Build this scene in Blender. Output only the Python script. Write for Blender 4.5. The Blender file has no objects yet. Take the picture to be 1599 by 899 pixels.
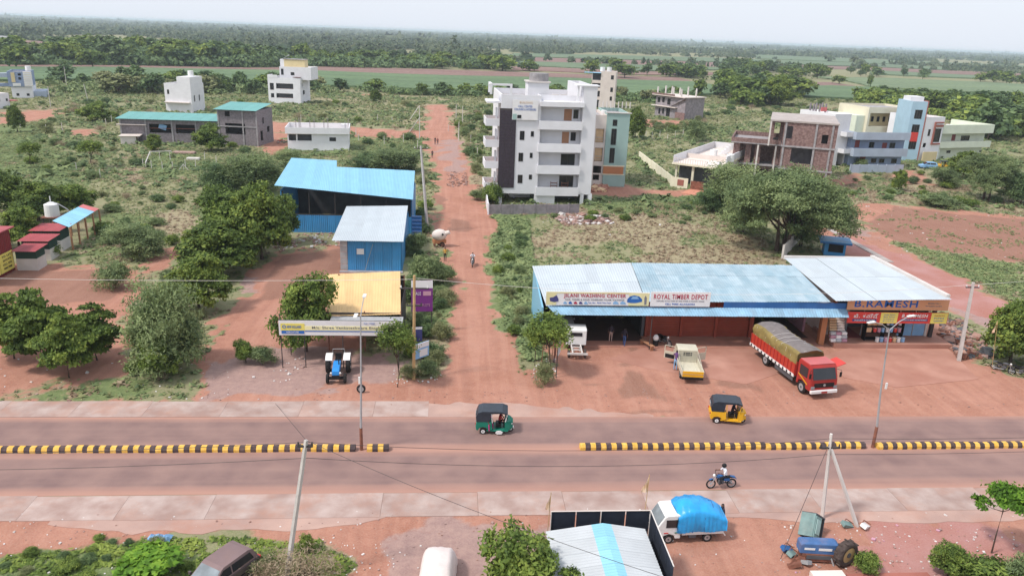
import bpy, bmesh, math, random
import numpy as np
from mathutils import Vector, Matrix, Euler
sc = bpy.context.scene
col = sc.collection
random.seed(7); rng = np.random.default_rng(7)
R = math.radians
# ---------------- camera
CAM_H, FPX, PITCH, YAW, ROLL = 26.0, 1200.0, R(18.3), R(4.8), R(2.2)
Fw = np.array([math.sin(YAW)*math.cos(PITCH), math.cos(YAW)*math.cos(PITCH), -math.sin(PITCH)])
R0 = np.array([math.cos(YAW), -math.sin(YAW), 0.0]); U0 = np.cross(R0, Fw)
Rt = math.cos(ROLL)*R0 + math.sin(ROLL)*U0; Up = math.cos(ROLL)*U0 - math.sin(ROLL)*R0
cam_d = bpy.data.cameras.new('camera'); cam = bpy.data.objects.new('camera', cam_d); col.objects.link(cam)
cam.matrix_world = Matrix(((Rt[0], Up[0], -Fw[0], 0), (Rt[1], Up[1], -Fw[1], 0), (Rt[2], Up[2], -Fw[2], CAM_H), (0, 0, 0, 1)))
cam_d.sensor_width = 36; cam_d.lens = 36*FPX/1599.0; cam_d.clip_end = 60000; cam_d.clip_start = 0.3
sc.camera = cam
# ---------------- world, sun, exposure
SUN_EL, SUN_AZ = R(54), R(248)          # azimuth measured clockwise from +Y
w = bpy.data.worlds.new('World'); sc.world = w; w.use_nodes = True
nt = w.node_tree; nt.nodes.clear()
sky = nt.nodes.new('ShaderNodeTexSky'); sky.sky_type = 'NISHITA'; sky.sun_disc = False
sky.sun_elevation = SUN_EL; sky.sun_rotation = SUN_AZ; sky.air_density = 1.2; sky.dust_density = 3.0; sky.ozone_density = 1.5
mixn = nt.nodes.new('ShaderNodeMix'); mixn.data_type = 'RGBA'; mixn.inputs[0].default_value = 0.84
mixn.inputs[7].default_value = (7.9, 8.4, 9.3, 1)      # thin even cloud veil
bg = nt.nodes.new('ShaderNodeBackground'); bg.inputs[1].default_value = 0.105
ow = nt.nodes.new('ShaderNodeOutputWorld')
nt.links.new(sky.outputs[0], mixn.inputs[6]); nt.links.new(mixn.outputs[2], bg.inputs[0]); nt.links.new(bg.outputs[0], ow.inputs[0])
sd = bpy.data.lights.new('sun', 'SUN'); sd.energy = 2.7; sd.angle = R(7); sd.color = (1.0, 0.95, 0.88)
so = bpy.data.objects.new('sun', sd); col.objects.link(so)
sdir = Vector((math.sin(SUN_AZ)*math.cos(SUN_EL), math.cos(SUN_AZ)*math.cos(SUN_EL), math.sin(SUN_EL)))
so.rotation_euler = sdir.to_track_quat('Z', 'Y').to_euler(); so.location = (0, 0, 60)
sc.view_settings.view_transform = 'Standard'; sc.view_settings.look = 'None'
sc.view_settings.exposure = 0.2; sc.view_settings.gamma = 1.0
sc.cycles.max_bounces = 5; sc.cycles.diffuse_bounces = 2; sc.cycles.glossy_bounces = 2
sc.cycles.transmission_bounces = 3; sc.cycles.transparent_max_bounces = 6; sc.cycles.volume_bounces = 2
# ---------------- pixel <-> place
def G(x, y, z=0.0):
    d = Fw*FPX + Rt*(x-799.5) + Up*(449.5-y)
    t = (z-CAM_H)/d[2]
    return Vector((d[0]*t, d[1]*t, z))
def Pix(v):
    q = np.array(v, float) - np.array([0, 0, CAM_H]); f = q@Fw
    return 799.5+FPX*(q@Rt)/f, 449.5-FPX*(q@Up)/f
def tall(bx, by, ty):           # height of something standing at (bx,by) whose top shows at row ty
    g = G(bx, by); lo, hi = 0.0, 80.0
    for _ in range(40):
        m = (lo+hi)/2
        if Pix((g.x, g.y, m))[1] > ty: lo = m
        else: hi = m
    return lo
def level(lx, ly, rx, ang=0.0):    # right-hand ground point seen in column rx along a line of the given heading
    l = G(lx, ly); f = Facade(l, (l.x+math.cos(ang), l.y+math.sin(ang))); u = f.at(rx, ly)[0]; return l, (l.x+math.cos(ang)*u, l.y+math.sin(ang)*u)
class Facade:                   # a vertical plane through two ground points; px,py -> (u, z)
    def __init__(s, l, r):
        s.o = Vector((l[0], l[1], 0)); u = Vector((r[0]-l[0], r[1]-l[1], 0)); s.w = u.length; s.u = u.normalized()
        s.rz = math.atan2(s.u.y, s.u.x); s.n = Vector((-s.u.y, s.u.x, 0))
    def at(s, px, py, back=0.0):
        d = Vector(Fw*FPX + Rt*(px-799.5) + Up*(449.5-py)); c = Vector((0, 0, CAM_H)); o = s.o + s.n*back
        t = (o-c).dot(s.n)/d.dot(s.n); p = c+d*t
        return (p-o).dot(s.u), p.z
    def rect(s, x0, y0, x1, y1, back=0.0):
        a = s.at(x0, (y0+y1)/2, back)[0]; b = s.at(x1, (y0+y1)/2, back)[0]
        c = s.at((x0+x1)/2, y1, back)[1]; e = s.at((x0+x1)/2, y0, back)[1]
        return a, c, b, e       # u0, z0, u1, z1
# ---------------- materials (procedural)
M = {}
def mat(name, c, rough=0.8, *a_, dirtc=(0.30, 0.17, 0.12), **k_): return mat_(name, c, rough, *a_, dirtc=dirtc, **k_)
def mat_(name, c, rough=0.8, var=0.12, scale=1.2, bump=0.0, bscale=20.0, metal=0.0, c2=None, dirt=0.0, spec=0.3, detail=4, dirtc=None):
    m = bpy.data.materials.new(name); m.use_nodes = True; n = m.node_tree.nodes; L = m.node_tree.links
    b = n['Principled BSDF']; b.inputs['Roughness'].default_value = rough; b.inputs['Metallic'].default_value = metal
    b.inputs['Specular IOR Level'].default_value = spec
    tc = n.new('ShaderNodeTexCoord'); no = n.new('ShaderNodeTexNoise'); no.inputs['Scale'].default_value = scale; no.inputs['Detail'].default_value = detail
    oi = n.new('ShaderNodeObjectInfo'); va = n.new('ShaderNodeVectorMath'); va.operation = 'MULTIPLY_ADD'; va.inputs[1].default_value = (31, 47, 13)
    L.new(oi.outputs['Random'], va.inputs[0]); L.new(tc.outputs['Object'], va.inputs[2]); L.new(va.outputs[0], no.inputs['Vector'])
    mx = n.new('ShaderNodeMix'); mx.data_type = 'RGBA'
    a = [max(0, v*(1-var)) for v in c]; d = [min(1, v*(1+var)) for v in c] if c2 is None else c2
    mx.inputs[6].default_value = (*a, 1); mx.inputs[7].default_value = (*d, 1)
    mr = n.new('ShaderNodeMapRange'); mr.inputs[1].default_value = 0.32; mr.inputs[2].default_value = 0.68
    L.new(no.outputs[0], mr.inputs[0]); L.new(mr.outputs[0], mx.inputs[0]); out = mx.outputs[2]
    if dirt > 0:
        n2 = n.new('ShaderNodeTexNoise'); n2.inputs['Scale'].default_value = scale*0.45; n2.inputs['Detail'].default_value = 6; n2.inputs['Roughness'].default_value = 0.7
        L.new(va.outputs[0], n2.inputs['Vector'])
        r2 = n.new('ShaderNodeMapRange'); r2.inputs[1].default_value = 0.48; r2.inputs[2].default_value = 0.75; r2.inputs[4].default_value = dirt
        m2 = n.new('ShaderNodeMix'); m2.data_type = 'RGBA'; m2.inputs[7].default_value = (*dirtc, 1)
        L.new(n2.outputs[0], r2.inputs[0]); L.new(r2.outputs[0], m2.inputs[0]); L.new(out, m2.inputs[6]); out = m2.outputs[2]
    hv = n.new('ShaderNodeHueSaturation'); rv = n.new('ShaderNodeMapRange'); rv.inputs[3].default_value = 0.94; rv.inputs[4].default_value = 1.05
    L.new(oi.outputs['Random'], rv.inputs[0]); L.new(rv.outputs[0], hv.inputs['Value']); L.new(out, hv.inputs['Color']); L.new(hv.outputs[0], b.inputs['Base Color'])
    if bump > 0:
        n3 = n.new('ShaderNodeTexNoise'); n3.inputs['Scale'].default_value = bscale; n3.inputs['Detail'].default_value = 3
        L.new(tc.outputs['Object'], n3.inputs['Vector'])
        bp = n.new('ShaderNodeBump'); bp.inputs['Strength'].default_value = bump; bp.inputs['Distance'].default_value = 0.05
        L.new(n3.outputs[0], bp.inputs['Height']); L.new(bp.outputs[0], b.inputs['Normal'])
    M[name] = m; return m
def leafmat(name, c1, c2, c3, trans=0.25, scale=0.5):
    m = bpy.data.materials.new(name); m.use_nodes = True; n = m.node_tree.nodes; L = m.node_tree.links
    b = n['Principled BSDF']; b.inputs['Roughness'].default_value = 0.65; b.inputs['Specular IOR Level'].default_value = 0.25
    g = n.new('ShaderNodeNewGeometry'); tc = n.new('ShaderNodeTexCoord'); no = n.new('ShaderNodeTexNoise'); no.inputs['Scale'].default_value = scale; no.inputs['Detail'].default_value = 2
    L.new(tc.outputs['Object'], no.inputs['Vector'])
    oi = n.new('ShaderNodeObjectInfo')
    ad = n.new('ShaderNodeMath'); ad.operation = 'MULTIPLY_ADD'; ad.inputs[1].default_value = 0.45; L.new(g.outputs['Random Per Island'], ad.inputs[0])
    s2 = n.new('ShaderNodeMath'); s2.operation = 'MULTIPLY_ADD'; s2.inputs[1].default_value = 1.5; s2.inputs[2].default_value = -0.62; L.new(no.outputs[0], s2.inputs[0])
    s3 = n.new('ShaderNodeMath'); s3.operation = 'MULTIPLY_ADD'; s3.inputs[1].default_value = 0.28; L.new(oi.outputs['Random'], s3.inputs[0]); L.new(s2.outputs[0], s3.inputs[2])
    L.new(s3.outputs[0], ad.inputs[2])
    cr = n.new('ShaderNodeValToRGB'); e = cr.color_ramp.elements
    e[0].position = 0.1; e[0].color = (*c1, 1); e[1].position = 0.9; e[1].color = (*c3, 1)
    k = cr.color_ramp.elements.new(0.5); k.color = (*c2, 1)
    L.new(ad.outputs[0], cr.inputs[0]); L.new(cr.outputs[0], b.inputs['Base Color'])
    if trans > 0:
        t = n.new('ShaderNodeBsdfTranslucent'); L.new(cr.outputs[0], t.inputs[0])
        mx = n.new('ShaderNodeMixShader'); mx.inputs[0].default_value = trans
        L.new(b.outputs[0], mx.inputs[1]); L.new(t.outputs[0], mx.inputs[2]); L.new(mx.outputs[0], n['Material Output'].inputs[0])
    M[name] = m; return m
def glassmat(name, c, rough=0.15):
    m = mat(name, c, rough, 0.15, 0.8, spec=0.6); return m
mat('concrete', (0.42, 0.37, 0.35), 0.9, 0.12, 0.8, 0.3, 15, dirt=0.25)
mat('grey_concrete', (0.33, 0.31, 0.32), 0.9, 0.2, 1.5, 0.3, 12)
mat('bare_cement', (0.27, 0.24, 0.255), 0.9, 0.22, 1.2, 0.3, 12)
mat('block_grey', (0.23, 0.20, 0.215), 0.95, 0.2, 2.5, 0.4, 10)
mat('white_wall', (0.78, 0.77, 0.80), 0.8, 0.04, 0.6, dirt=0.16, dirtc=(0.50, 0.45, 0.42))
mat('white_paint', (0.80, 0.79, 0.78), 0.5, 0.04, 1.0)
mat('offwhite', (0.66, 0.61, 0.58), 0.7, 0.08, 0.7, dirt=0.2)
mat('cream_wall', (0.78, 0.72, 0.56), 0.8, 0.05, 0.6, dirt=0.06)
mat('cream_pink', (0.72, 0.63, 0.58), 0.8, 0.06, 0.6, dirt=0.1)
mat('yellow_wall', (0.70, 0.57, 0.33), 0.8, 0.05, 0.6)
mat('pale_green_wall', (0.66, 0.70, 0.58), 0.8, 0.05, 0.6, dirt=0.05)
mat('teal_wall', (0.36, 0.50, 0.47), 0.8, 0.05, 0.6)
mat('sky_blue_wall', (0.40, 0.56, 0.67), 0.8, 0.05, 0.6)
mat('grey_blue_wall', (0.42, 0.48, 0.58), 0.8, 0.07, 0.6, dirt=0.1)
mat('slate_blue_wall', (0.25, 0.31, 0.45), 0.8, 0.07, 0.6)
mat('orange_wall', (0.50, 0.21, 0.10), 0.8, 0.05, 0.6)
mat('rust_trim', (0.36, 0.13, 0.10), 0.8, 0.08, 0.6)
mat('brick_red', (0.215, 0.125, 0.115), 0.95, 0.25, 3.0, 0.4, 10, c2=(0.31, 0.205, 0.19))
mat('tile_dark', (0.055, 0.04, 0.055), 0.5, 0.2, 3.0)
mat('glass', (0.02, 0.022, 0.028), 0.12, 0.2, 0.8, spec=0.6)
mat('glass_grey', (0.22, 0.25, 0.27), 0.12, 0.25, 1.5, spec=0.8)
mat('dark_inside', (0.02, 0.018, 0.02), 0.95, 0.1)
mat('frame_dark', (0.06, 0.05, 0.05), 0.6, 0.1)
mat('door_wood', (0.42, 0.21, 0.12), 0.6, 0.1)
mat('door_red', (0.22, 0.05, 0.05), 0.6, 0.1)
mat('terracotta', (0.55, 0.24, 0.16), 0.85, 0.08, 1.0)
mat('blue_sheet', (0.055, 0.27, 0.56), 0.45, 0.09, 0.7, dirt=0.12)
mat('light_blue_roof', (0.24, 0.51, 0.69), 0.45, 0.05, 0.5, dirt=0.04)
mat('white_roof', (0.49, 0.54, 0.58), 0.45, 0.05, 0.5, dirt=0.06)
mat('worn_blue_roof', (0.28, 0.41, 0.49), 0.55, 0.1, 0.9, c2=(0.37, 0.48, 0.545), dirt=0.2, dirtc=(0.42, 0.38, 0.36)); mat('pale_blue_roof', (0.31, 0.43, 0.505), 0.55, 0.1, 0.9, c2=(0.40, 0.50, 0.56), dirt=0.2, dirtc=(0.42, 0.38, 0.36))
mat('awning_blue', (0.25, 0.42, 0.56), 0.55, 0.15, 1.2, dirt=0.25)
mat('deep_blue', (0.03, 0.12, 0.32), 0.5, 0.15, 1.0, dirt=0.1)
mat('floor_shade', (0.07, 0.04, 0.035), 0.5, 0.2, 1.0, 0.3, 6)  # depot bay floor colour with the indoor shade painted in
mat('teal_roof', (0.15, 0.38, 0.36), 0.5, 0.06, 0.5)
mat('yellow_roof', (0.74, 0.50, 0.24), 0.55, 0.06, 0.5, dirt=0.08)
mat('maroon_roof', (0.36, 0.07, 0.08), 0.55, 0.12, 1.0, dirt=0.1)
mat('maroon_wall', (0.20, 0.028, 0.03), 0.6, 0.12, 1.0)
mat('dark_green', (0.02, 0.05, 0.04), 0.7, 0.1)
mat('red_shutter', (0.30, 0.06, 0.035), 0.6, 0.12, 1.0, dirt=0.15)
mat('red_paint', (0.47, 0.045, 0.025), 0.4, 0.1, 1.0, dirt=0.1)
mat('cab_red', (0.40, 0.035, 0.03), 0.35, 0.08, 1.0, dirt=0.12)
mat('roof_red', (0.52, 0.13, 0.13), 0.45, 0.08, 1.0, dirt=0.1)
mat('yellow_paint', (0.75, 0.40, 0.02), 0.4, 0.06, 1.5)
mat('kerb_yellow', (0.78, 0.43, 0.05), 0.75, 0.1, 4.0, dirt=0.3, c2=(0.83, 0.53, 0.14))
mat('kerb_black', (0.075, 0.052, 0.055), 0.8, 0.3, 4.0, dirt=0.4)
mat('black', (0.012, 0.012, 0.014), 0.55, 0.1)
mat('rubber', (0.022, 0.02, 0.02), 0.85, 0.2, 5.0)
mat('dusty_rubber', (0.075, 0.055, 0.05), 0.9, 0.25, 5.0)
mat('hood_black', (0.028, 0.036, 0.05), 0.35, 0.15, 3.0, 0.2, 6)
mat('shade_net', (0.022, 0.028, 0.045), 0.8, 0.12, 3.0, 0.3, 40)
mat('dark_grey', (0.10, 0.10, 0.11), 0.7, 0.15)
mat('steel', (0.45, 0.46, 0.48), 0.4, 0.1, metal=0.5)
mat('galvanised', (0.40, 0.40, 0.41), 0.5, 0.1, 2.0, metal=0.2)
mat('pole_concrete', (0.50, 0.46, 0.44), 0.9, 0.1, 3.0, 0.2, 12)
mat('rust', (0.22, 0.09, 0.06), 0.85, 0.3, 3.0)
mat('green_paint', (0.01, 0.19, 0.13), 0.4, 0.1, 1.0)
mat('tarp_blue', (0.02, 0.33, 0.72), 0.35, 0.14, 2.2, 0.35, 5, spec=0.5)
mat('tarp_olive', (0.22, 0.165, 0.055), 0.8, 0.2, 1.4, 0.4, 6, c2=(0.30, 0.225, 0.08))
mat('tarp_grey', (0.185, 0.16, 0.155), 0.85, 0.12, 2.0, 0.3, 6)
mat('cream_metal', (0.58, 0.54, 0.43), 0.45, 0.06, 1.5, dirt=0.12)
mat('brown_metal', (0.10, 0.075, 0.08), 0.35, 0.08, 1.5, dirt=0.15)
mat('brown_roof', (0.22, 0.15, 0.15), 0.55, 0.08, 1.5, dirt=0.25)
mat('car_cloth', (0.74, 0.64, 0.61), 0.85, 0.05, 2.0, 0.3, 4)
mat('tractor_blue', (0.03, 0.24, 0.62), 0.35, 0.08)
mat('faded_blue', (0.07, 0.16, 0.36), 0.6, 0.15, 2.0, dirt=0.5)
mat('faded_green', (0.20, 0.30, 0.29), 0.7, 0.15, 2.0, dirt=0.2)
mat('tan_metal', (0.50, 0.33, 0.16), 0.6, 0.12, 3.0)
mat('wood', (0.42, 0.21, 0.12), 0.8, 0.15, 6.0)
mat('bark', (0.085, 0.058, 0.045), 0.95, 0.3, 3.0, 0.5, 8)
mat('pale_bark', (0.25, 0.18, 0.14), 0.95, 0.25, 3.0, 0.5, 8)
mat('skin', (0.17, 0.08, 0.05), 0.6, 0.05)
mat('hair', (0.01, 0.009, 0.009), 0.5, 0.1)
mat('shirt_white', (0.75, 0.76, 0.82), 0.8, 0.04)
mat('shirt_purple', (0.12, 0.05, 0.16), 0.8, 0.1)
mat('shirt_red', (0.28, 0.015, 0.02), 0.8, 0.1)
mat('shirt_pink', (0.55, 0.03, 0.22), 0.8, 0.1)
mat('shirt_yellow', (0.60, 0.33, 0.08), 0.8, 0.1)
mat('shirt_dark', (0.03, 0.025, 0.04), 0.8, 0.1)
mat('trouser_dark', (0.02, 0.02, 0.028), 0.8, 0.1)
mat('trouser_blue', (0.05, 0.10, 0.25), 0.8, 0.1)
mat('trouser_tan', (0.45, 0.32, 0.28), 0.8, 0.1)
mat('flag_cloth', (0.72, 0.42, 0.22), 0.8, 0.12, 2.0, c2=(0.80, 0.60, 0.45))
mat('litter', (0.66, 0.62, 0.60), 0.8, 0.2, 3.0)
mat('rubble', (0.38, 0.25, 0.22), 0.9, 0.3, 3.0)
mat('stone_mat', (0.34, 0.20, 0.16), 0.95, 0.3, 2.0)
mat('sign_white', (0.78, 0.76, 0.76), 0.6, 0.03)
mat('sign_yellow', (0.80, 0.68, 0.16), 0.6, 0.05)
mat('sign_pale_yellow', (0.80, 0.74, 0.42), 0.6, 0.05)
mat('sign_red', (0.62, 0.06, 0.05), 0.6, 0.05)
mat('sign_blue', (0.03, 0.14, 0.45), 0.6, 0.05)
mat('sign_navy', (0.07, 0.07, 0.22), 0.6, 0.05)
mat('sign_orange', (0.70, 0.36, 0.20), 0.6, 0.05)
mat('sign_purple', (0.20, 0.035, 0.22), 0.6, 0.1)
mat('ink_red', (0.45, 0.03, 0.07), 0.6, 0.03)
mat('ink_grey', (0.22, 0.22, 0.25), 0.6, 0.03)
mat('ink_blue', (0.02, 0.12, 0.45), 0.6, 0.03)
mat('ink_black', (0.03, 0.03, 0.03), 0.6, 0.03)
mat('goods_tan', (0.66, 0.45, 0.27), 0.7, 0.1)
mat('goods_blue', (0.25, 0.45, 0.70), 0.6, 0.1)
mat('goods_pink', (0.55, 0.30, 0.38), 0.6, 0.1)
mat('asbestos', (0.50, 0.52, 0.54), 0.8, 0.06, 0.8, dirt=0.08)
mat('roof_cyan', (0.27, 0.55, 0.68), 0.6, 0.07, 0.8, dirt=0.05)
mat('floor_dirt', (0.40, 0.19, 0.14), 0.95, 0.12, 1.0, 0.3, 6)
mat('purple_soil', (0.42, 0.22, 0.24), 0.95, 0.12, 1.0, 0.3, 6)
leafmat('leaf_dark', (0.045, 0.08, 0.02), (0.13, 0.19, 0.038), (0.29, 0.35, 0.065))
leafmat('leaf_mid', (0.06, 0.10, 0.025), (0.15, 0.22, 0.045), (0.32, 0.39, 0.08))
leafmat('leaf_bright', (0.05, 0.11, 0.012), (0.13, 0.27, 0.025), (0.27, 0.43, 0.045))
leafmat('leaf_feather', (0.10, 0.145, 0.065), (0.20, 0.262, 0.11), (0.33, 0.39, 0.17))
leafmat('leaf_olive', (0.14, 0.165, 0.07), (0.24, 0.26, 0.115), (0.35, 0.35, 0.17))
leafmat('leaf_dry', (0.25, 0.17, 0.11), (0.37, 0.28, 0.19), (0.48, 0.39, 0.27))
leafmat('leaf_teal', (0.055, 0.10, 0.045), (0.12, 0.185, 0.075), (0.21, 0.29, 0.11))
leafmat('leaf_far', (0.035, 0.065, 0.025), (0.08, 0.125, 0.042), (0.15, 0.20, 0.06), trans=0.0, scale=0.1)
# ---------------- mesh builder
class MB:
    def __init__(s, xf=None): s.v = []; s.f = []; s.m = []; s.mats = []; s.xf = xf
    def mi(s, name):
        if name not in s.mats: s.mats.append(name)
        return s.mats.index(name)
    def add(s, vs, fs, name):
        k = len(s.v); mi = s.mi(name)
        s.v += [tuple(v) for v in vs]; s.f += [tuple(i+k for i in f) for f in fs]; s.m += [mi]*len(fs)
    def box(s, c, d, name, rz=0.0, rx=0.0, ry=0.0):
        hx, hy, hz = d[0]/2, d[1]/2, d[2]/2
        vs = [Vector((x, y, z)) for x in (-hx, hx) for y in (-hy, hy) for z in (-hz, hz)]
        if rz or rx or ry:
            e = Euler((rx, ry, rz)).to_matrix(); vs = [e@v for v in vs]
        c = Vector(c)
        s.add([v+c for v in vs], [(0, 1, 3, 2), (4, 6, 7, 5), (0, 4, 5, 1), (2, 3, 7, 6), (0, 2, 6, 4), (1, 5, 7, 3)], name)
        return s
    def bx(s, x0, y0, z0, x1, y1, z1, name):
        return s.box(((x0+x1)/2, (y0+y1)/2, (z0+z1)/2), (abs(x1-x0), abs(y1-y0), abs(z1-z0)), name)
    def bbox(s, x0, y0, z0, x1, y1, z1, name, b=0.03):      # box with chamfered edges
        bm = bmesh.new(); bmesh.ops.create_cube(bm, size=1)
        for v in bm.verts: v.co = Vector(((x0+x1)/2+v.co.x*(x1-x0), (y0+y1)/2+v.co.y*(y1-y0), (z0+z1)/2+v.co.z*(z1-z0)))
        bmesh.ops.bevel(bm, geom=bm.edges[:], offset=b, segments=2, affect='EDGES', profile=0.5)
        bm.verts.index_update(); s.add([v.co.copy() for v in bm.verts], [[v.index for v in f.verts] for f in bm.faces], name); bm.free(); return s
    def cyl(s, p0, p1, r0, r1, name, n=8):
        p0, p1 = Vector(p0), Vector(p1); ax = (p1-p0)
        if ax.length < 1e-6: return s
        q = ax.to_track_quat('Z', 'Y'); vs = []
        for p, r in ((p0, r0), (p1, r1)):
            for i in range(n):
                a = 2*math.pi*i/n; vs.append(p+q@Vector((r*math.cos(a), r*math.sin(a), 0)))
        fs = [(i, (i+1) % n, n+(i+1) % n, n+i) for i in range(n)]+[tuple(range(n-1, -1, -1)), tuple(range(n, 2*n))]
        s.add(vs, fs, name); return s
    def tube(s, pts, r, name, n=6):
        pts = [Vector(p) for p in pts]; rs = r if isinstance(r, (list, tuple)) else [r]*len(pts)
        vs = []
        for i, p in enumerate(pts):
            d = (pts[min(i+1, len(pts)-1)]-pts[max(i-1, 0)]).normalized(); q = d.to_track_quat('Z', 'Y')
            for k in range(n):
                a = 2*math.pi*k/n; vs.append(p+q@Vector((rs[i]*math.cos(a), rs[i]*math.sin(a), 0)))
        fs = [(i*n+k, i*n+(k+1) % n, (i+1)*n+(k+1) % n, (i+1)*n+k) for i in range(len(pts)-1) for k in range(n)]
        fs += [tuple(range(n-1, -1, -1)), tuple(range((len(pts)-1)*n, len(pts)*n))]
        s.add(vs, fs, name); return s
    def prism(s, prof, a, b, name, axis='y', bev=0.0, taper=None):  # profile in (x,z), extruded along y from a to b
        n = len(prof)
        def P(p, t): return {'y': (p[0], t, p[1]), 'x': (t, p[0], p[1]), 'z': (p[0], p[1], t)}[axis]
        vs = [P(p, a) for p in prof]+[P(p, b) for p in prof]
        fs = [(i, (i+1) % n, n+(i+1) % n, n+i) for i in range(n)]+[tuple(range(n-1, -1, -1)), tuple(range(n, 2*n))]
        if bev > 0:
            bm = bmesh.new(); bv = [bm.verts.new(v) for v in vs]
            for f in fs:
                try: bm.faces.new([bv[i] for i in f])
                except ValueError: pass
            bmesh.ops.recalc_face_normals(bm, faces=bm.faces[:])
            bmesh.ops.bevel(bm, geom=bm.edges[:], offset=bev, segments=2, affect='EDGES', profile=0.6)
            bm.verts.index_update(); s.add([v.co.copy() for v in bm.verts], [[v.index for v in f.verts] for f in bm.faces], name); bm.free()
        else: s.add(vs, fs, name)
        return s
    def ball(s, c, r, name, nu=12, nv=8):
        rx, ry, rz = r if isinstance(r, (tuple, list)) else (r, r, r); c = Vector(c)
        vs = [c+Vector((0, 0, -rz))]
        for j in range(1, nv):
            t = -math.pi/2+math.pi*j/nv
            for i in range(nu):
                a = 2*math.pi*i/nu; vs.append(c+Vector((rx*math.cos(t)*math.cos(a), ry*math.cos(t)*math.sin(a), rz*math.sin(t))))
        vs.append(c+Vector((0, 0, rz))); T = len(vs)-1
        fs = [(0, 1+(i+1) % nu, 1+i) for i in range(nu)]
        for j in range(nv-2):
            for i in range(nu): fs.append((1+j*nu+i, 1+j*nu+(i+1) % nu, 1+(j+1)*nu+(i+1) % nu, 1+(j+1)*nu+i))
        fs += [(T, 1+(nv-2)*nu+i, 1+(nv-2)*nu+(i+1) % nu) for i in range(nu)]
        s.add(vs, fs, name); return s
    def torus(s, c, ax, R1, r, name, n=20, k=8):
        q = Vector(ax).to_track_quat('Z', 'Y'); c = Vector(c); vs = []
        for i in range(n):
            a = 2*math.pi*i/n
            for j in range(k):
                b = 2*math.pi*j/k; vs.append(c+q@Vector(((R1+r*math.cos(b))*math.cos(a), (R1+r*math.cos(b))*math.sin(a), r*math.sin(b))))
        fs = [(i*k+j, ((i+1) % n)*k+j, ((i+1) % n)*k+(j+1) % k, i*k+(j+1) % k) for i in range(n) for j in range(k)]
        s.add(vs, fs, name); return s
    def sheet(s, o, u, v, name, nw=12, amp=0.03, th=0.012):     # corrugated sheet: ridges run along v, waves along u
        o, u, v = Vector(o), Vector(u), Vector(v); nn = u.cross(v).normalized(); vs = []; k = nw*2
        for i in range(k+1):
            a = amp if i % 2 else 0
            for t in (0, 1):
                for h in (0, th): vs.append(o+u*(i/k)+v*t+nn*(a+h))
        fs = []
        for i in range(k):
            b = i*4; fs += [(b+1, b+5, b+7, b+3), (b, b+2, b+6, b+4), (b, b+4, b+5, b+1), (b+2, b+3, b+7, b+6)]
        fs += [(0, 1, 3, 2), (k*4, k*4+2, k*4+3, k*4+1)]
        s.add(vs, fs, name); return s
    def build(s, name, parent=None, label=None, smooth=False, loc=None, rz=None):
        me = bpy.data.meshes.new(name); me.from_pydata(s.v, [], s.f); me.polygons.foreach_set('material_index', s.m)
        for k in s.mats: me.materials.append(M[k])
        if smooth: me.polygons.foreach_set('use_smooth', [True]*len(s.f))
        me.update(); o = bpy.data.objects.new(name, me); col.objects.link(o)
        if parent is not None: o.parent = parent
        if label: o['label'] = label
        if loc is not None: o.location = loc
        if rz is not None: o.rotation_euler = (0, 0, rz)
        return o
def smooth_angle(o, deg=35):
    me = o.data; me.polygons.foreach_set('use_smooth', [True]*len(me.polygons)); me.set_sharp_from_angle(angle=R(deg)); return o
ORD = 'first second third fourth fifth sixth seventh eighth ninth tenth eleventh twelfth thirteenth fourteenth fifteenth sixteenth seventeenth eighteenth nineteenth twentieth twenty-first twenty-second twenty-third'.split()
def near_of(x, y):
    p = Pix((x, y, 0))[0]
    for lim, s in ((95, 'in line with the slate blue house'), (210, 'left of the white cube house'), (330, 'above the long grey shed'), (430, 'left of the white villa'), (520, 'right beside the white villa'), (620, 'above the low white house'), (735, 'near the far dirt road'), (860, 'over the left half of the white block'), (960, 'over the cream tower'), (1080, 'over the half-built house'), (1190, 'over the left part of the brick house'), (1300, 'over the right part of the brick house'), (1400, 'over the cream yellow house'), (1470, 'over the stair tower'), (1540, 'over the pale green house')):
        if p < lim: return s
    return 'by the right edge'
def tag(o, label, cat, group=None, kind=None):
    o['label'] = label; o['category'] = cat
    if group: o['group'] = group
    if kind: o['kind'] = kind
    return o
def thing(name, label, cat, loc=(0, 0, 0), rz=0.0, group=None, rot=None, scale=None):
    o = bpy.data.objects.new(name, None); col.objects.link(o); o.empty_display_size = 0.3
    o.location = loc; o.rotation_euler = rot if rot else (0, 0, rz)
    if scale: o.scale = (scale,)*3 if not isinstance(scale, (tuple, list)) else scale
    return tag(o, label, cat, group)
KIDS = {}
def kids(o): return [c for c in bpy.data.objects if c.parent == o]
def snapshot(root):     # remember a thing's tree once, so that copying stays quick
    t = []
    for c in kids(root): t.append((c, kids(c)))
    KIDS[root.name] = t
def dup(root, loc, rz, label, group=None, scale=None, name=None):
    if root.name not in KIDS: snapshot(root)
    r = root.copy(); col.objects.link(r); r.location = loc; r.rotation_euler = (0, 0, rz) if not isinstance(rz, tuple) else rz; r['label'] = label
    if group: r['group'] = group
    if scale: r.scale = (scale,)*3 if not isinstance(scale, (tuple, list)) else scale
    for c, gs in KIDS[root.name]:
        cc = c.copy(); col.objects.link(cc); cc.parent = r
        for g in gs:
            gg = g.copy(); col.objects.link(gg); gg.parent = cc
    return r
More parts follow.
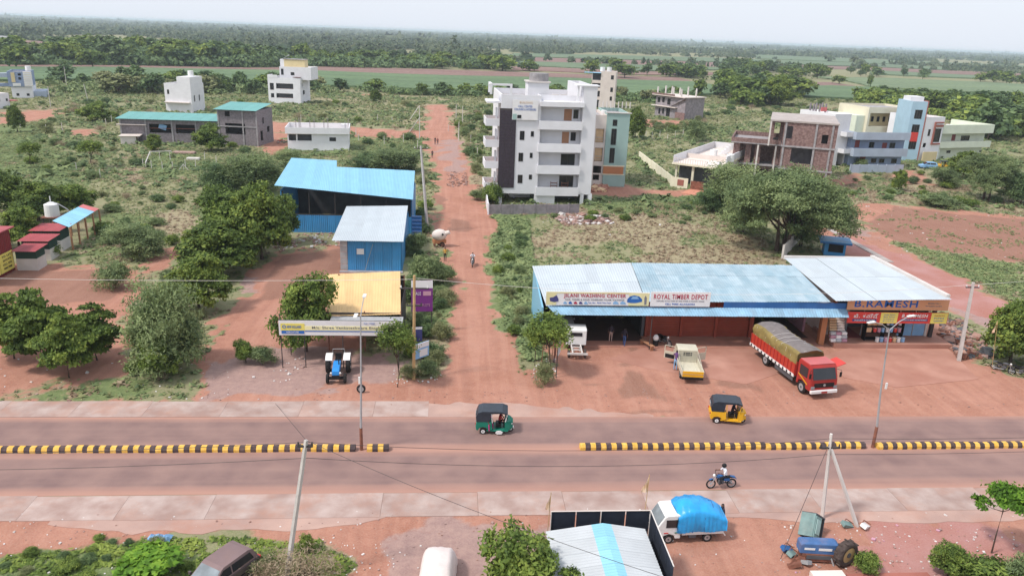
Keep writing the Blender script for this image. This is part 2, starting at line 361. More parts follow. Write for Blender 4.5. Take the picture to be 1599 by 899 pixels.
def text(s, x, y, h, wmax, material, name='lettering', parent=None, up='z', bold=0.0, shear=0.0, back=0.0, label=None, align='CENTER'):
    """flat lettering on a plane y=const facing -y; centre (x, z=y); returns a mesh object of width wmax and cap height h"""
    cu = bpy.data.curves.new('t', 'FONT'); cu.body = s; cu.size = 1; cu.offset = bold*0.35; cu.space_character = 1.12; cu.shear = shear; cu.extrude = 0.004; cu.resolution_u = 2
    to = bpy.data.objects.new('t', cu); col.objects.link(to)
    bpy.context.view_layer.update()
    me = bpy.data.meshes.new_from_object(to.evaluated_get(bpy.context.evaluated_depsgraph_get()))
    bpy.data.objects.remove(to); bpy.data.curves.remove(cu)
    n = len(me.vertices)
    if n == 0: return None
    co = np.empty(n*3); me.vertices.foreach_get('co', co); co = co.reshape(-1, 3)
    x0, x1, y0, y1 = co[:, 0].min(), co[:, 0].max(), co[:, 1].min(), co[:, 1].max()
    sx = wmax/(x1-x0); sy = h/(y1-y0)
    nx = (co[:, 0]-(x0+x1)/2)*sx+x; nz = (co[:, 1]-(y0+y1)/2)*sy+y; ny = -co[:, 2]*2+back
    me.vertices.foreach_set('co', np.stack([nx, ny, nz], 1).ravel()); me.materials.clear(); me.materials.append(M[material]); me.update()
    me.name = name; o = bpy.data.objects.new(name, me); col.objects.link(o)
    if parent is not None: o.parent = parent
    if label: o['label'] = label
    return o
def mesh_np(name, V, F, material, parent=None, smooth=False):   # F: (n,k) index array
    me = bpy.data.meshes.new(name); nF, k = F.shape
    me.vertices.add(len(V)); me.vertices.foreach_set('co', V.astype(np.float32).ravel())
    me.loops.add(nF*k); me.loops.foreach_set('vertex_index', F.astype(np.int32).ravel())
    me.polygons.add(nF); me.polygons.foreach_set('loop_start', np.arange(0, nF*k, k, dtype=np.int32))
    me.update(calc_edges=True); me.materials.append(M[material] if isinstance(material, str) else material)
    if smooth: me.polygons.foreach_set('use_smooth', [True]*nF)
    o = bpy.data.objects.new(name, me); col.objects.link(o)
    if parent is not None: o.parent = parent
    return o
# value noise for outlines and masks
_tab = rng.random((256, 256))
def vnoise(x, y, s):
    x = np.asarray(x)/s+100.3; y = np.asarray(y)/s+57.7
    xi = np.floor(x).astype(int); yi = np.floor(y).astype(int); fx = x-xi; fy = y-yi
    fx = fx*fx*(3-2*fx); fy = fy*fy*(3-2*fy); g = lambda a, b: _tab[a % 256, b % 256]
    return (g(xi, yi)*(1-fx)+g(xi+1, yi)*fx)*(1-fy)+(g(xi, yi+1)*(1-fx)+g(xi+1, yi+1)*fx)*fy
def fbm(x, y, s): return (vnoise(x, y, s)*0.5+vnoise(x+31, y+17, s/2.1)*0.3+vnoise(x-11, y+53, s/4.3)*0.2)
def inpoly(x, y, poly):
    x = np.asarray(x, float); y = np.asarray(y, float); ins = np.zeros(x.shape, bool); n = len(poly)
    for i in range(n):
        x0, y0 = poly[i][0], poly[i][1]; x1, y1 = poly[(i+1) % n][0], poly[(i+1) % n][1]
        if y0 == y1: continue
        c = ((y0 > y) != (y1 > y)) & (x < (x1-x0)*(y-y0)/(y1-y0)+x0); ins ^= c
    return ins
def PP(pts): return [tuple(G(a, b)[:2]) for a, b in pts]
# ================= SETTING: ground, road, fields =================
DIRT = [PP(p) for p in [
 [(668,163),(700,163),(712,200),(735,250),(745,300),(760,325),(775,345),(762,380),(768,430),(778,480),(792,535),(815,575),(845,600),(900,640),(560,640),(615,628),(668,600),(692,560),(702,500),(707,440),(694,395),(672,345),(684,300),(670,250),(662,200)],
 [(800,600),(868,560),(872,500),(1500,500),(1500,538),(1545,580),(1660,600),(1700,664),(760,664)],
 [(300,640),(322,600),(318,560),(345,500),(375,470),(390,430),(440,395),(560,380),(560,560),(640,565),(640,600),(690,596),(730,664),(240,664),(240,632)],
 [(-60,418),(110,412),(200,416),(212,440),(175,470),(90,478),(-60,478)],
 [(268,385),(300,372),(290,400),(250,425),(222,437),(232,415)],
 [(-60,500),(0,478),(170,470),(215,440),(228,448),(200,520),(215,575),(140,600),(-60,610)],
 [(-100,615),(300,622),(1700,615),(1700,660),(-100,660)],
 [(-150,780),(1750,770),(1750,960),(550,1000),(535,880),(500,840),(430,825),(250,828),(150,842),(90,870),(-150,850)],
 [(1250,350),(1345,355),(1430,399),(1520,444),(1700,535),(1700,590),(1560,522),(1480,490),(1385,430),(1300,390)],
 [(1310,322),(1400,318),(1500,330),(1700,345),(1700,425),(1599,412),(1480,396),(1390,377),(1345,348)],
 [(560,208),(680,210),(680,218),(560,215)], [(410,208),(450,208),(450,245),(415,240)], [(900,297),(1105,296),(1110,304),(905,308)],
 [(400,188),(660,205),(660,212),(400,205)],
 [(0,175),(60,172),(95,168),(90,185),(0,195)], [(100,205),(145,200),(150,212),(110,214)],[(560,128),(700,132),(690,146),(560,150)],
 [(730,312),(768,316),(762,333),(732,330)],[(940,280),(1000,290),(980,300),(935,305)],[(1270,300),(1330,268),(1350,272),(1290,310)],
 [(1400,270),(1440,262),(1450,285),(1430,292),(1400,285)],[(1000,185),(1080,190),(1070,200),(1000,198)],
]]
DRY = [PP(p) for p in [
 [(850,345),(1000,330),(1180,370),(1230,412),(840,415),(812,380)], [(820,420),(832,410),(835,500),(815,480)],
 [(190,240),(230,245),(225,290),(180,290)], [(250,330),(310,330),(310,370),(240,370)],
 [(430,188),(660,186),(660,214),(430,208)], [(480,140),(720,140),(720,180),(480,170)],
 [(1060,150),(1350,155),(1340,175),(1180,185),(1060,180)], [(700,160),(760,170),(760,300),(740,290)],
 [(1380,165),(1599,175),(1599,240),(1480,225)],[(1300,270),(1599,285),(1599,330),(1320,318)],
 [(400,835),(530,850),(560,960),(330,960),(380,900)],[(0,540),(130,560),(120,610),(0,605)],
 [(860,318),(960,330),(900,350),(830,340)],[(640,480),(700,500),(690,590),(640,590)],[(1460,860),(1750,850),(1750,960),(1460,960)],
]]
LUSH = [PP(p) for p in [
 [(60,590),(130,580),(240,600),(245,618),(180,622),(60,620)], [(-60,845),(100,838),(240,828),(300,850),(300,960),(-60,960)],
 [(760,335),(825,345),(835,420),(870,500),(868,560),(820,565),(792,520),(775,440),(765,380)],
 [(700,320),(1100,300),(1110,325),(900,340),(780,340)], [(1350,352),(1400,379),(1480,399),(1599,415),(1700,428),(1700,528),(1520,440),(1430,395)],
 [(1300,300),(1380,290),(1480,300),(1400,318),(1320,320)], [(0,180),(60,200),(160,290),(60,300),(-40,260)], [(220,240),(310,240),(320,270),(240,280)],
 [(450,205),(660,218),(660,240),(560,250),(450,235)], [(300,340),(340,300),(330,250),(420,240),(470,250),(430,330)],
 [(640,380),(700,400),(705,470),(690,560),(650,590),(630,450)], [(150,330),(240,330),(250,400),(120,400)],
]]
STAIN = [PP(p) for p in [
 [(978,535),(992,535),(1000,552),(990,560),(1022,563),(1000,566),(1010,572),(962,572),(985,562),(985,548)],
 [(968,590),(985,575),(1010,590),(1030,612),(1045,628),(1020,622),(975,620),(965,605)], [(960,645),(1070,638),(1070,642),(980,650)],
 [(1318,575),(1340,572),(1370,585),(1420,592),(1380,592),(1350,595),(1322,582)], [(1325,558),(1400,556),(1380,562),(1330,562)],
 [(1120,575),(1160,580),(1190,610),(1120,600)], [(905,598),(935,596),(935,600),(905,601)],[(700,340),(730,345),(735,362),(705,360)],
 [(675,300),(700,310),(690,330),(670,330)],[(1555,860),(1590,862),(1580,868),(1555,866)],[(1120,470),(1180,480)],
 [(1400,322),(1500,335),(1700,350),(1700,424),(1480,396),(1400,378),(1350,350)], [(-60,424),(200,420),(205,440),(170,470),(90,474),(-60,474)], [(430,420),(440,398),(535,388),(535,425),(520,430),(500,460),(400,470)],
] if len(p) > 2]
GREY = [PP(p) for p in [
 [(590,850),(700,815),(900,800),(860,960),(560,960)], [(340,560),(440,540),(640,560),(640,600),(400,610),(330,620)],
 [(1480,475),(1640,540),(1640,590),(1500,520)], [(690,215),(720,218),(722,270),(700,272)], [(345,430),(420,425),(400,450),(345,455)],
 [(1340,345),(1365,360),(1350,372),(1310,360)],
]]
PURPLE = [PP(p) for p in [[(1360,810),(1530,800),(1600,860),(1500,960),(1320,960),(1330,850)], [(1290,360),(1420,398),(1520,447),(1660,520),(1620,545),(1480,480),(1330,395)],[(1480,30),(1490,30)]] if len(p) > 2]
def masks(x, y, soft=1.0):
    out = np.zeros((6,)+x.shape); A = (0.5+y*0.006)*soft
    wx = (fbm(x, y, 3.0)-0.5)*5*A+(vnoise(x, y, 0.9)-0.5)*1.2; wy = (fbm(x+77, y+9, 3.0)-0.5)*6*A+(vnoise(x+5, y+3, 0.9)-0.5)*1.2
    offs = [(0, 0), (.35, .1), (-.3, .25), (.1, -.45), (-.15, .5)]
    for ox, oy in offs:
        X = x+wx+ox*A*2; Y = y+wy+oy*A*3
        for k, L in enumerate((DIRT, DRY, LUSH, STAIN, GREY, PURPLE)):
            m = np.zeros(x.shape, bool)
            for p in L: m |= inpoly(X, Y, p) if k != 3 else inpoly(x+wx*0.25+ox*0.3, y+wy*0.25+oy*0.4, p)
            out[k] += m
    out /= len(offs); out[1] *= np.clip((fbm(x+40, y, 7)-0.42)*6, 0, 1); return out
def ground_material():
    m = bpy.data.materials.new('earth_and_grass'); m.use_nodes = True; n = m.node_tree.nodes; L = m.node_tree.links
    b = n['Principled BSDF']; b.inputs['Roughness'].default_value = 0.95; b.inputs['Specular IOR Level'].default_value = 0.15
    tc = n.new('ShaderNodeTexCoord')
    def noise(s, d=5, r=0.6):
        q = n.new('ShaderNodeTexNoise'); q.inputs['Scale'].default_value = s; q.inputs['Detail'].default_value = d; q.inputs['Roughness'].default_value = r
        L.new(tc.outputs['Object'], q.inputs['Vector']); return q.outputs[0]
    def rng_(v, a, b_, lo=0, hi=1):
        q = n.new('ShaderNodeMapRange'); q.inputs[1].default_value = a; q.inputs[2].default_value = b_; q.inputs[3].default_value = lo; q.inputs[4].default_value = hi; L.new(v, q.inputs[0]); return q.outputs[0]
    def mix(f, a, b_):
        q = n.new('ShaderNodeMix'); q.data_type = 'RGBA'; L.new(f, q.inputs[0])
        for i, v in ((6, a), (7, b_)):
            if isinstance(v, tuple): q.inputs[i].default_value = (*v, 1)
            else: L.new(v, q.inputs[i])
        return q.outputs[2]
    def math_(op, a, b_):
        q = n.new('ShaderNodeMath'); q.operation = op
        for i, v in ((0, a), (1, b_)):
            if isinstance(v, (int, float)): q.inputs[i].default_value = v
            else: L.new(v, q.inputs[i])
        return q.outputs[0]
    a1 = n.new('ShaderNodeVertexColor'); a1.layer_name = 'mask'; a2 = n.new('ShaderNodeVertexColor'); a2.layer_name = 'mask_two'
    s1 = n.new('ShaderNodeSeparateColor'); L.new(a1.outputs[0], s1.inputs[0]); s2 = n.new('ShaderNodeSeparateColor'); L.new(a2.outputs[0], s2.inputs[0])
    fine = noise(1.7, 8, 0.72); mid = noise(0.22, 5, 0.6); big = noise(0.035, 4); vf = noise(9, 4, 0.7)
    def sharp(v, k=0.5):     # ragged edges: mask plus noise, then a steep step
        return rng_(math_('ADD', v, math_('MULTIPLY', math_('SUBTRACT', fine, 0.5), k*1.6)), 0.36, 0.64)
    grass = mix(rng_(mid, 0.35, 0.65), (0.155, 0.18, 0.078), (0.24, 0.255, 0.125))
    grass = mix(rng_(fine, 0.40, 0.7), grass, (0.29, 0.25, 0.155))
    grass = mix(rng_(big, 0.54, 0.72, 0, 0.6), grass, (0.27, 0.19, 0.14))
    grass = mix(sharp(s1.outputs[2]), grass, mix(rng_(fine, 0.35, 0.65), (0.085, 0.135, 0.045), (0.17, 0.225, 0.08)))
    grass = mix(sharp(s1.outputs[1]), grass, mix(rng_(fine, 0.38, 0.62), (0.23, 0.205, 0.11), (0.37, 0.31, 0.20)))
    dirt = mix(rng_(mid, 0.33, 0.67), (0.325, 0.132, 0.087), (0.425, 0.20, 0.145))
    dirt = mix(rng_(fine, 0.35, 0.75, 0, 0.55), dirt, (0.52, 0.265, 0.185))
    dirt = mix(rng_(noise(0.6, 7, 0.75), 0.5, 0.75, 0, 0.6), dirt, (0.28, 0.115, 0.085))
    mp = n.new('ShaderNodeMapping'); mp.inputs['Scale'].default_value = (1.25, 0.055, 1); mp.inputs['Rotation'].default_value = (0, 0, 0.05); L.new(tc.outputs['Object'], mp.inputs['Vector'])
    rt = n.new('ShaderNodeTexNoise'); rt.inputs['Scale'].default_value = 1.0; rt.inputs['Detail'].default_value = 5; rt.inputs['Distortion'].default_value = 0.6; L.new(mp.outputs[0], rt.inputs['Vector'])
    dirt = mix(rng_(rt.outputs[0], 0.5, 0.68, 0, 0.26), dirt, (0.24, 0.105, 0.075)); dirt = mix(rng_(rt.outputs[0], 0.46, 0.36, 0, 0.22), dirt, (0.52, 0.29, 0.215))
    dirt = mix(sharp(s2.outputs[2], 0.3), dirt, mix(rng_(mid, 0.35, 0.65), (0.37, 0.15, 0.12), (0.43, 0.22, 0.205)))
    dirt = mix(math_('MULTIPLY', sharp(s2.outputs[1], 0.6), 0.7), dirt, mix(rng_(fine, 0.4, 0.6), (0.28, 0.205, 0.205), (0.37, 0.27, 0.25)))
    dirt = mix(math_('MULTIPLY', rng_(math_('ADD', s2.outputs[0], math_('MULTIPLY', math_('SUBTRACT', fine, 0.5), 1.1)), 0.2, 0.95), 0.5), dirt, (0.15, 0.08, 0.058))
    c = mix(sharp(s1.outputs[0]), grass, dirt)
    c = mix(rng_(vf, 0.4, 0.72, 0, 0.22), c, (0.62, 0.47, 0.38)); L.new(c, b.inputs['Base Color'])
    bp = n.new('ShaderNodeBump'); bp.inputs['Strength'].default_value = 0.5; bp.inputs['Distance'].default_value = 0.12
    L.new(math_('ADD', fine, math_('MULTIPLY', vf, 0.5)), bp.inputs['Height']); L.new(bp.outputs[0], b.inputs['Normal'])
    M['earth'] = m; return m
EARTH = ground_material()
ROADP = PP([(668,163),(700,163),(712,200),(735,250),(745,300),(760,325),(775,345),(762,380),(768,430),(778,480),(792,535),(815,575),(845,606),(600,606),(668,600),(692,560),(702,500),(707,440),(694,395),(672,345),(684,300),(670,250),(662,200)])
SIDEP = DIRT[8]; FOREP = PP([(830,606),(868,560),(872,500),(1500,500),(1500,538),(1545,580),(1640,600),(1640,606)]); YARDP = DIRT[2]
def grid_ground(x0, x1, y0, y1, st, regions, base):
    nx = int(round((x1-x0)/st)); ny = int(round((y1-y0)/st))
    X, Y = np.meshgrid(np.linspace(x0, x1, nx+1), np.linspace(y0, y1, ny+1)); mk = masks(X, Y)
    idx = np.arange((nx+1)*(ny+1)).reshape(ny+1, nx+1)
    F = np.stack([idx[:-1, :-1], idx[:-1, 1:], idx[1:, 1:], idx[1:, :-1]], -1).reshape(-1, 4)
    cx = (X[:-1, :-1]+st/2).ravel(); cy = (Y[:-1, :-1]+st/2).ravel(); owner = np.full(len(F), -1)
    for k, (nm, poly, lab) in enumerate(regions): owner[(owner < 0) & inpoly(cx+(fbm(cx, cy, 3)-.5)*2, cy+(fbm(cx+9, cy, 3)-.5)*2, poly)] = k
    V = np.stack([X.ravel(), Y.ravel(), np.zeros(X.size)], 1); c1 = np.ones((X.size, 4), np.float32); c2 = c1.copy()
    for j in range(3): c1[:, j] = mk[j].ravel(); c2[:, j] = mk[3+j].ravel()
    c2 = c2[:, [0, 1, 2, 3]]
    for k in range(-1, len(regions)):
        Fk = F[owner == k]
        if not len(Fk): continue
        u, inv = np.unique(Fk, return_inverse=True); o = mesh_np(base[0] if k < 0 else regions[k][0], V[u], inv.reshape(-1, 4), EARTH)
        for nm, c in (('mask', c1), ('mask_two', c2)):
            at = o.data.color_attributes.new(nm, 'FLOAT_COLOR', 'POINT'); at.data.foreach_set('color', c[u].ravel())
        o['kind'] = 'structure'; o['label'] = base[1] if k < 0 else regions[k][2]
grid_ground(-80, 110, 18, 130, 0.45, [('dirt_road', ROADP, 'red dirt road running straight away from the tarred road'), ('side_road', SIDEP, 'reddish side road slanting past the shop at the right'),
    ('forecourt', FOREP, 'dusty red forecourt with wet stains before the depot and shop'), ('yard', YARDP, 'bare red yard around the parked tractor')], ('ground', 'scrubby grass and red earth on both sides of the road'))
grid_ground(-215, 215, 130, 330, 1.6, [('dirt_road', ROADP, 'far stretch of the red dirt road fading into scrub')], ('meadow', 'scrubland with scattered bushes and houses behind the sheds'))
def ring_ground():
    xs = [-22000, -6000, -2000, -800, -215, 215, 800, 2000, 6000, 22000]; ys = [-400, -100, 18, 330, 800, 2000, 5000, 12000, 26000]
    V = []; F = []
    xa = sorted(set(xs+[-80, 110])); ya = sorted(set(ys+[130]))
    vid = {}
    for i in range(len(xa)-1):
        for j in range(len(ya)-1):
            mx, my = (xa[i]+xa[i+1])/2, (ya[j]+ya[j+1])/2
            if -80 < mx < 110 and 18 < my < 130: continue
            if -215 < mx < 215 and 130 < my < 330: continue
            q = []
            for a, b_ in ((i, j), (i+1, j), (i+1, j+1), (i, j+1)):
                k = (xa[a], ya[b_])
                if k not in vid: vid[k] = len(V); V.append((k[0], k[1], 0))
                q.append(vid[k])
            F.append(q)
    o = mesh_np('plain', np.array(V, float), np.array(F), EARTH)
    for nm, v in (('mask', (0, 0.1, 0.15, 1)), ('mask_two', (0, 0, 0, 1))):
        at = o.data.color_attributes.new(nm, 'FLOAT_COLOR', 'POINT'); at.data.foreach_set('color', np.tile(v, (len(V), 1)).astype(np.float32).ravel())
    o['kind'] = 'structure'; o['label'] = 'flat farmland plain reaching the horizon'
ring_ground()
# low ridge on the skyline
def ridge():
    V = []; F = []; n = 160
    for i in range(n+1):
        x = -11000+26000*i/n; t = i/n; y = 9500+500*math.sin(i*0.7)
        h = 21+9*max(0, math.exp(-((t-0.30)/0.16)**2))+9*float(fbm(np.array([x]), np.array([0.]), 1500)[0]); h *= 0.75 if t > 0.62 else 1
        V += [(x, y-900, 0.2), (x, y, h*0.45), (x, y+900, 0.2)]
    for i in range(n):
        for k in (0, 1): F.append((i*3+k, (i+1)*3+k, (i+1)*3+k+1, i*3+k+1))
    mat('ridge', (0.06, 0.09, 0.05), 0.95, 0.3, 0.003); o = mesh_np('hills', np.array(V, float), np.array(F), 'ridge', smooth=True); o['kind'] = 'structure'; o['label'] = 'low hazy wooded rise along the horizon'
ridge()
# road
mat('asphalt', (0.24, 0.15, 0.14), 0.9, 0.08, 0.5, 0.15, 40, c2=(0.31, 0.195, 0.17), detail=9)
def road():
    m = M['asphalt']; n = m.node_tree.nodes; L = m.node_tree.links; b = n['Principled BSDF']; src = b.inputs['Base Color'].links[0].from_socket
    tc = n.new('ShaderNodeTexCoord'); mp = n.new('ShaderNodeMapping'); mp.inputs['Scale'].default_value = (0.02, 1.1, 1); L.new(tc.outputs['Object'], mp.inputs['Vector'])
    q = n.new('ShaderNodeTexNoise'); q.inputs['Scale'].default_value = 1.0; q.inputs['Detail'].default_value = 5; L.new(mp.outputs[0], q.inputs['Vector'])
    r = n.new('ShaderNodeMapRange'); r.inputs[1].default_value = 0.42; r.inputs[2].default_value = 0.68; r.inputs[4].default_value = 0.3; L.new(q.outputs[0], r.inputs[0])
    x = n.new('ShaderNodeMix'); x.data_type = 'RGBA'; L.new(r.outputs[0], x.inputs[0]); L.new(src, x.inputs[6]); x.inputs[7].default_value = (0.36, 0.225, 0.19, 1)
    # red dust gathered beside the median and along both edges
    sp = n.new('ShaderNodeSeparateXYZ'); L.new(tc.outputs['Object'], sp.inputs[0]); prev = x.outputs[2]
    for yc, wd, st in ((44.55, 1.25, 0.85), (39.6, 1.5, 0.85), (49.2, 1.3, 0.85)):
        d = n.new('ShaderNodeMath'); d.operation = 'SUBTRACT'; L.new(sp.outputs[1], d.inputs[0]); d.inputs[1].default_value = yc
        ab = n.new('ShaderNodeMath'); ab.operation = 'ABSOLUTE'; L.new(d.outputs[0], ab.inputs[0])
        nn = n.new('ShaderNodeMath'); nn.operation = 'MULTIPLY_ADD'; L.new(q.outputs[0], nn.inputs[0]); nn.inputs[1].default_value = -1.2; L.new(ab.outputs[0], nn.inputs[2])
        rr = n.new('ShaderNodeMapRange'); rr.inputs[1].default_value = wd-0.95; rr.inputs[2].default_value = -0.6; rr.inputs[3].default_value = 0; rr.inputs[4].default_value = st; L.new(nn.outputs[0], rr.inputs[0])
        y_ = n.new('ShaderNodeMix'); y_.data_type = 'RGBA'; L.new(rr.outputs[0], y_.inputs[0]); L.new(prev, y_.inputs[6]); y_.inputs[7].default_value = (0.46, 0.25, 0.19, 1); prev = y_.outputs[2]
    L.new(prev, b.inputs['Base Color'])
    mb = MB(); mb.bx(-320, 39.65, -0.3, 420, 49.1, 0.012, 'asphalt'); o = mb.build('road'); o['kind'] = 'structure'; o['label'] = 'dusty two-way tarred road with a kerb-block median'
road()
def sheet_outline(name, pts, z, material, label, th=0.25):
    mb = MB(); n = len(pts); mb.add([(p[0], p[1], z) for p in pts]+[(p[0], p[1], z-th) for p in pts], [tuple(range(n))]+[(i, i+n, (i+1) % n+n, (i+1) % n) for i in range(n)], material)
    o = mb.build(name); o['kind'] = 'structure'; o['label'] = label; return o
mat('shoulder_concrete', (0.38, 0.255, 0.22), 0.9, 0.1, 0.8, 0.15, 25, c2=(0.48, 0.375, 0.34), dirt=0.85, detail=8, dirtc=(0.43, 0.235, 0.175))
mat('shoulder_dusty', (0.44, 0.29, 0.25), 0.9, 0.12, 0.5, 0.15, 25, c2=(0.50, 0.33, 0.275), dirt=0.95, detail=8, dirtc=(0.42, 0.205, 0.145))
mat('apron', (0.40, 0.19, 0.14), 0.92, 0.1, 0.4, 0.1, 18, c2=(0.48, 0.255, 0.195), dirt=0.5, detail=8, dirtc=(0.34, 0.14, 0.10))
def shoulder(nm, x0, x1, ya, yb, step, matn, z, label):
    root = thing(nm, label, 'pavement', (x0, ya, 0)); root['kind'] = 'structure'; del root['category']
    x = x0; i = 0
    while x < x1-0.5:
        s = step*(0.9+0.2*random.random()); e = min(x+s, x1); a = ya+random.uniform(-.05, .05); c = yb+random.uniform(-.05, .05)
        MB().bx(x-x0+0.008, a-ya if abs(ya-39.62) > .2 and abs(ya-49.1) > .2 else 0, -0.1, e-x0-0.008, (c-ya), z+random.uniform(0, .006), matn).build('concrete_panel', root); x = e
shoulder('shoulder', -62, -1.5, 49.12, 51.5, 5.2, 'shoulder_concrete', 0.03, 'pale concrete strip along the far side of the road')
sheet_outline('shoulder', [(-1.6+i*0.4, 49.05) for i in range(42)]+[(14.8-i*0.4, 49.3+1.9*min(1, i/26)+0.6*float(vnoise(i*0.4, 5, 0.8))-0.3) for i in range(42)], 0.022, 'shoulder_dusty', 'dust-covered end of the far concrete strip by the dirt road mouth')
shoulder('shoulder', -60, 60, 37.25, 39.62, 5.2, 'shoulder_concrete', 0.03, 'pale concrete strip along the near side of the road')
sheet_outline('shoulder', [(-21.5+i*0.4, 37.3) for i in range(46)]+[(-3.5-i*0.4, 36.05+1.1*max(0, 1-i/9)+0.5*float(vnoise(i*0.4, 3, 0.9))-0.2+1.0*max(0, (i-34)/11)) for i in range(46)], 0.02, 'shoulder_dusty', 'second dusty concrete strip at the lower left roadside')
sheet_outline('shoulder', [(15.5+i*0.5, 37.3) for i in range(90)]+[(60-i*0.5, 36.0+0.4*float(vnoise(i*0.5, 9, 1.2))+1.0*max(0, (i-78)/12)) for i in range(90)], 0.02, 'shoulder_dusty', 'second dusty concrete strip behind the leaning poles')
# cement apron before the depot and the shop
sheet_outline('apron', PP([(950,560),(1130,505),(1285,560),(1165,600),(1010,575)]), 0.02, 'apron', 'worn cement apron before the red shutters')
sheet_outline('apron', PP([(1285,556),(1330,542),(1480,544),(1528,592),(1400,605),(1318,590)]), 0.03, 'apron', 'smooth cement apron in front of the paint shop')
# fields
def fieldmat(name, a, b_, rows=0.25, rot=0.0):
    m = mat(name, a, 0.95, 0, 0.02, c2=b_); n = m.node_tree.nodes; L = m.node_tree.links; bs = n['Principled BSDF']; src = bs.inputs['Base Color'].links[0].from_socket
    tc = n.new('ShaderNodeTexCoord'); mp = n.new('ShaderNodeMapping'); mp.inputs['Scale'].default_value = (0.006, rows*0.35, 1); mp.inputs['Rotation'].default_value = (0, 0, rot); L.new(tc.outputs['Object'], mp.inputs['Vector'])
    q = n.new('ShaderNodeTexNoise'); q.inputs['Scale'].default_value = 1.0; q.inputs['Detail'].default_value = 4; L.new(mp.outputs[0], q.inputs['Vector'])
    r = n.new('ShaderNodeMapRange'); r.inputs[1].default_value = 0.38; r.inputs[2].default_value = 0.66; r.inputs[4].default_value = 0.7; L.new(q.outputs[0], r.inputs[0])
    x = n.new('ShaderNodeMix'); x.data_type = 'RGBA'; x.blend_type = 'MIX'; L.new(r.outputs[0], x.inputs[0]); L.new(src, x.inputs[6]); x.inputs[7].default_value = (*[v*0.6 for v in a], 1)
    q2 = n.new('ShaderNodeTexNoise'); q2.inputs['Scale'].default_value = 0.5; q2.inputs['Detail'].default_value = 4; L.new(tc.outputs['Object'], q2.inputs['Vector'])
    r2 = n.new('ShaderNodeMapRange'); r2.inputs[1].default_value = 0.4; r2.inputs[2].default_value = 0.7; r2.inputs[4].default_value = 0.5; L.new(q2.outputs[0], r2.inputs[0])
    y = n.new('ShaderNodeMix'); y.data_type = 'RGBA'; L.new(r2.outputs[0], y.inputs[0]); L.new(x.outputs[2], y.inputs[6]); y.inputs[7].default_value = (*[min(1, v*1.5) for v in b_], 1)
    L.new(y.outputs[2], bs.inputs['Base Color'])
fieldmat('crop_green', (0.085, 0.14, 0.07), (0.13, 0.19, 0.09)); fieldmat('crop_pale', (0.13, 0.18, 0.10), (0.18, 0.23, 0.12)); fieldmat('crop_brown', (0.20, 0.115, 0.10), (0.26, 0.16, 0.135))
fieldmat('crop_far', (0.11, 0.16, 0.09), (0.15, 0.20, 0.11))
FIELDS = [
 ('crop_green', 1.3, [(330,115),(480,112),(640,119),(800,122),(1085,130),(1120,136),(1120,150),(1000,150),(800,145),(640,141),(500,136),(350,126)], 'broad green crop field behind the white houses'),
 ('crop_brown', 0.1, [(400,107),(480,104.5),(640,108),(800,113),(1060,122),(1085,129.5),(800,121.5),(650,118.5),(480,111.5),(400,112)], 'bare brown ploughed strip above the broad green field'),
 ('crop_green', 1.2, [(-60,107),(160,107.5),(400,112),(480,113),(480,124),(330,127),(0,128),(-60,128)], 'green crop field behind the blue house at the left'),
 ('crop_brown', 0.1, [(-60,102),(180,103),(400,107),(400,111.5),(160,107),(-60,106.5)], 'brown furrowed strip at the left below the tree belt'),
 ('crop_green', 1.2, [(1240,137),(1300,136),(1360,138),(1420,143),(1500,147),(1599,150),(1700,154),(1700,168),(1599,163),(1470,160),(1360,157),(1255,153)], 'green crop field behind the yellow house'),
 ('crop_brown', 0.1, [(1235,130),(1300,129),(1350,137),(1300,136),(1240,136.5)], 'small brown patch between trees at the right'),
 ('crop_pale', 1.0, [(1270,121),(1400,124),(1599,133),(1700,138),(1700,152),(1599,148),(1450,143),(1360,137),(1320,128)], 'pale green crop field at the right below the tree lines'),
 ('crop_far', 0.8, [(800,84),(950,87),(1150,92),(1340,99),(1480,106),(1480,110),(1340,104.5),(1150,98.5),(800,89)], 'long pale green field in the middle distance'),
 ('crop_brown', 0.1, [(800,89.5),(1150,99),(1340,105),(1340,109),(1130,106),(800,96)], 'long brown field below the pale green one'),
 ('crop_far', 0.8, [(800,96.5),(1130,106.5),(1130,110),(1000,112),(800,103)], 'thin green field between brown strips'),
 ('crop_brown', 0.1, [(800,103.5),(1000,112.5),(1120,114),(1120,118),(980,117),(800,110)], 'brown strip behind the row of small trees'),
 ('crop_far', 0.8, [(670,82.5),(800,86),(800,91),(720,89),(670,86)], 'small light green field left of the white block'),
 ('crop_far', 0.8, [(40,61.5),(160,62),(270,66),(420,70),(420,73),(270,72.5),(120,66)], 'far light green field at the left'),
 ('crop_brown', 0.1, [(20,64),(120,66.5),(270,73),(420,74),(560,76),(560,80),(420,79),(200,75),(30,70)], 'far pale brown field at the left'),
 ('crop_far', 0.8, [(1180,86),(1350,93),(1599,103),(1700,108),(1700,113),(1599,109),(1400,101),(1180,92)], 'far green field at the right'),
 ('crop_brown', 0.1, [(1350,105),(1500,112),(1700,120),(1700,124),(1500,117),(1350,110)], 'thin far brown field at the right'),
 ('crop_far', 0.8, [(1360,111),(1500,118),(1700,125),(1700,130),(1500,123),(1360,117)], 'thin far green strip at the right'),
 ('crop_pale', 0.8, [(900,70),(1100,74),(1300,82),(1300,84),(1100,77),(900,72)], 'distant green strip inside the woodland'),
 ('crop_brown', 0.1, [(420,66),(560,68),(700,72),(700,73.5),(560,70),(420,68)], 'distant brown strip inside the woodland'),
]
FPOLY = []
